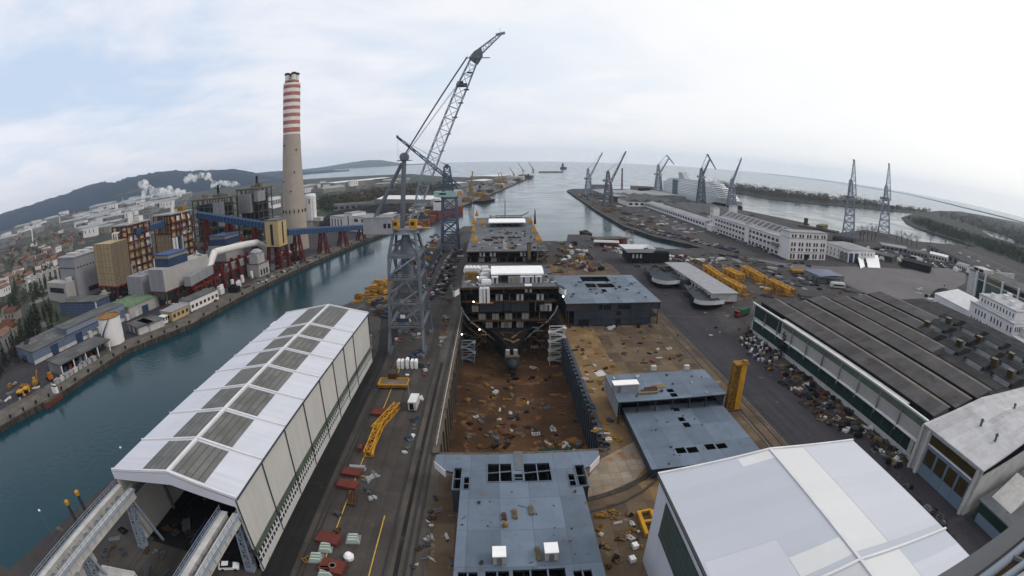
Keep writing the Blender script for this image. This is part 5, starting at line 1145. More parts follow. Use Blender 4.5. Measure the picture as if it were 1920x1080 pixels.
# -- long dark shed and low roofs at the far right
t = thing('shed', 'very long low shed with a dark slate roof at the right edge near the river', 'shed', (500,310,0), -.42)
b = MB(); b.box(-38,38,-150,75,0,6.5); b.build('wall','plaster_grey',t); b = MB(); b.add([(-39,-151,6.5),(39,-151,6.5),(39,76,6.5),(-39,76,6.5),(0,-151,11.5),(0,76,11.5)],[(0,3,5,4),(1,4,5,2),(0,4,1),(2,5,3)]); b.build('roof','shop_roof',t)
for k in range(16): b = MB(); b.box(-38.1,-38,-140+k*13,-134+k*13,.5,4.5); b.build('opening','dark',t)
for k in range(6): b = MB(); b.cb(-22,-100+k*22,8.8,3,5,1.2); b.build('skylight','white_dirty',t)
# -- near girder of the big crane that carries the camera
t = thing('crane_girder', 'grey steel girder with white tubular handrails in the lower right corner, nearest the viewer', 'girder', AZ(1900,1040,3.0))
b = MB()
def NP(px, py, d): return Vector(AZ(px, py, d))
A, B_ = NP(1760,1108,2.6), NP(1990,930,4.2); b.bar(A, B_, .16, .12); g0 = b.build('flange','grey_mid',t,w=True)
for (a, c, m, rad) in (((1822,1100),(1990,958),'crane_pale',.034),((1862,1100),(2000,990),'crane_pale',.03),((1895,1100),(2010,1015),'grey_light',.04)):
    b = MB(); b.tube(NP(*a,2.5), NP(*c,3.9), rad, n=10); b.build('handrail',m,t,w=True)
b = MB(); b.bar(NP(1800,1104,2.72), NP(1995,950,4.3), .3, .03); b.build('cable_tray','rust',t,w=True)
for k in range(4):
    u = k/3; a = NP(1830,1100,2.5).lerp(NP(1990,958,3.9),u); c = NP(1895,1100,2.5).lerp(NP(2010,1015,3.9),u); b = MB(); b.tube(a, c, .02, n=6); b.build('stanchion','grey_mid',t,w=True)
t = thing('crane_girder', 'small grey steel beam end in the lower left corner, nearest the viewer', 'girder', AZ(0,1070,3))
b = MB(); b.bar(NP(-60,1040,2.6),NP(50,1110,2.6),.14,.1); b.build('flange','frame_grey',t,w=True); b = MB(); b.bar(NP(-60,1062,2.62),NP(40,1120,2.62),.05,.05); b.build('lip','crane_pale',t,w=True)
# ================================================================ OUTER PIER: white building, annex, sheds, cruise ship, islands
# -- long white factory building
wb = thing('factory_building', 'long white four storey building with brown windows and roof glazing on the outer pier', 'building', (220, 318, 0))
b = MB(); b.box(0,39,0,14,0,21); b.box(0,10,14,146,0,14.5); b.box(10,39,14,146,0,15.5); b.box(-1,6,143,151,0,23); b.box(24,31,150,157,0,25); b.box(-.8,5,66,73,0,17.5)
b.box(-6,0,135,147,0,6)
wl = b.build('wall','white_wall',wb)
b = MB(); b.box(-.5,39.5,-.5,14.4,21,21.5); b.box(-.4,10,14.5,146,14.5,14.9); b.box(-1.3,6.3,142.7,151.3,23,23.5); b.box(23.7,31.3,149.7,157.3,25,25.5); b.box(-1.1,5.3,65.7,73.3,17.5,17.9)
b.add([(10,14.5,15.5),(10,146,15.5),(19,146,20.5),(19,14.5,20.5),(39,14.5,15.6),(39,146,15.6)],[(0,3,2,1),(3,4,5,2),(0,4,3),(1,2,5)]); b.build('roof','roof_pale',wb)
for k in range(13):
    y0 = 20+k*9.4; b = MB(); b.add([(11.2,y0,16.25),(17.6,y0,19.8),(17.6,y0+6,19.8),(11.2,y0+6,16.25),(11.2,y0,16.1),(17.6,y0,19.65),(17.6,y0+6,19.65),(11.2,y0+6,16.1)],[(0,1,2,3),(4,5,1,0),(5,6,2,1),(6,7,3,2),(7,4,0,3)]); b.build('rooflight','glass_dark',wb)
b = MB(); b.box(-.2,39.2,-.2,0,16.3,16.6); b.box(-.2,39.2,-.2,0,5.6,5.85); b.box(-.2,0,0,14,16.3,16.6); b.box(-.25,0,14.2,142,4.6,4.85); b.build('string_course','plaster_grey',wb)
for fl, (z, h_) in enumerate(((.9,3.6),(6.9,2),(10.6,2.7),(17.2,2.3))):
    for k in range(5):
        for s in (-1,1):
            if fl == 0 and k == 2 and s < 0: continue
            window(wb,'glass_brown',1.75,h_,(4.1+k*7.7+s*1.45,-.05,z),0)
b = MB(); b.box(16.2,20.2,-.1,0,0,4); b.build('door','dark',wb); b = MB(); b.box(15.6,21,-1.6,0,4.2,4.5); b.build('door_canopy','grey_mid',wb)
for fl, z in enumerate((1.2,6.2,10.6)):
    for k in range(19):
        y = 17+k*6.6
        if 64 < y < 75: continue
        window(wb,'glass_brown',4.2,2.1,(-.05,y+1.5,z),-pi/2)
b = MB(); b.box(-3,0,14.5,24,7.5,9.4); b.build('bay','plaster_grey',wb)
for z in (8,13,18.5): window(wb,'glass_brown',1.4,2.2,(-1.05,147,z),-pi/2)
# -- white annex with blue doors
t = thing('annex_building', 'two storey white annex with tall blue doors beside the factory building', 'building', (279.5,311,0))
b = MB(); b.box(0,34,0,36,0,10); b.build('wall','white_wall',t); b = MB(); b.box(-.4,34.4,-.4,36.4,10,10.3); b.add([(0,0,10.3),(34,0,10.3),(34,36,10.3),(0,36,10.3),(17,8,12.6),(17,28,12.6)],[(0,1,4),(1,2,5,4),(2,3,5),(3,0,4,5)]); b.build('roof','roof_pale',t)
for x in (1.4,8): b = MB(); b.box(x,x+4.6,-.08,0,0,7.5); b.build('door','blue',t)
for fl in range(2):
    for k in range(6): window(t,'glass_brown',1.2,1.8,(-.05,3+k*5.4,2+fl*4),-pi/2)
    for k in range(4): window(t,'glass_brown',1.2,1.8,(17+k*4,-.05,2+fl*4),0)
b = MB(); b.box(-.05,0,0,12,0,7); b.box(-.02,.0,0,36,4.6,4.8); b.build('panel','plaster_grey',t)
for i, (c4, lab) in enumerate((([(1606,486),(1614,481),(1622,497),(1614,501)],'bright white tilted panel leaning before the annex, the small left one'),([(1621,486),(1645,487),(1651,500),(1628,499)],'bright white tilted panel leaning before the annex, the wide right one'))):
    P_ = [G(x, y, 1.5) for x, y in c4]; t = thing('tilted_panel', lab, 'panel', (P_[0][0],P_[0][1],0))
    hz_ = (5.5,5.5,.6,.6); b = MB(); b.add([(p[0],p[1],h) for p, h in zip(P_, hz_)]+[(p[0],p[1],h-.4) for p, h in zip(P_, hz_)],[(3,2,1,0),(4,5,6,7),(0,1,5,4),(1,2,6,5),(2,3,7,6),(3,0,4,7)]); b.build('panel','white_bright',t,w=True)
    for p in P_[:2]: b = MB(); b.bar((p[0],p[1],0),(p[0],p[1],5.1),.4); b.build('prop','grey_mid',t,w=True)
# -- sheds on the pier
def shed(label, x0, x1, y0, y1, h, rh_, wall, roof, nb=1, wins=0, side='front', name='shed', openz=None):
    t = thing(name, label, 'shed', ((x0+x1)/2, y0, 0)); W_, D_ = (x1-x0)/2, y1-y0
    b = MB(); b.box(-W_,W_,0,D_,0,h); wl = b.build('wall',wall,t)
    st = 2*W_/nb; b = MB()
    for k in range(nb):
        a = -W_+k*st; c = a+st
        b.add([(a-.3,-.5,h),((a+c)/2,-.5,h+rh_),(c+.3,-.5,h),(a-.3,D_+.5,h),((a+c)/2,D_+.5,h+rh_),(c+.3,D_+.5,h)],[(0,1,4,3),(1,2,5,4),(2,1,0),(3,4,5),(0,3,5,2)])
    b.build('roof',roof,t)
    if wins:
        for k in range(wins):
            if side == 'front': window(t,'glass_dark',2*W_/wins*.6,h*.42,(-W_+2*W_*(k+.5)/wins,-.05,h*.3),0,False)
            else: window(t,'glass_dark',D_/wins*.6,h*.4,(-W_-.05,D_*(k+.5)/wins,h*.35),-pi/2,False)
    if openz: b = MB(); b.box(-W_*openz,W_*openz,-.06,0,0,h*.8); b.build('opening','dark',t)
    return t
shed('white fronted shed with four grey gables on the outer pier', 190, 268, 690, 830, 7, 4, 'white_wall', 'flat_roof', 4, 9)
shed('long low pale shed with a row of small windows beside the factory building', 217, 236, 478, 690, 6.5, 2, 'white_wall', 'roof_pale', 1, 26, 'left')
shed('wide pale grey roofed shed behind the gabled shed on the pier', 190, 345, 850, 965, 6, 2.5, 'plaster_grey', 'roof_pale', 3)
shed('small dark brown shed beside the pier crane', 187, 210, 752, 800, 9, 1.5, 'rust', 'roof_pale', 1)
shed('pale block with a wide dark opening at the far end of the pier', 292, 338, 1015, 1045, 12, .5, 'plaster', 'tile_pale', 1, openz=.62)
shed('small pale block at the far end of the pier left of the dark opening', 205, 238, 1020, 1045, 13, .5, 'plaster_grey', 'roof_pale', 1)
shed('broad grey sawtooth roofs between the pier sheds and the cruise ship', 246, 330, 560, 700, 6, 2.6, 'plaster', 'flat_roof', 6)
shed('low white shed beside the end tower of the factory building', 244, 262, 486, 530, 7, 1, 'white_dirty', 'white_roof', 1, 5)
shed('low dark roofed building with a pale front in the yard', 199, 221, 247, 266, 4.2, .6, 'plaster_grey', 'blue_glass', 1)
t = thing('mast', 'thin lattice mast at the far end of the pier', 'mast', (*G(1166,357),0)); b = MB(); b.truss((0,0,0),(0,0,46),3.5,1.6,8,.5); b.build('lattice','red_steel',t); b = MB(); b.cb(0,0,46,3,3,3); b.build('head','steel_dark',t)
for k, (px, py) in enumerate(((1060,357),)): pass
# -- cruise ship fitting out
p0, p1 = Vector((*G(1266,366),0)), Vector((*G(1362,386),0)); p0 = Vector((352,985,0)); p1 = Vector((392,738,0))
dv = (p1-p0); Ls = dv.length; ang = atan2(dv.y, dv.x)
cs = thing('cruise_ship', 'white cruise ship fitting out at the pier with many deck rows and a raked funnel', 'ship', (p0.x+8, p0.y, WZ), ang)
b = MB(); rg = []
for u, wf, wb_ in ((0,14,12),(.05,16,15),(.7,16,15),(.86,13.5,10),(.95,8,4),(1.03,1.2,.5)):
    x = u*Ls; rg.append([(x-2 if u > .9 else x,-wb_,0),(x,-wf,13),(x,wf,13),(x-2 if u > .9 else x,wb_,0)])
b.loft(rg); b.build('hull','white',cs)
b = MB(); b.loft([[(x,-w_,-.5),(x,-w_*1.01,5.5),(x,w_*1.01,5.5),(x,w_,-.5)] for x, w_ in ((Ls*.6,15.9),(Ls*.86,13.2),(Ls*.95,7.6),(Ls*1.025,1.4))]); b.build('boot_top','hull_dark',cs)
for k in range(8):
    z = 13+k*3.0; x0, x1 = 3+max(0,k-5)*6, Ls*(.955-.018*k-(.05 if k > 5 else 0)); hw = 15.8 if k < 6 else 13
    b = MB(); b.prism([(x0,-hw),(x1-26,-hw),(x1-6,-hw*.72),(x1,-3),(x1,3),(x1-6,hw*.72),(x1-26,hw),(x0,hw)], z, z+2.9); dk = b.build('deck','white_bright',cs)
    b = MB(); b.box(x0+4,x1-30,-hw-.12,-hw,z+1.2,z+2.0); b.box(x0+4,x1-30,hw,hw+.12,z+1.2,z+2.0); b.build('balcony_band','roof_pale' if k != 2 else 'grey_mid',dk)
    b = MB(); b.add([(x1-25,-hw-.05,z+1),(x1-6,-hw*.72-.2,z+1),(x1-6,-hw*.72-.2,z+2),(x1-25,-hw-.05,z+2)],[(0,1,2,3)]); b.add([(x1-6,-hw*.72-.15,z+1),(x1+.1,-3,z+1),(x1+.1,3,z+1),(x1+.1,3,z+2),(x1+.1,-3,z+2),(x1-6,-hw*.72-.15,z+2)],[(0,1,4,5),(1,2,3,4)]); b.build('window_band','glass_brown' if k in (5,6) else 'grey_mid',dk)
b = MB(); b.box(24,Ls*.72,-10,10,37,38.6); b.build('top_deck','aqua',cs)
b = MB(); b.loft([[(52,-6,38),(74,-6,38),(74,6,38),(52,6,38)],[(46,-4.5,50),(60,-4.5,50),(60,4.5,50),(46,4.5,50)]]); b.build('funnel','white_dirty',cs)
b = MB(); b.path([(80,-5,38),(74,-5,46),(62,-5,51),(50,-5,52)],.9,8); b.path([(80,5,38),(74,5,46),(62,5,51),(50,5,52)],.9,8); b.build('funnel_wing','white',cs)
b = MB(); b.cb(Ls*.68,0,38,10,8,3); b.tube((Ls*.68,0,41),(Ls*.68,0,47),1.6,.6,10); b.build('mast','white',cs); b = MB(); b.lathe([(2.4,38.6),(2.6,41),(2.2,44),(.1,45.5)],12,(Ls*.62,0)); b.build('radar_dome','white_bright',cs)
b = MB(); b.box(46,64,-17.6,-16.1,4,36); b.build('scaffold','crane_grey',cs)
t = thing('jetty', 'low dark jetty with a small tower on the river behind the factory building', 'jetty', (*G(1500,424),WZ)); p, q = G(1500,424), G(1570,437)
b = MB(); b.bar((p[0],p[1],.6),(q[0],q[1],.6),16,3); b.build('deck','frame_grey',t,w=True); b = MB(); b.cb(p[0]+8,p[1]-2,2,4,4,9); b.build('tower','rust',t,w=True); b = MB(); b.bar((p[0]+30,p[1]-16,4),(q[0]-20,q[1]+14,4),10,5); b.build('shed','olive_trim',t,w=True)
# ================================================================ LEFT BANK: power plant, quay, town
QR = -.163
def fb(a, b_, z=0):
    A, B_ = G(*a, z), G(*b_, z); return (A[0],A[1],0), atan2(B_[1]-A[1], B_[0]-A[0]), hypot(B_[0]-A[0], B_[1]-A[1])
# chimney
cx, cy = G(557,466); CH = 134.0
ch = thing('chimney', 'tall concrete power station chimney with red and white bands at the top', 'chimney', (cx,cy,0))
rad = lambda z: 10.6 - 3.4*min(1, z/95)
b = MB(); b.lathe([(rad(z), z) for z in (0,20,40,60,80,93.5)], 36); sh = b.build('shaft','concrete',ch,smooth=False)
zs = [93.5]+[AZ(545,40+y/4,hypot(cx,cy))[2] for y in (835,800,775,747,720,693,665,640,613,588,562,535,508,484)]+[CH+2]
for i in range(len(zs)-1):
    b = MB(); b.lathe([(7.25,zs[i]+.02),(7.2,zs[i+1])], 36); b.build('band','band_white' if i % 2 == 0 else 'band_red',ch)
for a in range(16): b = MB(); t_ = 2*pi*a/16; rr = rad(31)+.02; b.cb(rr*cos(t_),rr*sin(t_),30,.8,.8,2.6,t_); b.build('opening','dark',sh)
for a,z in ((4.2,84),(5.3,62),(4.0,55),(5.6,80),(4.9,47)): b = MB(); rr = rad(z); b.cb(rr*cos(a),rr*sin(a),z,.9,.9,1.2,a); b.build('opening','dark',sh)
b = MB(); b.lathe([(6.4,CH+2.01),(6.4,CH+2.4),(0.1,CH+2.4)],24); b.build('cap','frame_grey',ch)
for x, y in ((-3.3,-2.4),(2.9,-3.0),(-1.6,2.6),(3.4,1.9)):
    b = MB(); b.lathe([(2.0,CH+2.3),(2.0,CH+4.5)],14,(x,y)); fl = b.build('flue','band_red',ch)
    b = MB(); b.lathe([(1.95,CH+4.51),(1.95,CH+9)],14,(x,y)); b.build('flue_band','band_white',fl); b = MB(); b.lathe([(2.3,CH+9.01),(2.5,CH+10.4),(1.9,CH+10.9)],14,(x,y)); b.build('flue_cap','rust',fl)
b = MB(); b.box(-1.5,1.5,-11,-10.2,0,6); b.build('door','dark',ch)
def grid_face(b, x0, x1, y0, y1, z0, z1, nx, nz, th=.6, k=0):      # steel grid between two ground points
    for i in range(nx+1): u = i/nx; b.bar((x0+(x1-x0)*u,y0+(y1-y0)*u,z0),(x0+(x1-x0)*u,y0+(y1-y0)*u,z1),th,k=k)
    for j in range(nz+1): z = z0+(z1-z0)*j/nz; b.bar((x0,y0,z),(x1,y1,z),th,k=k)
r = random.Random(21)
def boiler(label, loc, low):
    t = thing('boiler_house', label, 'boiler house', (*loc,0), QR)
    if low: b = MB(); b.box(-23,0,0,16,8,35); b.build('panel_block','beige_panel',t)
    y0, y1, x0 = (16,38,-18) if low else (0,24,-20)
    b = MB(); b.box(x0,-1.2,y0,y1,12,42); b.build('core','beige_panel',t)
    b = MB(); grid_face(b,0,0,y0,y1,0,43,4,8,.9); grid_face(b,x0,0,y0,y0,36 if low else 30,43,3,2,.9); grid_face(b,x0,x0,y0,y1,0,43,2,4,.9); b.bar((x0,y1,43),(0,y1,43),.9)
    b.build('steel_frame','red_steel',t)
    for k in range(7):
        b = MB(); yy = y0+2+r.uniform(0,y1-y0-6); zz = 14+r.uniform(0,24); b.box(-1.3,-.4,yy,yy+r.uniform(2.5,5),zz,zz+r.uniform(2.5,5)); b.build('duct_casing',r.choice(['duct_white','white_dirty','clad_pale']),t)
    b = MB(); b.box(x0-.8,.8,y0-.8,y1+.8,43.2,44); b.build('roof','grey_light',t)
    for k in range(22):
        y, z = r.uniform(y0,y1), r.uniform(9,41); b = MB(); q = r.choice((0,1,2)); e_ = (.5,y+(r.uniform(2,7) if q == 0 else 0),z+(r.uniform(3,9) if q else 0))
        b.bar((.5,y,z),(.5,min(e_[1],y1),min(e_[2],43)),.35 if q < 2 else .8); b.build('pipe',r.choice(['red_steel','grey_light','frame_grey','duct_white','steel_dark']),t)
    for k in range(8): b = MB(); x = r.uniform(x0+1,-2); b.bar((x,y0-.6,r.uniform(30,36)),(x+r.uniform(-3,3),y0-.6,43),.4); b.build('pipe',r.choice(['red_steel','frame_grey']),t)
    for k in range(6): z = 12+k*5; b = MB(); b.box(.2,1.6,y0+1,y1-1,z,z+.2); b.bar((1.6,y0+1,z+1.1),(1.6,y1-1,z+1.1),.12); b.build('walkway','frame_grey',t)
    for x, y, h_, s in ((-4,y0+6,6,.8),(-6,y0+9,7,.8),(-13,y0+16,5,1)): b = MB(); b.tube((x,y,44),(x,y,44+h_),s,n=8); b.build('vent_stack','duct_white',t)
    b = MB(); b.cb(-5,y1-6,44,6,4,3.4); b.build('roof_plant','ochre' if not low else 'duct_white',t)
    b = MB(); b.cb(-11,y1-4,44,9,1.2,1.2); b.build('roof_duct','duct_white',t)
    if low:
        for x in (-22,-15,-8,-1): b = MB(); b.bar((x,1,0),(x,1,8),1); b.bar((x,15,0),(x,15,8),1); each(b,'leg','red_steel',t)
        b = MB(); b.box(-24,1,-.5,17,7.3,8); b.build('base_frame','red_steel',t)
        for k in range(3): b = MB(); b.path([(-16+k*3,14,35),(-16+k*3,14,39),(-13+k*3,17,40)],.55,8); b.build('pipe','duct_white',t)
    else:
        b = MB(); b.path([(-.6,y1-3,30),(-.6,y1-3,40),(-3,y1-6,41.5)],.8,8); b.build('pipe','duct_white',t)
        for k in range(4): b = MB(); b.tube((2.5+k*.2,-1+k*3,14),(2.5+k*.2,-1+k*3,27),1.1,n=10); b.build('pipe',r.choice(['duct_white','blue','grey_light']),t)
boiler('beige panelled boiler house on red legs with a taller red framed block behind', G(222,561), True)
boiler('beige and red boiler house in the middle of the plant, touching the blue conveyor', G(331,516), False)
def openframe(label, loc, w_, d_, h_, boxes):
    t = thing('boiler_structure', label, 'steel structure', (*loc,0), QR)
    b = MB(); grid_face(b,-w_,0,0,0,0,h_,5,7,.8); grid_face(b,0,0,0,d_,0,h_,3,7,.8); grid_face(b,-w_,0,d_,d_,0,h_,5,7,.8); grid_face(b,-w_,-w_,0,d_,0,h_,3,7,.8); b.build('steel_frame','frame_grey',t)
    b = MB(); b.box(-w_+3,-3,3,d_-2,6,h_-5); b.build('boiler','steel_dark',t)
    b = MB()
    for k in range(34): x, z = -w_+r.uniform(1,w_-4), r.uniform(4,h_-6); b.bar((x,.6,z),(x+r.uniform(-6,6),.6,z+r.uniform(-6,6)),.5)
    for k in range(14): y, z = r.uniform(1,d_-3), r.uniform(4,h_-6); b.bar((-.4,y,z),(-.4,y+r.uniform(-4,4),z+r.uniform(-6,6)),.5)
    each(b,'pipe','olive_trim',t)
    b = MB(); b.box(-w_-1,1,-1,d_+1,h_,h_+1.2); b.build('roof','olive_trim',t)
    for x0, x1, y0, y1, z0, z1, m in boxes: b = MB(); b.box(x0,x1,y0,y1,z0,z1); b.build('cladding',m,t)
    for k in range(5): b = MB(); x = -w_+r.uniform(2,w_-4); b.cb(x,d_/2,h_+1.2,r.uniform(2,7),4,r.uniform(1.5,4)); b.build('roof_plant',r.choice(['ridge_tan','grey_mid','duct_white','ochre']),t)
    b = MB(); b.truss((-w_*.35,d_/2,h_),(-w_*.35,d_/2,h_+12),1.6,1,5,.3); b.build('lattice_mast','steel_dark',t)
openframe('dark open boiler structure with a grey stepped cladding panel, left of the pair', G(424,468), 40, 22, 46, [(-12,.6,-.6,2,29,43,'clad_grey'),(-6,.7,-.7,14,21,29,'clad_grey'),(-42,2,-3,-1,4,7,'olive_trim')])
openframe('dark open boiler structure with a large grey hanging box, right of the pair', G(489,453), 26, 24, 50, [(-22,-7,-3,6,28,46,'clad_grey'),(-4,.8,-.8,12,38,48,'clad_grey'),(-28,6,-5,-1,12,14,'olive_trim')])
# turbine house
t = thing('turbine_hall', 'large plain grey clad hall at the left end of the power plant', 'hall', (*G(150,561),0), QR)
b = MB(); b.box(-26,0,0,36,0,28); b.build('wall','clad_grey',t); b = MB(); b.box(-26.6,.6,-.6,36.6,28,28.8); b.build('roof','grey_light',t)
for k in range(3): b = MB(); b.box(-22,-6,6+k*9,11+k*9,28.8,30.2); b.build('skylight','white_dirty',t)
for k in range(11): window(t,'dark',1.2,1,(-24+k*2.3,-.06,20.5),0,False)
for k in range(7): window(t,'dark',1.2,1,(.06,3+k*3,20.5),pi/2,False)
b = MB(); b.box(-38,-4,-9,-.1,0,13); b.build('annex','clad_pale',t); b = MB(); b.box(-33,-8,-9.1,-9,6,9.5); b.build('glazing_band','glass_dark',t); b = MB(); b.box(-7,-4,-7,-2,13,16); b.build('penthouse','white_dirty',t)
for x, y in ((2,12),): b = MB(); b.box(.1,.4,10,22,3,6); b.build('louvre','dark',t)
# precipitators, blue boxes, ducts
def precip(label, loc, w_, d_, z0, z1, blue, pale='clad_pale'):
    t = thing('dust_filter', label, 'filter', (*loc,0), QR)
    b = MB(); b.box(-w_,0,0,d_,z0,z1); b.build('casing',pale,t)
    b = MB(); b.box(-w_-.1,0,-.1,0,z0,z1); b.build('end_panel','clad_grey',t)
    n = max(2, int(d_/9))
    for k in range(n): b = MB(); y0 = d_*k/n; y1 = d_*(k+1)/n; b.loft([[(-w_,y0,z0),(0,y0,z0),(0,y1,z0),(-w_,y1,z0)][::-1],[(-w_*.6,y0+2.5,z0*.4),(-w_*.4,y0+2.5,z0*.4),(-w_*.4,y1-2.5,z0*.4),(-w_*.6,y1-2.5,z0*.4)][::-1]]); b.build('hopper','grey_mid',t)
    for k in range(n+1):
        for x in (-w_+.4,-.4): b = MB(); y = min(max(.4,d_*k/n),d_-.4); b.bar((x,y,0),(x,y,z0),.7); b.build('leg','red_steel' if k % 2 else 'frame_grey',t)
    b = MB(); b.box(-w_-.3,.3,-.3,d_+.3,z0-.5,z0); b.build('base_frame','red_steel',t)
    if blue:
        y0, y1, h_ = blue; b = MB(); b.box(-w_+.6,-.4,y0,y1,z1,z1+h_*.72); bx = b.build('blue_box','blue',t); b = MB(); b.box(-w_+.2,0,y0-.4,y1+.4,z1+h_,z1+h_+.5); b.build('blue_roof','blue_roof',bx)
        b = MB(); b.box(-w_+.9,-.7,y0+.3,y1-.3,z1+h_*.72,z1+h_); b.build('window_band','plaster',bx)
    for k in range(6): b = MB(); b.cb(-w_*r.random(),r.uniform(1,d_-1),z1,1.6,1.6,1); b.build('roof_plant','grey_light',t)
precip('pale ribbed dust filter with a blue rooftop box, nearest the quay', G(316,578), 14, 40, 9, 21, (6,22,6.4))
precip('grey dust filter with a steep hopper beside the beige boiler house', G(274,573), 16, 22, 6, 16.5, None, 'clad_grey')
precip('far dust filter with a blue rooftop box behind the white duct', G(428,512), 17, 20, 8, 18.5, (1,18,6.4))
precip('grey filter block between the boilers and the white duct', G(412,512), 12, 18, 8, 15, None, 'clad_grey')
t = thing('flue_duct', 'fat white flue duct climbing and running over red trestles', 'duct', (-169,250,0))
b = MB(); b.path([(-169.5,250,12.6),(-171.5,262,20),(-165,294,18.6),(-162.6,306,17.6)],2.3,14); b.build('duct','duct_white',t,w=True)
b = MB(); b.path([(-162.6,306,17.6),(-160.2,311,14),(-159.6,313,8)],2.2,12); b.build('elbow','duct_white',t,w=True)
b = MB(); b.bar((-167,222,11.8),(-169.5,252,11.8),5,5.4); b.build('box_duct','clad_grey',t,w=True); b = MB(); b.bar((-165.2,262,9.4),(-158,304,9.4),3,4.6); b.build('box_duct','clad_grey',t,w=True)
b = MB()
b.bar((-163.6,222,7.4),(-160,300,7.4),1.2,.8); b.bar((-168,222,7.4),(-168,300,7.4),1.2,.8); b.build('walkway','red_steel',t,w=True)
for k in range(9):
    u = k/8; x, y = -166.3+u*6, 224+u*76; b = MB(); h_ = 9 if k < 3 else 14
    for sx in (-1,1): b.truss((x+sx*4.2,y,0),(x+sx*2.2,y,h_),1.6,1.2,5,.32)
    b.bar((x-3.4,y,h_*.45),(x+3.4,y,h_*.45),.5); b.bar((x-4.2,y,0),(x+2.2,y,h_),.35); b.build('trestle','red_steel',t,w=True)
for k in range(5): b = MB(); x, y = -158+k*1.2, 232+k*11; b.tube((x,y,0),(x,y,4.5),1.1,n=10); tag(b.build('small_tank','duct_white',loc=(x,y,0),w=True),'small white upright tank under the red trestles','tank','small tanks under the trestles')
# concrete pump house at the elbow
t = thing('pump_house', 'grey concrete pump house under the duct elbow', 'building', (*G(487,520),0), QR); b = MB(); b.box(-10,0,0,12,0,8); b.box(-8,-1,1,9,8,14); b.build('wall','clad_pale',t); b = MB(); b.box(-10.4,.4,-.4,12.4,8,8.4); b.build('roof','flat_roof',t); b = MB(); b.lathe([(4,14),(4.2,15.5),(2,17)],14,(-4.5,5)); b.build('fan_casing','grey_light',t)
for k in range(3): window(t,'dark',1.6,3.5,(.06,2.5+k*3.2,1),pi/2,False)
# transfer tower and conveyors
tx, ty = -146.5, 306
t = thing('transfer_tower', 'beige coal transfer tower with dark window strips on red legs', 'tower', (tx,ty,0), QR)
b = MB(); b.box(-6,5,-5,6,15,32.4); wl = b.build('wall','beige_plain',t); b = MB(); b.box(-6.4,5.4,-5.4,6.4,32.4,33); b.build('roof','grey_mid',t)
b = MB(); b.box(-1.6,.6,-5.08,-5,16,30); b.build('window_strip','glass_dark',wl); b = MB(); b.box(5,5.08,0,1.6,16.5,31); b.build('window_strip','glass_dark',wl)
for sx in (-5,4):
    for sy in (-4,5): b = MB(); b.truss((sx*1.15,sy*1.15,0),(sx,sy,15),1.6,1.4,5,.34); b.build('leg','red_steel',t)
b = MB()
for z in (5,10,14.6): b.bar((-5,-4,z),(4,-4,z),.5); b.bar((4,-4,z),(4,5,z),.5); b.bar((-5,5,z),(4,5,z),.5)
b.bar((-5,-4,0),(4,-4,14),.4); b.bar((4,-4,0),(4,5,14),.4); b.build('bracing','red_steel',t)
def conveyor(label, p, q, w_, h_, tr):
    t = thing('coal_conveyor', label, 'conveyor', (*p[:2],0), 0)
    P, Q = Vector(p), Vector(q); L_ = (Q-P).length; b = MB(); b.box(0,L_,-w_/2,w_/2,-h_/2,h_/2*.6); 
    b.add([(0,-w_/2,h_*.3),(L_,-w_/2,h_*.3),(L_,w_/2,h_*.3),(0,w_/2,h_*.3),(0,0,h_*.5),(L_,0,h_*.5)],[(0,1,5,4),(2,3,4,5),(0,4,3),(1,2,5)])
    o = b.build('gallery','blue_conv',t); o.location = (0,0,p[2]); o.rotation_mode = 'QUATERNION'; o.rotation_quaternion = (Q-P).to_track_quat('X','Z')
    for u in tr:
        c = P.lerp(Q,u); b = MB(); d_ = (Q-P).normalized(); n_ = Vector((-d_.y,d_.x,0)).normalized(); z1 = c.z-h_/2
        for s in (-1,1): A = Vector((c.x,c.y,0))+n_*s*4; b.truss(A,Vector((c.x,c.y,z1))+n_*s*1.8,2.6,1.4,max(3,int(z1/4)),.34)
        b.bar(Vector((c.x,c.y,0))+n_*4,Vector((c.x,c.y,z1))-n_*1.8,.4); b.build('trestle','red_steel',t,w=True)
conveyor('blue inclined coal conveyor running down from the boilers to the transfer tower', (-221,318,39.5), (-152,308,28.5), 4.4, 5.2, (.12,.45,.8))
conveyor('blue level coal conveyor running from the transfer tower along the quay', (-140.5,311,23), (-109,424,9.5), 4.4, 4.6, (.09,.36,.6,.85))
conveyor('blue conveyor bridge between the two boiler houses', (-232,252,38), (-236,290,38), 4.6, 5, ())
# white silo
t = thing('silo', 'white ribbed silo with a brown panel right of the chimney', 'silo', (*G(585,428),0), QR)
b = MB(); b.lathe([(6.2,9),(6.2,35)],20); b.build('shell','white_wall',t); b = MB(); b.lathe([(6.4,33),(6.5,35),(5.5,37.2),(.1,37.4)],20); b.build('cap','white',t); b = MB(); b.lathe([(5.2,0),(5.2,9)],12); b.build('base','clad_pale',t)
for a in (4.3,4.8,5.3,5.8): b = MB(); b.cb(6.2*cos(a),6.2*sin(a),9,1.1,1.6,24,a); b.build('rib','white_wall',t)
b = MB(); b.cb(6.3*cos(5.05),6.3*sin(5.05),27,.6,3,5,5.05); b.build('panel','rust_tank',t); b = MB(); b.box(2,14,-4,2,8,12); b.build('gallery','white_dirty',t)
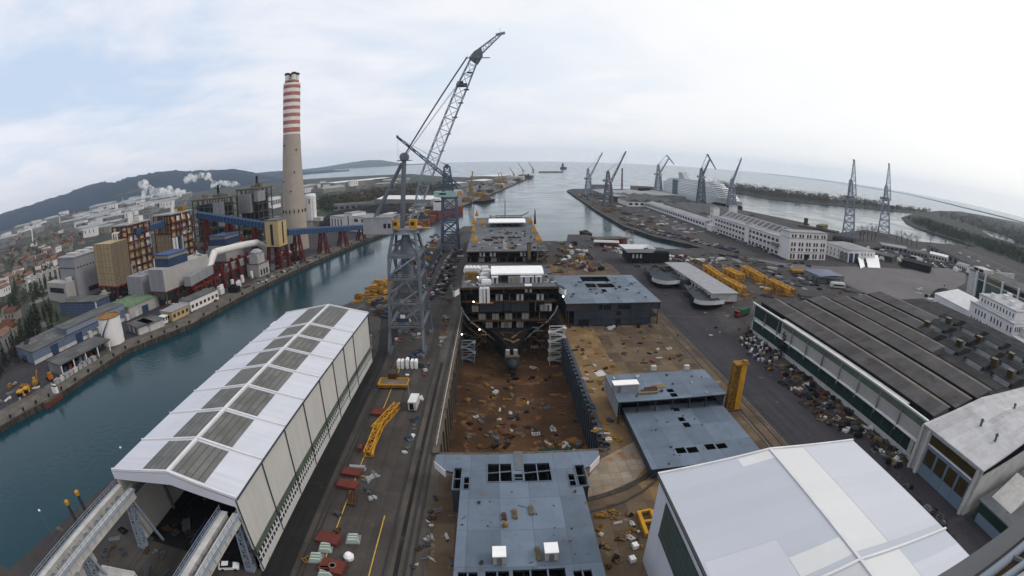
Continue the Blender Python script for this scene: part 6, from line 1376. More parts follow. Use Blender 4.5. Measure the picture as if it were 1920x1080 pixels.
# striped office
loc, rz_, w_ = fb((620,429),(692,437)); t = thing('office_building', 'white office with tall brown window slits and a raised stair core', 'building', loc, rz_)
b = MB(); b.box(0,w_*.42,0,16,0,13); b.box(w_*.42,w_*.63,-1,16,0,17.5); b.box(w_*.63,w_,0,14,0,14.5); b.build('wall','white_wall',t); b = MB(); b.box(-.4,w_*.42,-.4,16.4,13,13.4); b.box(w_*.42-.3,w_*.63+.3,-1.3,16.3,17.5,17.9); b.box(w_*.63,w_+.4,-.4,14.4,14.5,14.9); b.build('roof','roof_pale',t)
for k in range(4): window(t,'glass_brown',1.8,9,(4+k*5.6,-.05,2),0,False)
window(t,'glass_brown',1.6,13,(w_*.52,-1.05,2),0,False)
for k in range(2): window(t,'glass_brown',6,3,(w_*.7+k*w_*.17,-.05,9.5),0,False)
for k in range(4): window(t,'glass_brown',1.4,5,(w_*.68+k*w_*.08,-.05,1.2),0,False)
for k in range(2): window(t,'glass_brown',2.5,3,(w_+.05,4+k*5,10),pi/2,False)
# coal heaps, warehouses
def mound(label, ptsx, h_, m, name='coal_heap', cat='heap', seed=1):
    P_ = [G(*p) for p in ptsx]; cx = sum(p[0] for p in P_)/len(P_); cy = sum(p[1] for p in P_)/len(P_); r2 = random.Random(seed); b = MB(); rg = []; N_ = 40
    def edge(a):
        best = 0
        for i in range(len(P_)):
            x1, y1 = P_[i][0]-cx, P_[i][1]-cy; x2, y2 = P_[(i+1)%len(P_)][0]-cx, P_[(i+1)%len(P_)][1]-cy; dx, dy = cos(a), sin(a); den = dx*(y2-y1)-dy*(x2-x1)
            if abs(den) < 1e-9: continue
            t_ = (x1*(y2-y1)-y1*(x2-x1))/den; u_ = (x1*dy-y1*dx)/den
            if t_ > 0 and 0 <= u_ <= 1: best = max(best, t_)
        return best
    E_ = [edge(2*pi*i/N_) for i in range(N_)]
    for s, q in ((1,0),(.85,.35),(.62,.75),(.4,.95),(.15,1.0)): rg.append([(E_[i]*s*cos(2*pi*i/N_)*(1+r2.uniform(-.05,.05)),E_[i]*s*sin(2*pi*i/N_)*(1+r2.uniform(-.05,.05)),h_*q*(1+r2.uniform(-.08,.08))) for i in range(N_)])
    b.loft(rg); return tag(b.build(name,m,loc=(cx,cy,0)), label, cat)
mound('long black coal heap beside the striped office', [(596,432),(650,420),(690,424),(700,402),(640,398),(600,415)], 11, 'coal', seed=2)
mound('wide black coal stockpile in front of the white roofed warehouses', [(650,404),(760,415),(800,402),(790,390),(700,388),(655,394)], 9, 'coal', seed=4)
def fbshed(label, a, b_, depth, h_, rh_, wall, roof, wins=0, stripe=None, name='warehouse', cat='warehouse', wm='glass_dark'):
    loc, rz_, w_ = fb(a, b_); t = thing(name, label, cat, loc, rz_)
    b = MB(); b.box(0,w_,0,depth,0,h_); b.build('wall',wall,t); b = MB(); b.add([(-.4,-.6,h_),(w_+.4,-.6,h_),(w_+.4,depth+.6,h_),(-.4,depth+.6,h_),(-.4,depth/2,h_+rh_),(w_+.4,depth/2,h_+rh_)],[(0,1,5,4),(2,3,4,5),(0,4,3),(1,2,5),(0,3,2,1)]); b.build('roof',roof,t)
    for k in range(wins): window(t,wm,w_/wins*.62,h_*.4,(w_*(k+.5)/wins,-.05,h_*.32),0,False)
    if stripe: b = MB(); b.box(w_*.4,w_*.8,-.06,0,1,h_*.5); b.build('stripe',stripe,t)
    return t
fbshed('long white roofed warehouse with a red stripe behind the coal', (707,387), (808,389), 40, 11, 4, 'plaster', 'white', 0, 'red')
fbshed('low grey shed row left of the coal stockpile', (625,396), (701,391), 22, 8, 2, 'plaster_grey', 'flat_roof', 7)
fbshed('far long pale warehouse with a white roof beyond the trees', (628,352), (700,345), 90, 14, 2, 'plaster', 'white', 0)
fbshed('far blue ended warehouse with a white roof beyond the trees', (686,346), (733,341), 70, 14, 2, 'container_blue', 'white', 0)
fbshed('far pale shed near the bay behind the silo', (570,357), (600,350), 60, 10, 2, 'plaster', 'roof_pale', 0)
fbshed('pale shed with a light roof in the trees behind the silo', (608,360), (648,353), 40, 9, 2, 'plaster', 'roof_pale', 0)
fbshed('white block of flats left of the chimney', (508,392), (527,388), 18, 20, .5, 'white_wall', 'roof_pale', 6, name='apartment_block', cat='building')
fbshed('stepped pale block of flats behind the chimney', (500,385), (520,380), 14, 12, .5, 'plaster', 'roof_pale', 5, name='apartment_block', cat='building')
# long blue workshop, flat sheds, tank along the near quay
t = thing('workshop', 'long low workshop with blue glazing and a speckled flat roof, second raised bay', 'workshop', (*G(66,684),0), QR)
b = MB(); b.box(-24,0,0,88,0,5.6); b.build('wall','blue_glass',t); b = MB(); b.box(-24.4,.4,-.4,88.4,5.6,6); b.build('roof','flat_roof',t); b = MB(); b.box(-14,.05,24,66,6,8.4); mid = b.build('raised_bay','blue_glass',t); b = MB(); b.box(-14.3,.35,23.7,66.3,8.4,8.7); b.build('roof','flat_roof',mid); b = MB(); b.box(.0,.3,0,88,0,1.6); b.build('plinth','white_dirty',t)
for y in (12,29): b = MB(); b.box(.05,.35,y,y+4.5,0,4.6); b.build('door','blue',t)
for k in range(26): b = MB(); b.cb(-2-r.random()*20,3+r.random()*82,6,1,1,.5); b.build('skylight','plaster',t)
for k in range(6): b = MB(); b.cb(1.4,38+k*7,0,1.8,2.4,3.2); b.build('annex_box','white_dirty',t)
t = thing('open_shed', 'open fronted shed with a grey roof and posts beside the far quay', 'shed', (*G(118,706),0), QR)
b = MB(); b.box(-13.4,.6,-.6,31,4.6,5.1); b.build('roof','flat_roof',t); b = MB(); b.box(-13,-12.7,0,30,0,4.6); b.box(-12.7,0,0,.3,0,4.6); b.build('wall','plaster_grey',t)
for k in range(5): b = MB(); b.bar((0,.5+k*7.4,0),(0,.5+k*7.4,4.6),.45); b.build('post','white',t)
for k in range(7):
    p = G(128+k*9.5, 700-k*6.0); b = MB(); b.cb(0,0,0,2,2.2,r.uniform(1.2,2.6)); b.cb(.4,.2,0,1.4,1.2,r.uniform(2,3)); tag(b.build('crate',r.choice(['red','container_blue','red','grey_light']),loc=(p[0]-2.5,p[1],0)),'coloured crate stacked in the open fronted shed','crate','crates in the open shed')
for k in range(9):
    p = G(108+k*8.4, 719-k*5.3); b = MB(); b.cb(0,0,0,r.uniform(1.6,3),2.4,r.uniform(1,2)); b.cb(.2,.2,1,1,1,1.2); tag(b.build('crate',r.choice(['grey_light','grey_mid','white_dirty','grey_light']),loc=(p[0],p[1],0)),'grey crate standing on the quay before the open shed','crate','grey crates on the far quay')
tk = thing('storage_tank', 'white storage tank with a rusty open top and a stair up its side', 'tank', (*G(214,642),0))
b = MB(); rr = 5.9; hh = 12.6; n = 32; b.lathe([(rr,0),(rr,hh)],n); b.f = b.f[:-1]; b.k = b.k[:-1]; b.lathe([(rr-.25,hh),(rr-.25,hh-2.2)],n); b.f = b.f[:-2]+[b.f[-1]]; b.k = b.k[:-1]; b.build('shell','white_wall',tk)
b = MB(); b.lathe([(rr-.3,hh-2),(.1,hh-1.2)],24); b.lathe([(rr+.25,hh-.3),(rr+.25,hh+.2),(rr-.5,hh+.2),(rr-.5,hh-2)],n); b.build('rim','rust_tank',tk)
b = MB(); pts = [((rr+.5)*cos(4.0+u*1.5),(rr+.5)*sin(4.0+u*1.5),hh*u) for u in [i/8 for i in range(9)]]
for p, q in zip(pts,pts[1:]): b.bar(p,q,.9,.35)
b.build('stair','frame_grey',tk)
for a, c, l in (((243,621),(262,629),'left'),((262,616),(283,622),'right')):
    loc, rz_, w_ = fb(a,c); t = thing('pump_shed', 'small grey roofed shed between the tank and the quay, the %s of two' % l, 'shed', loc, rz_); b = MB(); b.box(0,w_,0,9,0,3.6); b.build('wall','white_dirty',t); b = MB(); b.box(-.8,w_+.6,-.8,9.6,3.6,4); b.build('roof','flat_roof',t)
    for k in range(2): b = MB(); b.box(w_*(.15+k*.45),w_*(.4+k*.45),-.06,0,.2,3); b.build('door','grey_mid',t)
for lab, a, x0, d_, h_, wall, roof, nw in (('beige low office by the far quay',(325,603),-9,13,4.6,'beige_plain','roof_pale',4),('long white low office by the far quay',(359,585),-9,24,5.4,'white_wall','flat_roof',7),('tiny white kiosk by the far quay',(306,609),-4,4,3.2,'white','white',2)):
    t = thing('quay_office', lab, 'building', (*G(*a),0), QR); b = MB(); b.box(x0,0,0,d_,0,h_); b.build('wall',wall,t); b = MB(); b.box(x0-.4,.4,-.4,d_+.4,h_,h_+.4); b.build('roof',roof,t)
    for k in range(nw): window(t,'glass_brown',d_/nw*.55,1.7,(.06,d_*(k+.5)/nw,1.6),pi/2,False)
    window(t,'glass_dark',abs(x0)*.4,1.6,(x0/2,-.06,1.5),0,False)
t = thing('control_building', 'flat building with a green roof and pale walls near the filters', 'building', (*G(277,584),0), QR); b = MB(); b.box(-22,0,-14,10,0,6); b.build('wall','clad_pale',t); b = MB(); b.box(-22.3,.3,-14.3,10.3,6,6.4); b.build('roof','green_roof',t); b = MB(); b.box(.0,.08,-4,1,0,4); b.build('door','blue',t)
loc, rz_, w_ = fb((115,592),(186,592)); t = thing('office_building', 'flat roofed blue glazed office in front of the grey turbine hall', 'building', loc, rz_); b = MB(); b.box(0,w_,0,13,0,8); b.build('wall','blue_glass',t); b = MB(); b.box(-.4,w_+.4,-.4,13.4,8,8.4); b.build('roof','flat_roof',t); b = MB(); b.box(w_-1.6,w_-.4,-.2,0,0,8); b.build('pier','white',t)
for i, px in enumerate((62,72,82,92,102,110)):
    p = G(px, 548-i*4.5); t = thing('switchyard_gantry', 'white lattice gantry of the switchyard left of the turbine hall', 'gantry', (p[0],p[1],0), .35, 'switchyard gantries'); b = MB()
    for s in (-6,6): b = MB(); b.truss((s,0,0),(s,0,13),1.4,.9,6,.32); b.build('mast','white_dirty',t)
    b = MB(); b.truss((-6,0,11.6),(6,0,11.6),1,1,6,.28); b.build('beam','white_dirty',t)
# ---------------------------------------------------------------- ships
def vessel(label, a, c, w_, fb_, mh, heap=None, house=None, z=WZ, name='barge', cat='barge'):
    A, B_ = Vector((*G(*a,z),0)), Vector((*G(*c,z),0)); d_ = B_-A; L_ = d_.length; t = thing(name, label, cat, (A.x,A.y,z), atan2(d_.y,d_.x)); b = MB()
    b.loft([[(x,-ww*.8,-1),(x,-ww,fb_),(x,ww,fb_),(x,ww*.8,-1)] for x, ww in ((0,w_*.35),(L_*.1,w_*.5),(L_*.82,w_*.5),(L_,w_*.12))]); b.build('hull',mh,t)
    b = MB(); b.box(L_*.03,L_*.9,-w_*.44,w_*.44,fb_,fb_+.3); b.build('deck','frame_grey',t)
    if heap: b = MB(); n = 10; b.loft([[(L_*.1,y,fb_+.3) for y in (-w_*.4,0,w_*.4)]]+[[(L_*(.1+.75*k/n),-w_*.4,fb_+.3),(L_*(.1+.75*k/n)+r.uniform(-1,1),r.uniform(-1,1),fb_+heap*sin(pi*k/n)+.3),(L_*(.1+.75*k/n),w_*.4,fb_+.3)] for k in range(1,n)]+[[(L_*.85,y,fb_+.3) for y in (-w_*.4,0,w_*.4)]],cap=False); b.build('cargo','coal' if mh != 'steel_dark' else 'rust',t)
    if house:
        u, hh, m = house; b = MB(); b.cb(L_*u,0,fb_+.3,L_*.1,w_*.62,hh); b.cb(L_*u,0,fb_+.3+hh,L_*.07,w_*.45,hh*.5); hs_ = b.build('wheelhouse',m,t); b = MB(); b.cb(L_*u,0,fb_+.5+hh*1.02,L_*.072,w_*.46,hh*.22); b.build('windows','glass_dark',hs_); b = MB(); b.tube((L_*u,0,fb_+hh*1.5),(L_*u,0,fb_+hh*2.4),.25,n=6); b.build('mast','steel_dark',t)
    return t
vessel('long red coal barge moored at the far quay behind the crane', (770,430), (813,412), 15, 5.5, 'red_rust', 3)
vessel('red ship with a white wheelhouse moored beyond the coal barge', (815,409), (866,395), 16, 8, 'red', None, (.14,9,'white'), name='cargo_ship', cat='ship')
vessel('dark scrap barge with a rusty heap out in the channel', (893,381), (926,376), 16, 3, 'steel_dark', 9)
vessel('red tug with a white wheelhouse moored at the near end of the far quay', (83,765), (118,741), 5.6, 1.9, 'red_rust', None, (.72,2.4,'white'), name='tug', cat='boat')
vessel('dark empty pontoon barge moored at the yard pier', (1112,456), (1174,454), 13, 4, 'red_rust', None, None)
vessel('small ship far out at the harbour mouth', (1052,317), (1062,317), 30, 14, 'steel_dark', None, (.3,18,'steel_side'), name='cargo_ship', cat='ship')
vessel('dark low lighter lying inside the pontoon at the pier', (1090,437), (1108,443), 6, 2, 'steel_dark', 2)
# far quay cranes, stacks
yq = thing('quay_crane','','crane'); b = MB()
for sx in (-4,4):
    for sy in (-4,4): b.bar((sx,sy,0),(sx*.5,sy*.5,16),.9)
b.bar((-4,-4,0),(2,-2,16),.5); b.bar((4,-4,0),(-2,-2,16),.5); b.build('portal','ochre',yq); b = MB(); b.cb(0,0,16,6,5,4); b.build('cab','ochre',yq); b = MB(); b.truss((0,0,19),(2,16,42),1.6,.8,7,.4); b.build('jib','ochre',yq)
YQ = Kind(yq)
for i, (px, py, s) in enumerate(((893,379,1.1),(944,352,.8),(951,349,.8),(968,336,.9),(985,331,1.2),(1003,327,1.2))): p = G(px, py); YQ.place((p[0]-8,p[1],0), i*.4, ('ochre quay crane on the far quay beside the scrap barge','ochre quay crane halfway along the far quay, nearer of two','ochre quay crane halfway along the far quay, farther of two','dark quay crane near the end of the far quay','tall quay crane second from the far quay end','last tall quay crane at the far quay tip')[i],'cranes on the far quay',s)
for i in range(70):
    u = r.random(); k = min(4,int(u*5)); a, c = bank[9+k], bank[10+k]; v = r.random(); x, y = a[0]+(c[0]-a[0])*v-6-r.random()*r.choice([30,70]), a[1]+(c[1]-a[1])*v
    b = MB(); s = 1+y/700; b.cb(0,0,0,r.uniform(3,8)*s,r.uniform(6,16)*s,r.uniform(2,5)*s*.7,r.uniform(-.3,.3)); b.cb(r.uniform(-1,1),r.uniform(-2,2),0,r.uniform(1,4)*s,r.uniform(2,6)*s,r.uniform(3,6)*s*.7,.2)
    tag(b.build('cargo_stack',r.choice(['rust','plaster_grey','white_dirty','ochre','grey_mid','timber','plaster','steel_side']),loc=(x,y,0)),'stack of cargo standing on the long far quay','cargo stack','cargo stacks on the far quay')
for i,(a,c,dp,h_,l) in enumerate((((838,352),(858,352),60,10,'white shed on the far quay beside the second crane'),((905,346),(925,343),50,9,'pale shed halfway along the far quay'),((928,336),(958,333),90,9,'long pale shed near the end of the far quay'))): fbshed(l,a,c,dp,h_,2,'plaster','white')
# steam
def steam(label, pxs, dist, seed):
    p0 = AZ(*pxs[0][:2], dist); r3 = random.Random(seed); b = MB()
    for (px, py, s) in pxs:
        c = AZ(px, py, dist); R_ = s*dist/932
        for k in range(4):
            o = (c[0]-p0[0]+r3.uniform(-.7,.7)*R_, c[1]-p0[1]+r3.uniform(-.7,.7)*R_, c[2]-p0[2]+r3.uniform(-.5,.5)*R_); q = R_*r3.uniform(.45,.95); n = 14; rg = []
            for j in range(1,10):
                ph = pi*j/10; rg.append([(o[0]+q*sin(ph)*cos(2*pi*i/n)*(1+r3.uniform(-.12,.12)),o[1]+q*sin(ph)*sin(2*pi*i/n)*(1+r3.uniform(-.12,.12)),o[2]-q*cos(ph)*(1+r3.uniform(-.1,.1))) for i in range(n)])
            b.loft(rg)
    return tag(b.build('steam','steam',loc=p0,smooth=True), label, None, kind='stuff')
def steam_mat():
    m = bpy.data.materials.new('steam'); m.use_nodes = True; nt = m.node_tree; N = nt.nodes; L = nt.links; N.clear()
    o = N.new('ShaderNodeOutputMaterial'); v = N.new('ShaderNodeVolumePrincipled'); v.inputs['Color'].default_value = (.97,.97,.98,1); v.inputs['Anisotropy'].default_value = 0
    g = N.new('ShaderNodeNewGeometry'); n = N.new('ShaderNodeTexNoise'); n.inputs['Scale'].default_value = .09; n.inputs['Detail'].default_value = 4; L.new(g.outputs['Position'], n.inputs['Vector'])
    m2 = N.new('ShaderNodeMapRange'); L.new(n.outputs['Fac'], m2.inputs[0]); m2.inputs[1].default_value = .4; m2.inputs[2].default_value = .62; m2.inputs[3].default_value = 0; m2.inputs[4].default_value = .22
    L.new(m2.outputs[0], v.inputs['Density']); L.new(v.outputs[0], o.inputs['Volume']); M['steam'] = m
steam_mat()
steam('white steam plume drifting left from the works behind the boilers', [(341,361,5),(334,360,6),(326,359,7),(316,359,9),(305,360,10),(295,362,9),(285,359,9),(276,352,10),(270,347,8),(266,345,6),(268,366,6)], 1150, 1)
steam('thin steam wisps rising before the hills', [(395,338,5),(388,332,7),(378,331,7),(362,333,7),(350,335,7),(352,341,5),(372,328,5)], 1250, 2)
steam('short white steam plume over the dark boiler structures', [(449,346,4),(440,344,5),(430,343,6),(420,343,7),(410,344,7),(403,346,6)], 1250, 3)
# ================================================================ TREES, TOWN, YARD GEAR, PEOPLE
r = random.Random(33)
def leaves(b, c, rad3, n, s, rr, k=0, flat=.35):
    for _ in range(n):
        while True:
            x, y, z = rr.uniform(-1,1), rr.uniform(-1,1), rr.uniform(-1,1); q = x*x+y*y+z*z
            if .12 < q < 1: break
        p = Vector((c[0]+x*rad3[0], c[1]+y*rad3[1], c[2]+z*rad3[2])); a = Vector((rr.uniform(-1,1),rr.uniform(-1,1),rr.uniform(-flat,flat)))*s*rr.uniform(.5,1.2); d = Vector((rr.uniform(-1,1),rr.uniform(-1,1),rr.uniform(-1,1)))*s*rr.uniform(.4,1)
        b.add([p-a*.5, p+d*.5, p+a*.5, p-d*.4], [(0,1,2,3)], k)
def tree_proto(kind, seed, h=9.0):
    rr = random.Random(seed); t = thing('tree','','tree')
    b = MB(); b.tube((0,0,0),(rr.uniform(-.2,.2),rr.uniform(-.2,.2),h*.55),.26,.12,7)
    limbs = []
    for k in range(7):
        a = k*2.4+rr.uniform(-.4,.4); z0 = h*rr.uniform(.25,.5); e = (cos(a)*h*rr.uniform(.14,.26), sin(a)*h*rr.uniform(.14,.26), z0+h*rr.uniform(.18,.36)); b.tube((0,0,z0),e,.1,.04,5); limbs.append(e)
        if kind == 'bare':
            for _ in range(5): f = (e[0]*rr.uniform(.8,1.5)+rr.uniform(-.5,.5), e[1]*rr.uniform(.8,1.5)+rr.uniform(-.5,.5), e[2]+h*rr.uniform(.05,.22)); b.tube(e,f,.045,.02,4)
    b.build('trunk','bark',t); b = MB()
    if kind == 'conifer':
        for j in range(9): u = j/8; leaves(b,(0,0,h*(.14+.82*u)),(h*.21*(1.06-u),h*.21*(1.06-u),h*.085),int(70*(1.1-u)),.75,rr)
        b.build('crown','leaf_dark',t)
    else:
        n, s = (42,.34) if kind == 'bare' else (60,.72)
        for e in limbs+[(0,0,h*.8),(0,0,h*.6)]: leaves(b,(e[0]*1.1,e[1]*1.1,e[2]+h*.04),(h*.15,h*.15,h*.13),n,s,rr)
        b.build('crown',{'bare':'twig','leafy':'leaf','dry':'leaf_dry'}[kind],t)
    return t
TP = {k: [Kind(tree_proto(k, 5+i*7+len(k))) for i in range(2)] for k in ('conifer','leafy','bare','dry')}
def tree(kind, x, y, s, label, group): return R.choice(TP[kind]).place((x,y,0 if y < 600 or x < 300 else -.6), R.uniform(0,6), label, group, s)
def in_poly(p, P_):
    c = False; n = len(P_)
    for i in range(n):
        (x1,y1),(x2,y2) = P_[i],P_[(i+1)%n]
        if (y1>p[1]) != (y2>p[1]) and p[0] < (x2-x1)*(p[1]-y1)/(y2-y1)+x1: c = not c
    return c
scr = lambda n, P_, mx=6000: [q for q in ((r.uniform(min(p[0] for p in P_),max(p[0] for p in P_)), r.uniform(min(p[1] for p in P_),max(p[1] for p in P_))) for _ in range(mx)) if in_poly(q,P_)][:n]
# dark evergreens at the left edge
for px, py in scr(46, [(14,700),(70,664),(112,628),(120,600),(90,575),(60,590),(40,640),(0,680),(0,720)]): x, y = G(px,py); tree('conifer',x,y,R.uniform(.9,1.7),'dark evergreen in the dense clump behind the long blue workshop','evergreens at the left edge')
for px, py in scr(26, [(0,540),(110,500),(118,545),(60,565),(0,600)]): x, y = G(px,py); tree(R.choice(['conifer','leafy']),x,y,R.uniform(1,1.7),'green tree among the houses beside the switchyard','trees beside the switchyard')
for px, py in ((202,640),(207,641),(222,643),(228,640),(236,636),(243,633)): x, y = G(px,py); tree('leafy',x,y-1,.35,'small shrub at the foot of the white storage tank','shrubs at the storage tank')
x, y = G(1467,668); tree('conifer',x-1,y,1.15,'dark bushy evergreen standing alone against the green banded workshop wall',None)
for px, py in scr(26, [(1475,672),(1500,690),(1700,856),(1712,850),(1560,730),(1490,668)]): x, y = G(px,py); tree(R.choice(['leafy','bare']),x,y,R.uniform(.18,.4),'scrubby bush along the foot of the green banded workshop wall','bushes along the workshop wall')
# town
def house_proto(name, wall, roof, w_, d_, h_, rh_, seed):
    t = thing(name,'','house'); b = MB(); b.box(-w_/2,w_/2,-d_/2,d_/2,0,h_); b.build('wall',wall,t)
    b = MB(); W_ = w_/2+.5; D_ = d_/2+.5; b.add([(-W_,-D_,h_),(W_,-D_,h_),(W_,D_,h_),(-W_,D_,h_),(-W_,0,h_+rh_),(W_,0,h_+rh_)],[(0,1,5,4),(2,3,4,5),(0,4,3),(1,2,5),(0,3,2,1)]); b.build('roof',roof,t)
    for k in range(3): b = MB(); b.box(-w_*.3+k*w_*.3-.6,-w_*.3+k*w_*.3+.6,-d_/2-.06,-d_/2,h_*.4,h_*.75); b.build('window','glass_dark',t)
    return Kind(t)
HP = [house_proto('town_house','plaster','tile_orange',12,9,6,2.4,1), house_proto('town_house','white_wall','tile_pale',14,10,7,2.4,2), house_proto('town_house','plaster_grey','tile_pale',11,10,8,2,3)]
BP = [house_proto('town_block','white_wall','roof_pale',24,13,13,1,4), house_proto('works_building','plaster','roof_pale',60,26,9,2.5,5), house_proto('works_building','plaster_grey','flat_roof',46,22,8,2,6)]
done = []
for px, py in scr(20, [(0,590),(26,588),(28,640),(0,668)])+scr(70, [(0,470),(60,440),(120,420),(160,455),(110,500),(60,535),(0,560)]):
    x, y = G(px,py); 
    if all(hypot(x-a,y-c) > 13 for a, c in done): done.append((x,y)); R.choice(HP).place((x,y,0),R.choice([.3,.35,1.9]),'pale house with a tiled roof in the near town at the left edge','houses in the near town',R.uniform(.8,1.15))
for px, py in scr(170, [(0,455),(40,432),(110,408),(200,386),(270,372),(340,364),(350,385),(300,395),(280,410),(200,430),(165,452),(120,420),(60,440),(0,470)]):
    x, y = G(px,py); d_ = hypot(x,y)
    if all(hypot(x-a,y-c) > 26 for a, c in done): done.append((x,y)); k = R.choice(BP+HP[:1]); k.place((x,y,0),R.choice([.3,.5,1.9]),'pale building in the hazy far town below the hills','buildings in the far town',min(2.2,.7+d_/1800))
for px, py in scr(24, [(570,366),(640,358),(700,352),(760,346),(700,340),(600,345),(570,350)]):
    x, y = G(px,py)
    if all(hypot(x-a,y-c) > 60 for a, c in done): done.append((x,y)); R.choice(BP).place((x,y,0),R.choice([.3,.8]),'pale far building on the plain right of the chimney','buildings right of the chimney',R.uniform(.8,1.4))
for px, py in scr(85, [(0,455),(110,415),(200,392),(330,370),(350,390),(270,420),(200,440),(110,470),(0,540)]): x, y = G(px,py); tree(R.choice(['leafy','bare','dry']),x,y,R.uniform(1,1.8),'hazy tree among the buildings of the far town','trees in the far town')
for i, (px, py, h_) in enumerate(((62,455,34),(231,388,38),(113,425,30))): p = G(px,py); b = MB(); b.tube((0,0,0),(0,0,h_),1.6,1.2,8); t = thing('water_tower',('slim white tower far off in the town','slim pale tower in the far works','thin mast with a head in the far town')[i],'tower',(*p,0)); b.build('shaft','white_wall',t); b = MB(); b.lathe([(1,h_),(4,h_+2),(4,h_+5),(1,h_+7)],12); b.build('head','plaster_grey',t)
def woods(label, poly, n, hgt, m, s, z=0.0, sh=1.0):
    b = MB(); rr = random.Random(n); pts = scr(n, poly, n*14)
    for px, py in pts:
        x, y = G(px,py,z); h_ = hgt*rr.uniform(.6,1.15); q = h_*.42*sh
        leaves(b,(x,y,z+h_*.58),(q,q,h_*.45),22,s*rr.uniform(.8,1.3),rr); b.tube((x,y,z),(x,y,z+h_*.5),s*.1,n=4)
    return tag(b.build('woods',m), label, None, kind='stuff')
woods('brown grey wood stretching across the plain behind the coal', [(620,392),(640,372),(700,362),(770,352),(850,346),(850,356),(805,366),(705,377),(690,390)], 420, 15, 'leaf_dry', 4.2)
woods('dark green wood beside the chimney', [(590,395),(600,376),(640,368),(650,388),(620,398)], 90, 14, 'leaf', 3.6)
woods('autumn brown wood on the low island', [(1336,349),(1360,357),(1440,371),(1520,380),(1600,387),(1655,393),(1655,386),(1560,375),(1440,361),(1360,350)], 520, 22, 'leaf_dry', 4.6, -.8, 1.5)
woods('thin trees along the tail of the island', [(1655,393),(1700,397),(1745,400),(1745,397),(1690,392),(1655,387)], 80, 15, 'leaf_dry', 5, -.8)
woods('dark riverside wood on the right', [(1697,410),(1722,426),(1760,440),(1815,456),(1880,482),(1930,500),(1930,474),(1860,455),(1800,436),(1740,414)], 800, 11, 'leaf', 3.0, -.6, 1.3)
woods('hazy wood on the far right plain', [(1760,400),(1800,402),(1860,412),(1930,430),(1930,470),(1880,446),(1820,424),(1760,406)], 560, 12, 'leaf_dry', 4.4, -.6, 1.4)
woods('scattered scrub in the town gardens', [(120,500),(60,540),(0,560),(0,590),(60,575),(118,548)], 60, 6, 'leaf', 2)
for px, py in ((1612,452),(1618,453),(1626,452),(1634,450),(1700,458),(1708,462),(1718,464),(1744,460),(1772,464),(1640,452),(1690,455),(1680,452),(1790,468),(1812,472)): x, y = G(px,py); tree('bare',x,y,R.uniform(1.6,2.6),'bare grey tree on the river bank near the tall cranes','bare trees on the river bank')
# ---------------------------------------------------------------- yard clutter
def small(name, label, cat, group, m, loc, rz=0, parts=None):
    b = MB(); parts(b); return tag(b.build(name, m, loc=loc if len(loc)==3 else (*loc,0), rz=rz), label, cat, group)
def bundle(b, n, L_, s):
    for k in range(n): b.box(-n*s/2+k*s,-n*s/2+k*s+s*.75,-L_/2+r.uniform(-.4,.4),L_/2+r.uniform(-.4,.4),0,s*r.uniform(.7,1.6))
HUE = dict(rust='rusty brown',grey_mid='mid grey',white_dirty='off white',steel_side='blue grey',ochre='ochre',plaster_grey='drab grey',container_blue='dull blue',red_rust='brick red',grey_light='light grey',timber='timber brown',steel_dark='black',hull_dark='blackish',frame_grey='dark grey',white='white',yellow='yellow',crane_dark='charcoal',olive_trim='olive',blue='blue',red='red',container_green='green',white_bright='bright white')
SHAPE = dict(box='box',bundle='bar bundle',frame='open frame',pile='loose heap',cyl='cylinder',drum='drum')
import re
PREP = re.compile(r' (in|crowding|piled|between|lying|stacked|standing|heaped|along|stored|beside|on|behind|before|at|beyond|under|apart|right) ')
def litter(pxpoly, n, label, cat, name, group, mats, size, z=0, tall=1.0, kinds=('box','bundle','frame','pile')):
    for px, py in scr(n, pxpoly):
        x, y = G(px,py,z); s = size*r.uniform(.6,1.35); k = r.choice(kinds); b = MB()
        if k == 'box': b.cb(0,0,0,s,s*r.uniform(.8,1.8),s*.6*tall); b.cb(r.uniform(-.2,.2)*s,0,s*.6*tall,s*.6,s*.7,s*.2*tall)
        elif k == 'bundle': bundle(b, r.randint(3,5), s*2.4, s*.25)
        elif k == 'frame':
            for a in (-1,1): b.bar((-s,a*s*.6,.15),(s,a*s*.6,.15),.22); b.bar((a*s,-s*.6,.15),(a*s,s*.6,.5*tall),.22); b.bar((a*s*.4,-s*.6,.2),(a*s*.4,s*.6,.2),.2)
        elif k == 'cyl': b.tube((0,-s*.5,s*.35),(0,s*.5,s*.35),s*.35,n=9)
        elif k == 'drum': b.lathe([(s*.5,0),(s*.5,s*.9),(s*.1,s*.95)],9)
        else:
            for _ in range(5): b.cb(r.uniform(-.6,.6)*s,r.uniform(-.6,.6)*s,0,s*r.uniform(.3,.7),s*r.uniform(.2,.9),s*r.uniform(.15,.6)*tall,r.uniform(0,3))
        m = r.choice(mats); mt = PREP.search(label)
        lab = label if group is None or not mt else ('large ' if s > size*1.12 else 'small ' if s < size*.8 else '')+HUE.get(m,'grey')+' '+SHAPE[k]+label[mt.start():]
        tag(b.build(name, m, loc=(x,y,z), rz=r.uniform(0,3)), lab, cat, group)
GM = ['rust','grey_mid','white_dirty','steel_side','ochre','plaster_grey','container_blue','red_rust','grey_light','timber']
DM = ['rust','steel_dark','hull_dark','rust','frame_grey','steel_side']
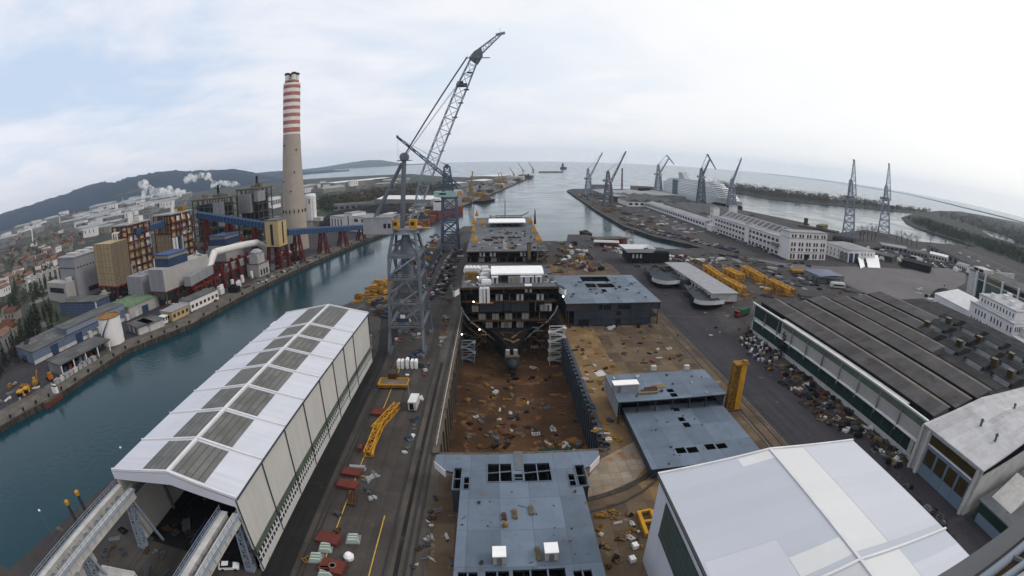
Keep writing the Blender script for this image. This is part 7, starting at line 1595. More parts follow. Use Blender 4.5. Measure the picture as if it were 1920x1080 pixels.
# left of the dock, far side of the crane
litter([(812,560),(832,560),(868,470),(850,470)], 95, 'pipe rack or steel bundle in the crowded strip beyond the main crane', 'steel bundle','steel_bundle','steel stored beyond the main crane',['grey_mid','white_dirty','steel_side','steel_dark','rust','hull_dark','frame_grey','steel_side'],1.7,0,1.1,('bundle','frame','pile','box'))
litter([(790,520),(812,470),(822,440),(812,440),(770,500)], 90, 'crate or scrap heap crowding the water edge beyond the main crane', 'crate','crate','crates along the left shore',GM,2.2,0,1.2)
litter([(664,570),(700,572),(730,560),(732,522),(702,530)], 52, 'yellow steel frame piled at the water behind the white hall', 'steel frame','steel_cradle','yellow frames behind the hall',['yellow','ochre','ochre'],2.4,0,1.3,('box','frame','pile','bundle'))
litter([(700,600),(732,600),(734,566),(704,572)], 12, 'dark skip or container between the hall and the main crane', 'container','container','containers behind the hall',['container_blue','steel_side','blue','grey_mid','rust'],2.8,0,1.2,('box','bundle'))
litter([(742,640),(795,640),(796,560),(744,565)], 60, 'loose fitting lying between the legs of the main crane', 'fitting','fitting','gear under the main crane',GM,1.1)
litter([(752,690),(792,690),(794,662),(755,664)], 16, 'dark box stacked behind the white bales', 'box','box','dark boxes behind the bales',['steel_side','container_blue','crane_dark','grey_mid'],1.3,0,1.2,('box',))
litter([(822,660),(832,640),(858,520),(848,520)], 44, 'small gear standing along the rails beside the dock', 'gear','gear','gear along the dock rails',GM,.9)
for i, px in enumerate((749,756,765,774,781)):
    p = G(px, 690); t = thing('white_bale', ('white tall wrapped bale on the work strip, leftmost of five','white wrapped bale second from the left on the work strip','middle white wrapped bale on the work strip, the tallest','white wrapped bale second from the right on the work strip','rightmost white wrapped bale on the work strip')[i], 'bale', (*p,0), r.uniform(-.1,.1), 'five white bales on the work strip'); hh = 3.0+(i==2)*.5
    b = MB(); b.loft([[(-.44,-.9,0),(.44,-.9,0),(.44,.9,0),(-.44,.9,0)],[(-.5,-1,.4),(.5,-1,.4),(.5,1,.4),(-.5,1,.4)],[(-.48,-1,hh-.3),(.48,-1,hh-.3),(.48,1,hh-.3),(-.48,1,hh-.3)],[(-.34,-.8,hh),(.34,-.8,hh),(.34,.8,hh),(-.34,.8,hh)]]); b.build('wrap','white_bright',t)
    b = MB(); b.box(-.52,.52,-1.03,1.03,.9,.98); b.build('strap','grey_light',t)
# yellow platform wagon and long yellow boom
p = G(739,724); t = thing('lifting_beam','yellow flat lifting platform with a brown winch on the work strip','lifting frame',(*p,0),.0)
b = MB(); b.box(-4.4,4.4,-2.3,2.3,.5,1.3); fr = b.build('frame','ochre',t); b = MB(); b.box(-3.7,3.7,-1.6,1.4,1.3,1.36); b.build('tray','ridge_tan',fr); b = MB(); b.bar((-4.4,-2.3,1.5),(4.4,-2.3,1.5),.35); b.bar((-4.4,2.3,1.5),(4.4,2.3,1.5),.35); b.bar((-4.4,-2.3,1.5),(-4.4,2.3,1.5),.35); b.bar((4.4,-2.3,1.5),(4.4,2.3,1.5),.35); b.build('rim','yellow',fr)
b = MB(); b.cb(-.8,2.8,1.3,2.6,1.4,1.8); b.tube((-2,3.6,2),(1,3.6,2),.7,n=10); b.build('winch','rust',t)
for sx in (-3.6,3.6):
    for sy in (-1.8,1.8): b = MB(); b.box(sx-.5,sx+.5,sy-.4,sy+.4,0,.5); b.build('foot','steel_dark',t)
A, B_ = G(746,765), G(703,812); t = thing('crane_boom','yellow ladder like boom section lying along the work strip','boom',(*A,0)); b = MB(); b.truss((A[0],A[1],1.0),(B_[0],B_[1],1.0),1.6,1.6,9,.15); b.build('lattice','yellow',t,w=True)
A, B_ = G(714,800), G(689,858); b = MB(); b.truss((A[0],A[1],1.0),(B_[0],B_[1],.9),1.7,1.4,8,.15); t = thing('crane_boom','yellow boom section with a solid tip lying nearest the yellow line','boom',(*A,0)); b.build('lattice','yellow',t,w=True); b = MB(); p, q = G(706,800), G(688,860); b.bar((p[0]+1,p[1],1),(q[0]+1.4,q[1],1),.5,.7); b.build('side_girder','yellow',t,w=True)
for px, py, w_, d_, m, l in ((712,776,4,3.4,'plate_red','dull red plate stack beside the yellow boom'),(661,889,4.4,2.6,'plate_red','dull red steel cover on the work strip, the farther of two'),(653,912,4.6,2.7,'plate_red','dull red steel cover on the work strip, the nearer of two'),(617,1014,4.6,2.8,'plate_red','broad red steel cover near the pale green castings'),(625,1066,4.6,3.2,'plate_red','red steel cover marked with a ring at the bottom of the work strip')):
    p = G(px,py); t = thing('steel_cover',l,'steel cover',(*p,0),-.15); b = MB(); b.box(-w_/2,w_/2,-d_/2,d_/2,.2,.9); b.build('plate',m,t)
    b = MB()
    for sx in (-1,1): b.box(sx*w_*.4-.15,sx*w_*.4+.15,-d_/2,d_/2,0,.2)
    each(b,'bearer','timber',t)
    if '1066' in str(py): b = MB(); b.lathe([(.5,.91),(.6,.93),(.7,.91)],16); b.build('ring','plaster_grey',t)
for px, py, l in ((662,1016,'pale green machine casting standing upright by the yellow line'),(610,1033,'pale green machine casting with rounded back on the work strip'),(592,1052,'pale green casting pair low on the work strip'),(610,1078,'pale green casting at the bottom edge of the photo')):
    p = G(px,py); t = thing('casting',l,'casting',(*p,0),.1)
    for k in range(3): b = MB(); b.loft([[(-1.3+k*.2,-.5+k*.75,0),(1.3-k*.2,-.5+k*.75,0),(1.3-k*.2,.1+k*.75,0),(-1.3+k*.2,.1+k*.75,0)],[(-.9,-.4+k*.75,.9),(.9,-.4+k*.75,.9),(.9,0+k*.75,.9),(-.9,0+k*.75,.9)]]); b.build('rib','mint',t)
    b = MB(); b.box(-1.4,1.4,-.7,1.9,0,.15); b.build('base','plaster_grey',t)
p = G(671,880); b = MB(); b.tube((-1.8,0,.7),(1.8,0,.7),.5,n=10); b.box(-1.9,1.9,-.55,.55,0,.2); tag(b.build('gas_cylinder_rack','grey_light',loc=(*p,0)),'pale grey cylinder lying across the work strip','cylinder')
p = G(655,1047); b = MB(); b.lathe([(.9,0),(1,.7),(.6,1.3),(.1,1.45)],9); tag(b.build('white_sack','white_bright',loc=(*p,0)),'round white sack beside the yellow line','sack')
litter([(684,925),(700,925),(704,890),(690,890)], 9, 'grey steel offcut in the heap right of the red covers','offcut','offcut','steel offcuts',['grey_light','grey_mid','steel_side'],1.0,0,1,('bundle','pile'))
for px, py, m, k, l in ((697,935,'grey_light','pile','loose pale scrap sheet pile on the work strip'),(632,968,'crane_dark','pile','small dark hose reel with a stray pole'),(630,1000,'rust','pile','brown oval hatch lying on the work strip'),(697,830,'rust','box','rusty post stack beside the boom'),(676,843,'red_rust','cyl','red cylinder beside the yellow boom'),(660,935,'rust','bundle','rusty bar lying near the yellow line'),(578,1050,'ochre','frame','rusty yellow frame at the foot of the hall road')): litter([(px-1,py-1),(px+1,py-1),(px+1,py+1),(px-1,py+1)],1,l,'scrap','scrap_piece',None,[m],1.5,0,1,(k,))
litter([(215,985),(300,960),(400,1000),(380,1075),(250,1075),(180,1060)], 26, 'steel offcut on the ground under the crane runways','offcut','offcut','offcuts under the runways',['rust','steel_dark','steel_side','crane_dark','rust','grey_mid'],1.2,0,.7,('bundle','pile','frame'))
# van and lamp standard by the rails
p = G(777,764); t = thing('mobile_cabin','white boxy site van beside the rails, roof streaked','van',(*p,0),-.05); b = MB(); b.box(-1.1,1.1,-2.6,2.6,.5,2.9); b.build('body','white_dirty',t); b = MB(); b.box(-1.15,1.15,-2.65,2.65,2.9,3.05); b.build('roof','white',t); b = MB(); b.box(-.7,.4,-2.66,-2.6,.7,2.6); b.build('door','dark',t)
for sx in (-.95,.95):
    for sy in (-1.7,1.7): b = MB(); b.tube((sx-.12,sy,.42),(sx+.12,sy,.42),.42,n=10); b.build('wheel','tyre',t)
p = G(768,748); t = thing('lamp_post','thin lamp post beside the yellow platform','lamp',(*p,0)); b = MB(); b.tube((0,0,0),(0,0,7.5),.1,.07,6); b.build('pole','grey_light',t); b = MB(); b.cb(0,0,7.5,1,.4,.25); b.build('lamp_head','white_bright',t)
litter([(752,860),(762,830),(796,690),(804,690),(780,800),(766,870)], 14, 'small piece of gear between the rails left of the dock','gear','gear','gear between the rails',['red','white','grey_mid','rust','white_dirty','container_blue'],.8)
litter([(770,1075),(850,1075),(845,930),(805,900)], 22, 'rusty offcut on the brown slabs beside the near block','offcut','offcut','offcuts left of the near block',['rust','steel_side','rust','grey_mid','white_dirty'],.6)
b = MB(); p0, p1 = (DX0-.6,98), (DX0-.6,300)
for zz in (.5,1.1): b.bar((*p0,.5+zz),(*p1,.5+zz),.09)
for k in range(70): y = 98+k*2.9; b.bar((DX0-.6,y,.5),(DX0-.6,y,1.65),.09)
tag(b.build('handrail','white_dirty'),'pale handrail along the left edge of the dry dock','handrail')
# dock floor debris
litter([(866,690),(1060,690),(1095,840),(866,840)], 95, 'scrap piece lying on the rusty dock floor','scrap','scrap_piece','scrap on the dock floor',['rust','steel_dark','steel_side','white_dirty','rust','ochre','grey_mid','hull_dark','timber'],1.0,DZ)
litter([(1010,848),(1090,848),(1088,826),(1030,828)], 16, 'yellowish rubbish heap on the dock floor by the near block','rubbish','rubbish','rubbish at the near end of the dock',['ochre','white_dirty','timber','olive_trim','container_green'],1.2,DZ)
litter([(885,468),(1020,466),(1000,425),(898,425)], 60, 'small fitting or cable heap on the upper ship deck','fitting','fitting','fittings on the upper ship deck',['rust','steel_dark','white_dirty','grey_mid','ochre','rust','hull_dark'],.9,UZ)
litter([(866,536),(905,536),(918,500),(885,498)], 26, 'crate or fitting in the crowded left corner of the forward ship deck','fitting','fitting','fittings on the forward ship deck',['white_dirty','rust','container_blue','grey_mid','ochre','white'],1.1,ZD)
litter([(1022,536),(1044,536),(1028,500),(1020,500)], 9, 'small fitting at the right of the forward ship deck','fitting','fitting','fittings right on the forward ship deck',['rust','steel_dark','blue','white_dirty'],.8,ZD)
litter([(1062,562),(1215,560),(1185,520),(1060,522)], 34, 'small fitting on the tall dark ship block','fitting','fitting','fittings on the dark ship block',['rust','steel_dark','steel_side','grey_mid'],.6,AZ_,.8)
litter([(866,922),(1090,922),(1108,1066),(858,1066)], 22, 'fitting on the near ship block','fitting','fitting','fittings on the near ship block',['rust','steel_side','crane_dark','rust','crane_dark'],.2,NZ)
litter([(1160,752),(1350,735),(1310,697),(1150,710)], 14, 'small fitting on the upper flat block','fitting','fitting','fittings on the upper flat block',['rust','steel_side','white_dirty','rust'],.36,7.0)
litter([(1190,785),(1340,775),(1390,835),(1240,880)], 12, 'small fitting on the lower flat block','fitting','fitting','fittings on the lower flat block',['rust','steel_side','crane_dark'],.3,3.2)
# right apron
litter([(1070,640),(1220,620),(1290,680),(1150,690),(1120,760),(1090,700)], 60, 'small rusty tool or offcut on the slab apron','offcut','offcut','offcuts on the slab apron',['rust','rust','timber','grey_mid','ochre','white_dirty','red_rust','steel_dark'],.75)
litter([(1122,850),(1165,850),(1150,780),(1120,790),(1105,740)], 24, 'gear heaped along the right dock edge','gear','gear','gear on the right dock edge',['rust','container_blue','white_dirty','steel_dark','ochre'],.9)
litter([(1115,1070),(1195,1060),(1205,960),(1150,950),(1105,980)], 34, 'rusty frame or hose on the slabs before the big hall','scrap','scrap_piece','scrap before the big hall',['rust','ochre','steel_dark','white_dirty','rust','timber'],.7)
for px, py, l in ((1190,1027,'white square box near the corner of the big hall, farther one'),(1185,1052,'white square box near the corner of the big hall, nearer one')):
    p = G(px,py); t = thing('crate',l,'crate',(*p,0),.2); b = MB(); b.box(-.5,.5,-.6,.6,.1,1.0); b.build('box','white_bright',t); b = MB(); b.box(-.55,.55,-.65,.65,0,.1); b.build('pallet','timber',t)
A, B_ = G(1196,965), G(1212,1008); t = thing('yellow_girder','yellow girder frame beside the big hall','girder',(*A,0)); b = MB(); b.bar((A[0],A[1],.6),(B_[0],B_[1],.6),.7,1.0); b.bar((A[0]+2.6,A[1],.6),(B_[0]+2.4,B_[1],.6),.7,1.0); b.bar((A[0],A[1],.6),(A[0]+2.6,A[1]+.3,.6),.6); b.bar((A[0]+.4,A[1]-3,.6),(A[0]+2.6,A[1]-3,.6),.6); b.build('frame','yellow',t,w=True)
p = G(1125,700); b = MB(); b.box(-1.6,1.6,-2.2,2.2,.01,.05); b.box(-1.6,1.6,-2.2,-2.1,.05,.12); tag(b.build('white_sheet','white_dirty',loc=(*p,0),rz=.2),'white sheet lying flat on the yellow brown apron','sheet')
litter([(1063,610),(1082,612),(1150,604),(1225,610),(1225,616),(1075,622)], 16, 'blue or white box along the foot of the dark ship block','box','box','boxes at the foot of the dark block',['container_blue','blue','white_dirty','steel_dark','rust'],1.1,0,1,('box','pile'))
# right dock edge behind block A and pier
litter([(1045,512),(1130,508),(1110,470),(1072,450),(1045,455)], 85, 'container or steel pack in the crowded corner behind the dark ship block','container','container','goods behind the dark block',['container_green','rust','white_dirty','container_blue','red_rust','grey_mid','ochre','white','steel_dark'],2.2,0,1.2)
litter([(1090,448),(1180,470),(1185,480),(1170,480),(1110,455)], 14, 'small boat or pack along the pier edge','gear','gear','gear on the pier',['white','grey_mid','rust','white_dirty'],2.0)
p = G(1137,461); t = thing('shed','low white roofed red shed on the pier behind the pontoon','shed',(*p,0),-.2); b = MB(); b.box(-9,9,-4,5,0,3); b.build('wall','red_rust',t); b = MB(); b.box(-9.6,9.6,-4.6,5.6,3,3.6); b.build('roof','white_roof',t); b = MB(); b.box(-5,-2,-4.06,-4,0,2.4); b.build('door','dark',t)
p = G(1180,468); stair_tower('thin white lattice tower by the inlet with stacked platforms', (*p,0), 5, 4, 14, 5, 'ridge_tan')
# superstructure blocks, bow shells, long flat shed
x, y = G(1178,494); t = thing('ship_block','dark ship block with a white dished top standing by the inlet','ship block',(x,y,0)); b = MB(); b.box(0,28,0,16,1.2,7.2); b.build('side_plating','steel_dark',t); b = MB(); b.loft([[(-1.6,-1.5,7.3),(16,-1.5,7.3),(16,12,7.3),(-1.6,12,7.3)],[(-3.6,-3,10),(17.5,-3,10),(17.5,14,10),(-3.6,14,10)]],cap=False); b.quad((-1.6,-1.5,7.3),(16,-1.5,7.3),(16,12,7.3),(-1.6,12,7.3)); b.build('bulwark','white',t); b = MB(); b.box(14,28,2,14,7.2,8); b.build('deck','steel_side',t)
for k in range(3): b = MB(); b.box(2.5+k*2.6,3.8+k*2.6,-.06,0,3.5,6); b.build('window','white_dirty',t)
for k in range(4): b = MB(); b.box(2+k*7,3+k*7,2,14,0,1.2); b.build('keel_block','timber',t)
def bow_shell(label, tip, mid, end, h_, back):
    P_ = [Vector((*G(*q),0)) for q in (tip,mid,end)]; t = thing('bow_section',label,'ship block',tuple(P_[1])); n = 12; low, up, inn = [], [], []
    for i in range(n+1):
        u = i/n; p = P_[0]*(1-u)**2+(P_[1]*2.0-(P_[0]+P_[2])*.5)*2*u*(1-u)+P_[2]*u*u; low.append(p+Vector((0,2.2,.8))); up.append(p+Vector((0,-.4,h_))); inn.append(p+Vector((0,0,h_-2.0)))
    b = MB()
    for i in range(n): b.quad(low[i],low[i+1],up[i+1],up[i])
    bk = [P_[2]+Vector((1,back,h_-.6)),P_[0]+Vector((2,back,h_-.6))]; b.add([tuple(v) for v in low]+[(bk[0].x,bk[0].y,.8),(bk[1].x,bk[1].y,.8)],[tuple(range(n+3))]); b.build('shell','hull_dark',t,w=True)
    b = MB()
    for i in range(n): b.quad(inn[i],inn[i+1],up[i+1],up[i]); b.quad(up[i]+Vector((0,-.15,0)),up[i+1]+Vector((0,-.15,0)),inn[i+1]+Vector((0,-.3,0)),inn[i]+Vector((0,-.3,0)))
    b.build('bulwark','white',t,w=True)
    b = MB(); b.add([tuple(v+Vector((0,.2,0))) for v in inn]+[tuple(bk[0]),tuple(bk[1])],[tuple(range(n+3))]); b.build('deck','steel_side',t,w=True)
    for k in range(3): c = P_[0].lerp(P_[2],.2+k*.3); b = MB(); b.cb(c.x,c.y+4,0,1.2,1.2,1.2); b.build('keel_block','timber',t,w=True)
    b = MB()
    for k in range(5): c = P_[0].lerp(P_[2],.1+k*.2)+Vector((0,back*.6,h_-1.6)); b.bar(c,c+Vector((3,0,1.6)),.4)
    each(b,'frame','rust',t,w=True)
bow_shell('curved dark bow section with a white bulwark beside the long flat roof, farther one', (1216,522), (1236,541), (1291,537), 4.6, 16)
bow_shell('curved dark bow section with a white bulwark at the near end of the flat roof', (1296,566), (1308,582), (1356,581), 5.0, 17)
x0, x1, y0, y1 = 101.5, 115.5, 208, 277
t = thing('shed','long narrow shed with a pale flat roof beside the yellow racks','shed',((x0+x1)/2,y0,0)); b = MB(); b.box(x0,x1,y0,y1,1.5,5.4); b.build('wall','white_dirty',t,w=True); b = MB(); b.box(x0-.5,x1+.5,y0-.6,y1+.5,5.4,5.9); b.build('roof','grey_light',t,w=True)
for k in range(16): window(t,'dark',2.2,1.7,(x0-.06-t.location[0],y0+3+k*4.2-y0,2.6),-pi/2,False)
for k in range(8): b = MB(); b.box(x0+.5,x1-.5,y0+2+k*9,y0+2.6+k*9,0,1.5); b.build('support','red_rust',t,w=True)
p = G(1297,545); b = MB(); b.cb(0,0,0,10,7,5); b.cb(0,-1,5,9,4,.3); tag(b.build('ship_block','steel_side',loc=(p[0],p[1]+6,0)),'dark square ship block between the two bow sections','ship block')
p = G(1262,524); b = MB(); b.cb(0,0,0,9,8,4.6); b.cb(1,2,4.6,5,3,.5); tag(b.build('ship_block','hull_dark',loc=(p[0],p[1]+8,0)),'dark ship block behind the farther bow section','ship block')
t = thing('lorry','green bodied lorry with a red cab parked by the corner of the long workshop','lorry',(*G(1392,592),0),-1.1); b = MB(); b.box(-1.3,1.3,-3,4,1,3.4); b.build('body','container_green',t); b = MB(); b.box(-1.25,1.25,-5.4,-3.2,.7,3); cb_ = b.build('cab','red',t); b = MB(); b.box(-1.1,1.1,-5.46,-5.4,1.9,2.8); b.build('windscreen','glass_dark',cb_); b = MB(); b.box(-1.2,1.2,-5.2,4,.55,1); b.build('chassis','steel_dark',t)
for sx in (-1.1,1.1):
    for sy in (-4.4,.8,2.6): b = MB(); b.tube((sx-.16,sy,.5),(sx+.16,sy,.5),.5,n=10); b.build('wheel','tyre',t)
# yellow steel racks
for a, n_, l in (([(1318,514),(1345,508),(1352,520),(1392,552),(1372,553),(1335,530)],24,'near the long flat shed'),([(1356,512),(1385,510),(1388,528),(1366,526)],12,'in the block by the road'),([(1392,508),(1410,512),(1482,552),(1470,560),(1420,535),(1395,520)],30,'along the far side of the store')):
    litter(a, n_, 'yellow steel rack in the store '+l, 'rack','steel_rack','yellow racks '+l,['yellow','ochre','ochre','rust'],2.3,0,1.7,('frame','frame','bundle','box'))
for a, c, w_, l in (((1392,509),(1432,532),4.2,'long yellow lattice rack section along the far side of the store'),((1440,534),(1482,556),4.2,'long yellow lattice rack section near the end of the workshop'),((1322,508),(1352,530),3.6,'yellow lattice rack section beside the long flat shed'),((1356,532),(1392,553),3.6,'yellow lattice rack section lying near the end of the flat shed'),((1360,513),(1388,528),5.0,'short wide yellow rack section in the middle of the store')):
    A, B_ = G(*a), G(*c); t = thing('steel_rack',l,'rack',(*A,0),0,'long yellow rack sections'); b = MB(); b.truss((A[0],A[1],2.2),(B_[0],B_[1],2.2),w_,w_,7,.42,h0=3.6,h1=3.6); b.build('lattice','yellow',t,w=True); b = MB(); b.bar((A[0],A[1],1.1),(B_[0],B_[1],1.1),w_*.7,1.2); b.build('load','ochre',t,w=True)
litter([(1392,545),(1440,540),(1450,566),(1420,575),(1395,570)], 12, 'rusty beam on the ground of the yellow rack store','beam','steel_beam','beams by the yellow racks',['ochre','rust','timber','white_dirty'],2.0,0,1,('bundle','frame'))
litter([(1430,520),(1500,552),(1545,565),(1520,572),(1470,545)], 26, 'dark steel pack beside the end of the long workshop','steel pack','steel_pack','steel packs by the workshop end',['rust','white_dirty','steel_dark','grey_mid','container_blue'],2.0)
litter([(1250,478),(1340,490),(1370,500),(1330,500),(1240,486)], 85, 'small boat, pipe pack or scrap on the near edge of the inlet','steel pack','steel_pack','packs along the inlet',['rust','steel_dark','red_rust','white_dirty','grey_mid','ochre','white'],2.2)
litter([(1290,470),(1400,480),(1470,505),(1560,545),(1500,545),(1400,505)], 80, 'dark steel plate or pack on the grey stockyard strip','steel plate','steel_plate','plates on the stockyard strip',['steel_dark','frame_grey','grey_mid','steel_side','white_dirty'],2.4,0,.5,('bundle','frame','box'))
p = G(1505,512); t = thing('steel_raft','flat orange brown steel raft lying in the pale yard','steel raft',(*p,0),-.3); b = MB(); b.box(-9,9,-4.5,4.5,.6,2.0); b.build('plate','ochre',t); b = MB(); b.box(-8,8,-4,4,0,.6); b.build('bearer','rust',t)
p = G(1545,530); t = thing('canopy','blue grey flat canopy at the edge of the stockyard','canopy',(*p,0),-.3); b = MB(); b.box(-8,10,-4,5,3.4,3.8); b.build('roof','steel_side',t)
for sx in (-7,1,9):
    for sy in (-3.4,4.4): b = MB(); b.box(sx-.2,sx+.2,sy-.2,sy+.2,0,3.4); b.build('post','steel_dark',t)
p = G(1570,540); t = thing('mobile_cabin','white rounded trailer beside the blue grey canopy','trailer',(*p,0),-.3); b = MB(); b.loft([[(-5,-2,.6),(5,-2,.6),(5,2,.6),(-5,2,.6)],[(-5,-2,2.8),(5,-2,2.8),(5,2,2.8),(-5,2,2.8)],[(-4.4,-1.4,3.6),(4.4,-1.4,3.6),(4.4,1.4,3.6),(-4.4,1.4,3.6)]]); b.build('body','white_dirty',t); b = MB(); b.box(-4,4,-2.05,-2,1.6,2.5); b.build('window','dark',t)
for sx in (-3,3): b = MB(); b.tube((sx,-1.9,.5),(sx,1.9,.5),.5,n=10); b.build('wheel','tyre',t)
# heap by the office, white boats in the marina
mound('black heap with a white plank beside the stepped office', [(1742,556),(1752,545),(1775,543),(1792,556),(1788,566),(1760,566)], 4, 'hull_dark', 'scrap_heap', 'heap', 6)
litter([(1716,548),(1752,566),(1760,560),(1720,540)], 8, 'white and dark boat hull section lying by the black heap','hull section','hull_section','hull sections by the black heap',['white','white_dirty','steel_dark'],3.0)
litter([(1600,470),(1640,465),(1800,500),(1830,520),(1760,500),(1700,500),(1640,488)], 130, 'low shed, boat or stack in the jumble along the river bank','stack','yard_stack','jumble along the river bank',['steel_dark','frame_grey','rust','white','white_dirty','grey_mid','steel_side','olive_trim'],3.6,0,1.0)
litter([(1720,470),(1800,470),(1815,490),(1760,492)], 26, 'white moored boat or tent roof in the small marina','boat','boat','boats in the marina',['white_bright','white','grey_light','white'],3.4,0,.7,('box',))
for a, c, dp, h_, w_, rf, l in (((1628,482),(1672,493),16,5,'frame_grey','flat_roof','low dark shed behind the bright tilted panels'),((1690,500),(1742,513),15,6,'steel_dark','shop_roof2','dark open fronted shed at the back of the pale yard'),((1652,468),(1700,476),18,5,'plaster_grey','roof_pale','pale roofed low shed between the tall cranes and the yard'),((1742,486),(1775,494),16,6,'white_dirty','white','white roofed boat shed by the river jumble'),((1700,478),(1738,486),20,5,'plaster_grey','flat_roof','grey low shed in the river jumble'),((1770,478),(1806,486),18,5,'frame_grey','blue_roof','blue roofed shed near the marina'),((1560,452),(1600,460),14,5,'frame_grey','shop_roof2','dark shed at the foot of the left tall crane'),((1792,505),(1812,512),14,6,'white_wall','roof_pale','small white house boat like building beside the pale hall'),((1440,447),(1500,447),10,4,'plaster_grey','roof_pale','low shed behind the factory building by the river')):
    fbshed(l, a, c, dp, h_, 1.6, w_, rf, 6, name='shed', cat='shed', wm='dark')
litter([(1480,498),(1560,520),(1700,590),(1690,600),(1600,560),(1500,520)], 60, 'dark steel pack along the edge of the pale yard','steel pack','steel_pack','packs along the pale yard',['steel_dark','frame_grey','hull_dark','rust','grey_mid','white_dirty'],2.0,0,.7)
litter([(1230,600),(1300,640),(1420,600),(1390,570),(1300,590)], 8, 'small gear on the wide grey road','gear','gear','gear on the wide road',['steel_dark','grey_mid','white_dirty'],.8)
litter([(260,560),(330,600),(560,495),(540,470),(430,500),(330,560)], 70, 'plant equipment beside the power plant quay road','equipment','plant_equipment','equipment around the power plant',['red_steel','steel_dark','frame_grey','grey_light','red_steel','duct_white','grey_mid'],3.0,0,1.4,('box','frame','pile','cyl'))
litter([(190,590),(250,560),(330,520),(480,455),(520,440),(470,440),(300,500),(180,560)], 60, 'plant equipment between the boiler houses','equipment','plant_equipment','equipment between the boilers',['red_steel','steel_dark','frame_grey','clad_pale','duct_white','grey_mid'],4.5,0,2.0,('box','frame','drum','cyl'))
# scrap strip and drums along the long workshop
litter([(1385,640),(1400,622),(1420,628),(1470,668),(1462,680),(1436,684),(1400,665)], 130, 'drum in the packed field of drums before the green banded wall','drum','drum','drums before the workshop',['rust','white','container_blue','rust','white_dirty','grey_light','rust','steel_dark'],1.0,0,1,('drum',))
litter([(1440,690),(1480,680),(1520,705),(1580,760),(1640,810),(1690,860),(1680,880),(1610,822),(1540,790),(1490,745)], 210, 'scrap piece in the long heap beside the workshop wall','scrap','scrap_piece','scrap heap beside the workshop',DM+['grey_mid','white_dirty','timber','red_rust','steel_dark','hull_dark','frame_grey'],1.25,0,1.0)
litter([(1640,840),(1680,870),(1770,980),(1800,1020),(1780,1030),(1700,930)], 40, 'dark machine part stored between the two halls','machine part','machine_part','machine parts between the halls',DM+['container_blue','grey_mid'],1.3)
litter([(1380,618),(1420,610),(1425,622),(1400,628)], 9, 'brown coil at the corner of the long workshop','coil','coil','coils by the workshop corner',['rust','ochre'],1.5,0,1,('cyl',))
litter([(1430,660),(1425,690),(1440,700),(1450,680)], 4, 'orange brown coil apart from the scrap heap','coil','coil','stray coils',['ochre','rust'],1.4,0,1,('cyl',))
# outer pier stores and parked cars
litter([(1075,366),(1100,360),(1165,385),(1190,395),(1250,425),(1225,440),(1130,395)], 120, 'brown steel pack stored on the outer pier','steel pack','steel_pack','stores on the outer pier',['rust','timber','frame_grey','grey_mid','white_dirty','olive_trim','steel_side'],4.2,0,.6)
litter([(1190,390),(1225,392),(1300,425),(1320,440),(1280,440)], 36, 'pale blue grey pack beside the low shed on the outer pier','steel pack','steel_pack','packs beside the low pier shed',['steel_side','grey_light','grey_mid','white_dirty'],3.0,0,.7)
def cars(pts, n, label, group, rz=0):
    for i in range(n):
        u = i/(n-1)*(len(pts)-1); k = min(int(u), len(pts)-2); v = u-k; x, y = G(pts[k][0]*(1-v)+pts[k+1][0]*v, pts[k][1]*(1-v)+pts[k+1][1]*v)
        k_ = R.choice(CARS); k_.place((x+R.uniform(-.6,.6),y+R.uniform(-.6,.6),0),rz+R.uniform(-.15,.15),k_.word+' '+label,group,1.05)
cars([(1176,421),(1235,440),(1295,452),(1335,462),(1382,474)], 40, 'car parked in the long row along the edge of the outer pier','cars on the pier edge', .8)
cars([(1200,424),(1250,437),(1320,455),(1375,468)], 26, 'car parked in the second row inside the pier edge','cars in the second pier row', .8)
cars([(1338,436),(1375,449),(1420,464),(1466,486)], 26, 'car parked against the long side of the white factory building','cars beside the factory building', -1.3)
cars([(1463,500),(1478,498),(1492,494),(1505,494),(1516,500)], 5, 'car parked before the front of the white factory building','cars before the factory front', .6)
cars([(1183,486),(1197,500),(1230,501)], 3, 'car parked near the dished ship block','cars near the ship block', 1)
cars([(1215,506),(1223,508)], 2, 'car by the far bow section','vans by the bow section', .4)
cars([(806,560),(822,520),(838,490),(852,466)], 34, 'car parked in the packed lane beyond the main crane', 'cars beyond the main crane', .1)
cars([(798,540),(814,500),(830,470)], 24, 'car parked in the second lane beyond the main crane', 'cars in the second lane', .1)
cars([(742,512),(770,488),(800,462),(822,446)], 26, 'car parked along the water edge beyond the main crane', 'cars along the left shore', .3)
p = G(1770,545); b = MB(); b.bar((-5,-3,5.6),(4,3,2.4),1.6,.3); tag(b.build('plank','white_bright',loc=(*p,0)),'white plank lying on the black heap by the stepped office','plank')
cars([(1105,463),(1150,474),(1158,471)], 4, 'car parked on the pier behind the dock','cars on the near pier', .7)
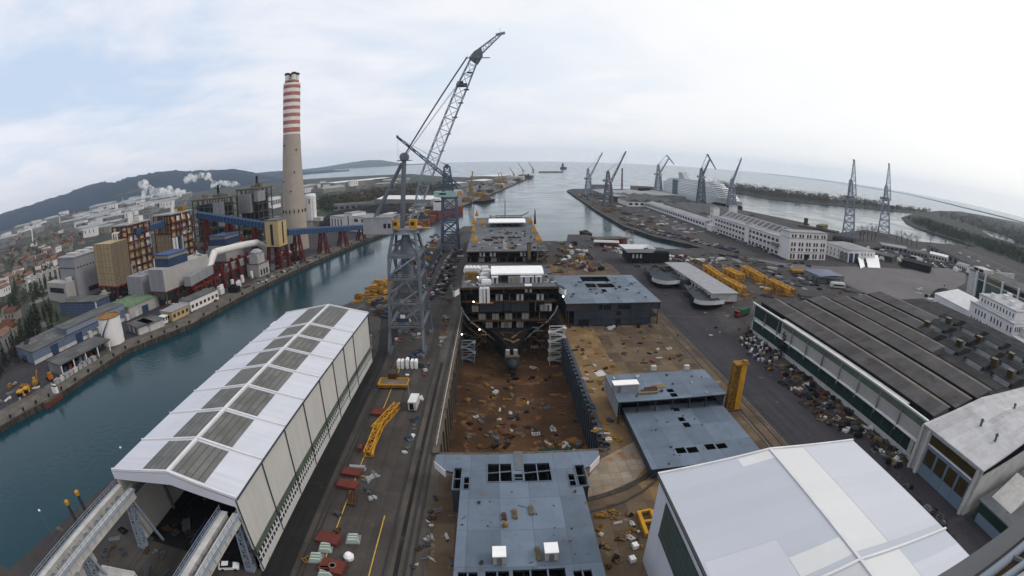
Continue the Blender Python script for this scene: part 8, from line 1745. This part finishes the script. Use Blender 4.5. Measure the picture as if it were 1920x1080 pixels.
# far quay works gear
for px, py, m, l in ((40,744,'yellow','yellow and black generator on the far quay, left of two'),(51,738,'yellow','yellow and black generator on the far quay, right of two')):
    p = G(px,py); t = thing('generator',l,'generator',(*p,0),.4); b = MB(); b.box(-1.4,1.4,-1.4,1.4,.3,2.6); b.build('casing',m,t); b = MB(); b.box(-1.45,1.45,-1.45,-.2,.5,2.0); b.build('grille','dark',t); b = MB(); b.box(-1.6,1.6,-1.6,1.6,0,.3); b.build('skid','steel_dark',t)
p = G(68,724); t = thing('excavator','yellow excavator with a raised arm on the far quay','excavator',(*p,0),.6); b = MB(); b.box(-1.4,-.7,-1.8,1.8,0,.8); b.box(.7,1.4,-1.8,1.8,0,.8); b.build('track','steel_dark',t); b = MB(); b.box(-1.2,1.2,-1.6,1.6,.9,2.2); b.build('body','ochre',t); b = MB(); b.box(-1.1,0,.2,1.5,2.2,3.4); b.build('cab','yellow',t); b = MB(); b.bar((.5,1.4,2),(.6,4.2,5),.5); b.bar((.6,4.2,5),(.6,6,2.4),.4); b.build('arm','ochre',t)
p = G(95,712); t = thing('loader','orange loader on the far quay beside the excavator','loader',(*p,0),1.2); b = MB(); b.box(-1.2,1.2,-2.4,1.2,.8,2); b.build('body','orange',t); b = MB(); b.box(-1,1,-1.4,.2,2,3.2); b.build('cab','ochre',t); b = MB(); b.box(-1.4,1.4,2.2,3.2,.2,1.2); b.bar((-.8,1,1.4),(-.8,2.4,.8),.3); b.bar((.8,1,1.4),(.8,2.4,.8),.3); b.build('bucket','rust',t)
for sx in (-1.3,1.3):
    for sy in (-1.5,.8): b = MB(); b.tube((sx-.25,sy,.7),(sx+.25,sy,.7),.7,n=10); b.build('wheel','tyre',t)
p = G(48,676); t = thing('tanker','blue tanker lorry parked at the gable of the long blue workshop','lorry',(*p,0),1.2); b = MB(); b.tube((0,-3.6,1.9),(0,2.4,1.9),1.15,n=12); b.build('tank','blue',t); b = MB(); b.box(-1.1,1.1,2.8,4.8,.6,2.9); b.build('cab','blue_door',t); b = MB(); b.box(-1,1,-3.6,4.6,.5,.8); b.build('chassis','steel_dark',t)
for sx in (-1,1):
    for sy in (-2.6,-1.2,3.6): b = MB(); b.tube((sx-.16,sy,.5),(sx+.16,sy,.5),.5,n=10); b.build('wheel','tyre',t)
litter([(0,735),(30,715),(60,712),(70,730),(30,760),(0,775)], 16, 'small crate or drum on the near end of the far quay','crate','crate','crates on the near far quay',['white_dirty','grey_light','rust','ochre','grey_mid'],1.6)
litter([(480,535),(560,500),(640,462),(690,446),(690,442),(600,470),(500,515)], 40, 'small object on the quay under the conveyor','gear','gear','gear on the power plant quay',['steel_dark','white_dirty','rust','grey_mid','container_blue'],1.3)
# ---------------------------------------------------------------- people
def person(loc, rz, top, label, stride=.18, arm=.15):
    me = bpy.data.meshes.new('person'); J_ = [(0,0,.95),(0,0,1.2),(0,.01,1.42),(0,.02,1.52),(0,.03,1.66),(0,.03,1.76), (-.19,0,1.4),(-.25,arm*.4,1.12),(-.24,arm,.88),(.19,0,1.4),(.25,-arm*.3,1.12),(.24,-arm*.5,.88), (-.1,0,.9),(-.11,stride*.5,.5),(-.12,stride*.6,.08),(-.12,stride*.6+.17,.04),(.1,0,.9),(.11,-stride*.3,.5),(.12,-stride*.9,.08),(.12,-stride*.9+.17,.04)]
    E_ = [(0,1),(1,2),(2,3),(3,4),(4,5),(2,6),(6,7),(7,8),(2,9),(9,10),(10,11),(0,12),(12,13),(13,14),(14,15),(0,16),(16,17),(17,18),(18,19)]
    R_ = [.15,.15,.15,.06,.1,.07,.075,.055,.04,.075,.055,.04,.09,.065,.05,.045,.09,.065,.05,.045]
    me.from_pydata(J_, E_, []); me.materials.append(M[top]); o = bpy.data.objects.new('person', me); COL.objects.link(o); o.modifiers.new('skin','SKIN')
    for i, s in enumerate(me.skin_vertices[0].data): s.radius = (R_[i]*(1.25 if i < 3 else 1), R_[i]); s.use_root = i == 0
    sb = o.modifiers.new('sub','SUBSURF'); sb.levels = sb.render_levels = 1
    o.location = (*loc,0) if len(loc)==2 else loc; o.rotation_euler.z = rz; tag(o,label,'person')
    b = MB(); rg = [[(.105*sin(pi*j/6)*cos(2*pi*i/10),.03+.12*sin(pi*j/6)*sin(2*pi*i/10),1.69-.13*cos(pi*j/6)) for i in range(10)] for j in range(1,6)]; b.loft(rg); b.build('head','skin',o,smooth=True)
    b = MB(); b.lathe([(.12,1.72),(.125,1.78),(.08,1.84),(.01,1.85)],10,(0,.03)); b.build('helmet','yellow' if 'yellow' in label else 'white',o)
    return o
person(G(1270,633), 2.6, 'cloth_dark', 'person in dark clothing and white helmet standing by the rails right of the dock')
person(G(1247,557), .4, 'cloth_dark', 'person in dark clothing walking on the grey road beyond the dark ship block')
person(G(1196,662), 1, 'cloth_blue', 'person in blue overalls standing on the slab apron')
p = G(945,990,NZ); person((p[0],p[1],NZ), 1.5, 'ochre', 'person in ochre overalls and yellow helmet standing on the near ship block')
person(G(1482,660), 2, 'cloth_dark', 'person in dark clothing near the drums by the long workshop')
person(G(804,690), .3, 'cloth_blue', 'person in blue overalls walking between the rails left of the dock')
person(G(1620,512), 1.3, 'cloth_dark', 'person in dark clothing crossing the pale yard')
bk = thing('bollard','','bollard'); b = MB(); b.lathe([(.35,0),(.3,.6),(.5,.7),(.45,.95),(.05,1)],10); b.build('post','steel_dark',bk); b = MB(); b.lathe([(.6,0),(.6,.08),(.3,.08)],10); b.build('base','frame_grey',bk); BK = Kind(bk)
for i in range(40):
    k = 1+i//5; a, c = bank[k], bank[k+1]; v = (i%5)/5; BK.place((a[0]+(c[0]-a[0])*v-1.6, a[1]+(c[1]-a[1])*v, .12), 0, 'dark mooring bollard along the edge of the far quay', 'bollards on the far quay', 1.3)
# drop unused prototypes
for k in list(CARS)+[x for v in TP.values() for x in v]+HP+BP+[Y_,YQ]+list(CB):
    if not k.used:
        for ch in list(k.o.children_recursive): bpy.data.objects.remove(ch)
        bpy.data.objects.remove(k.o)
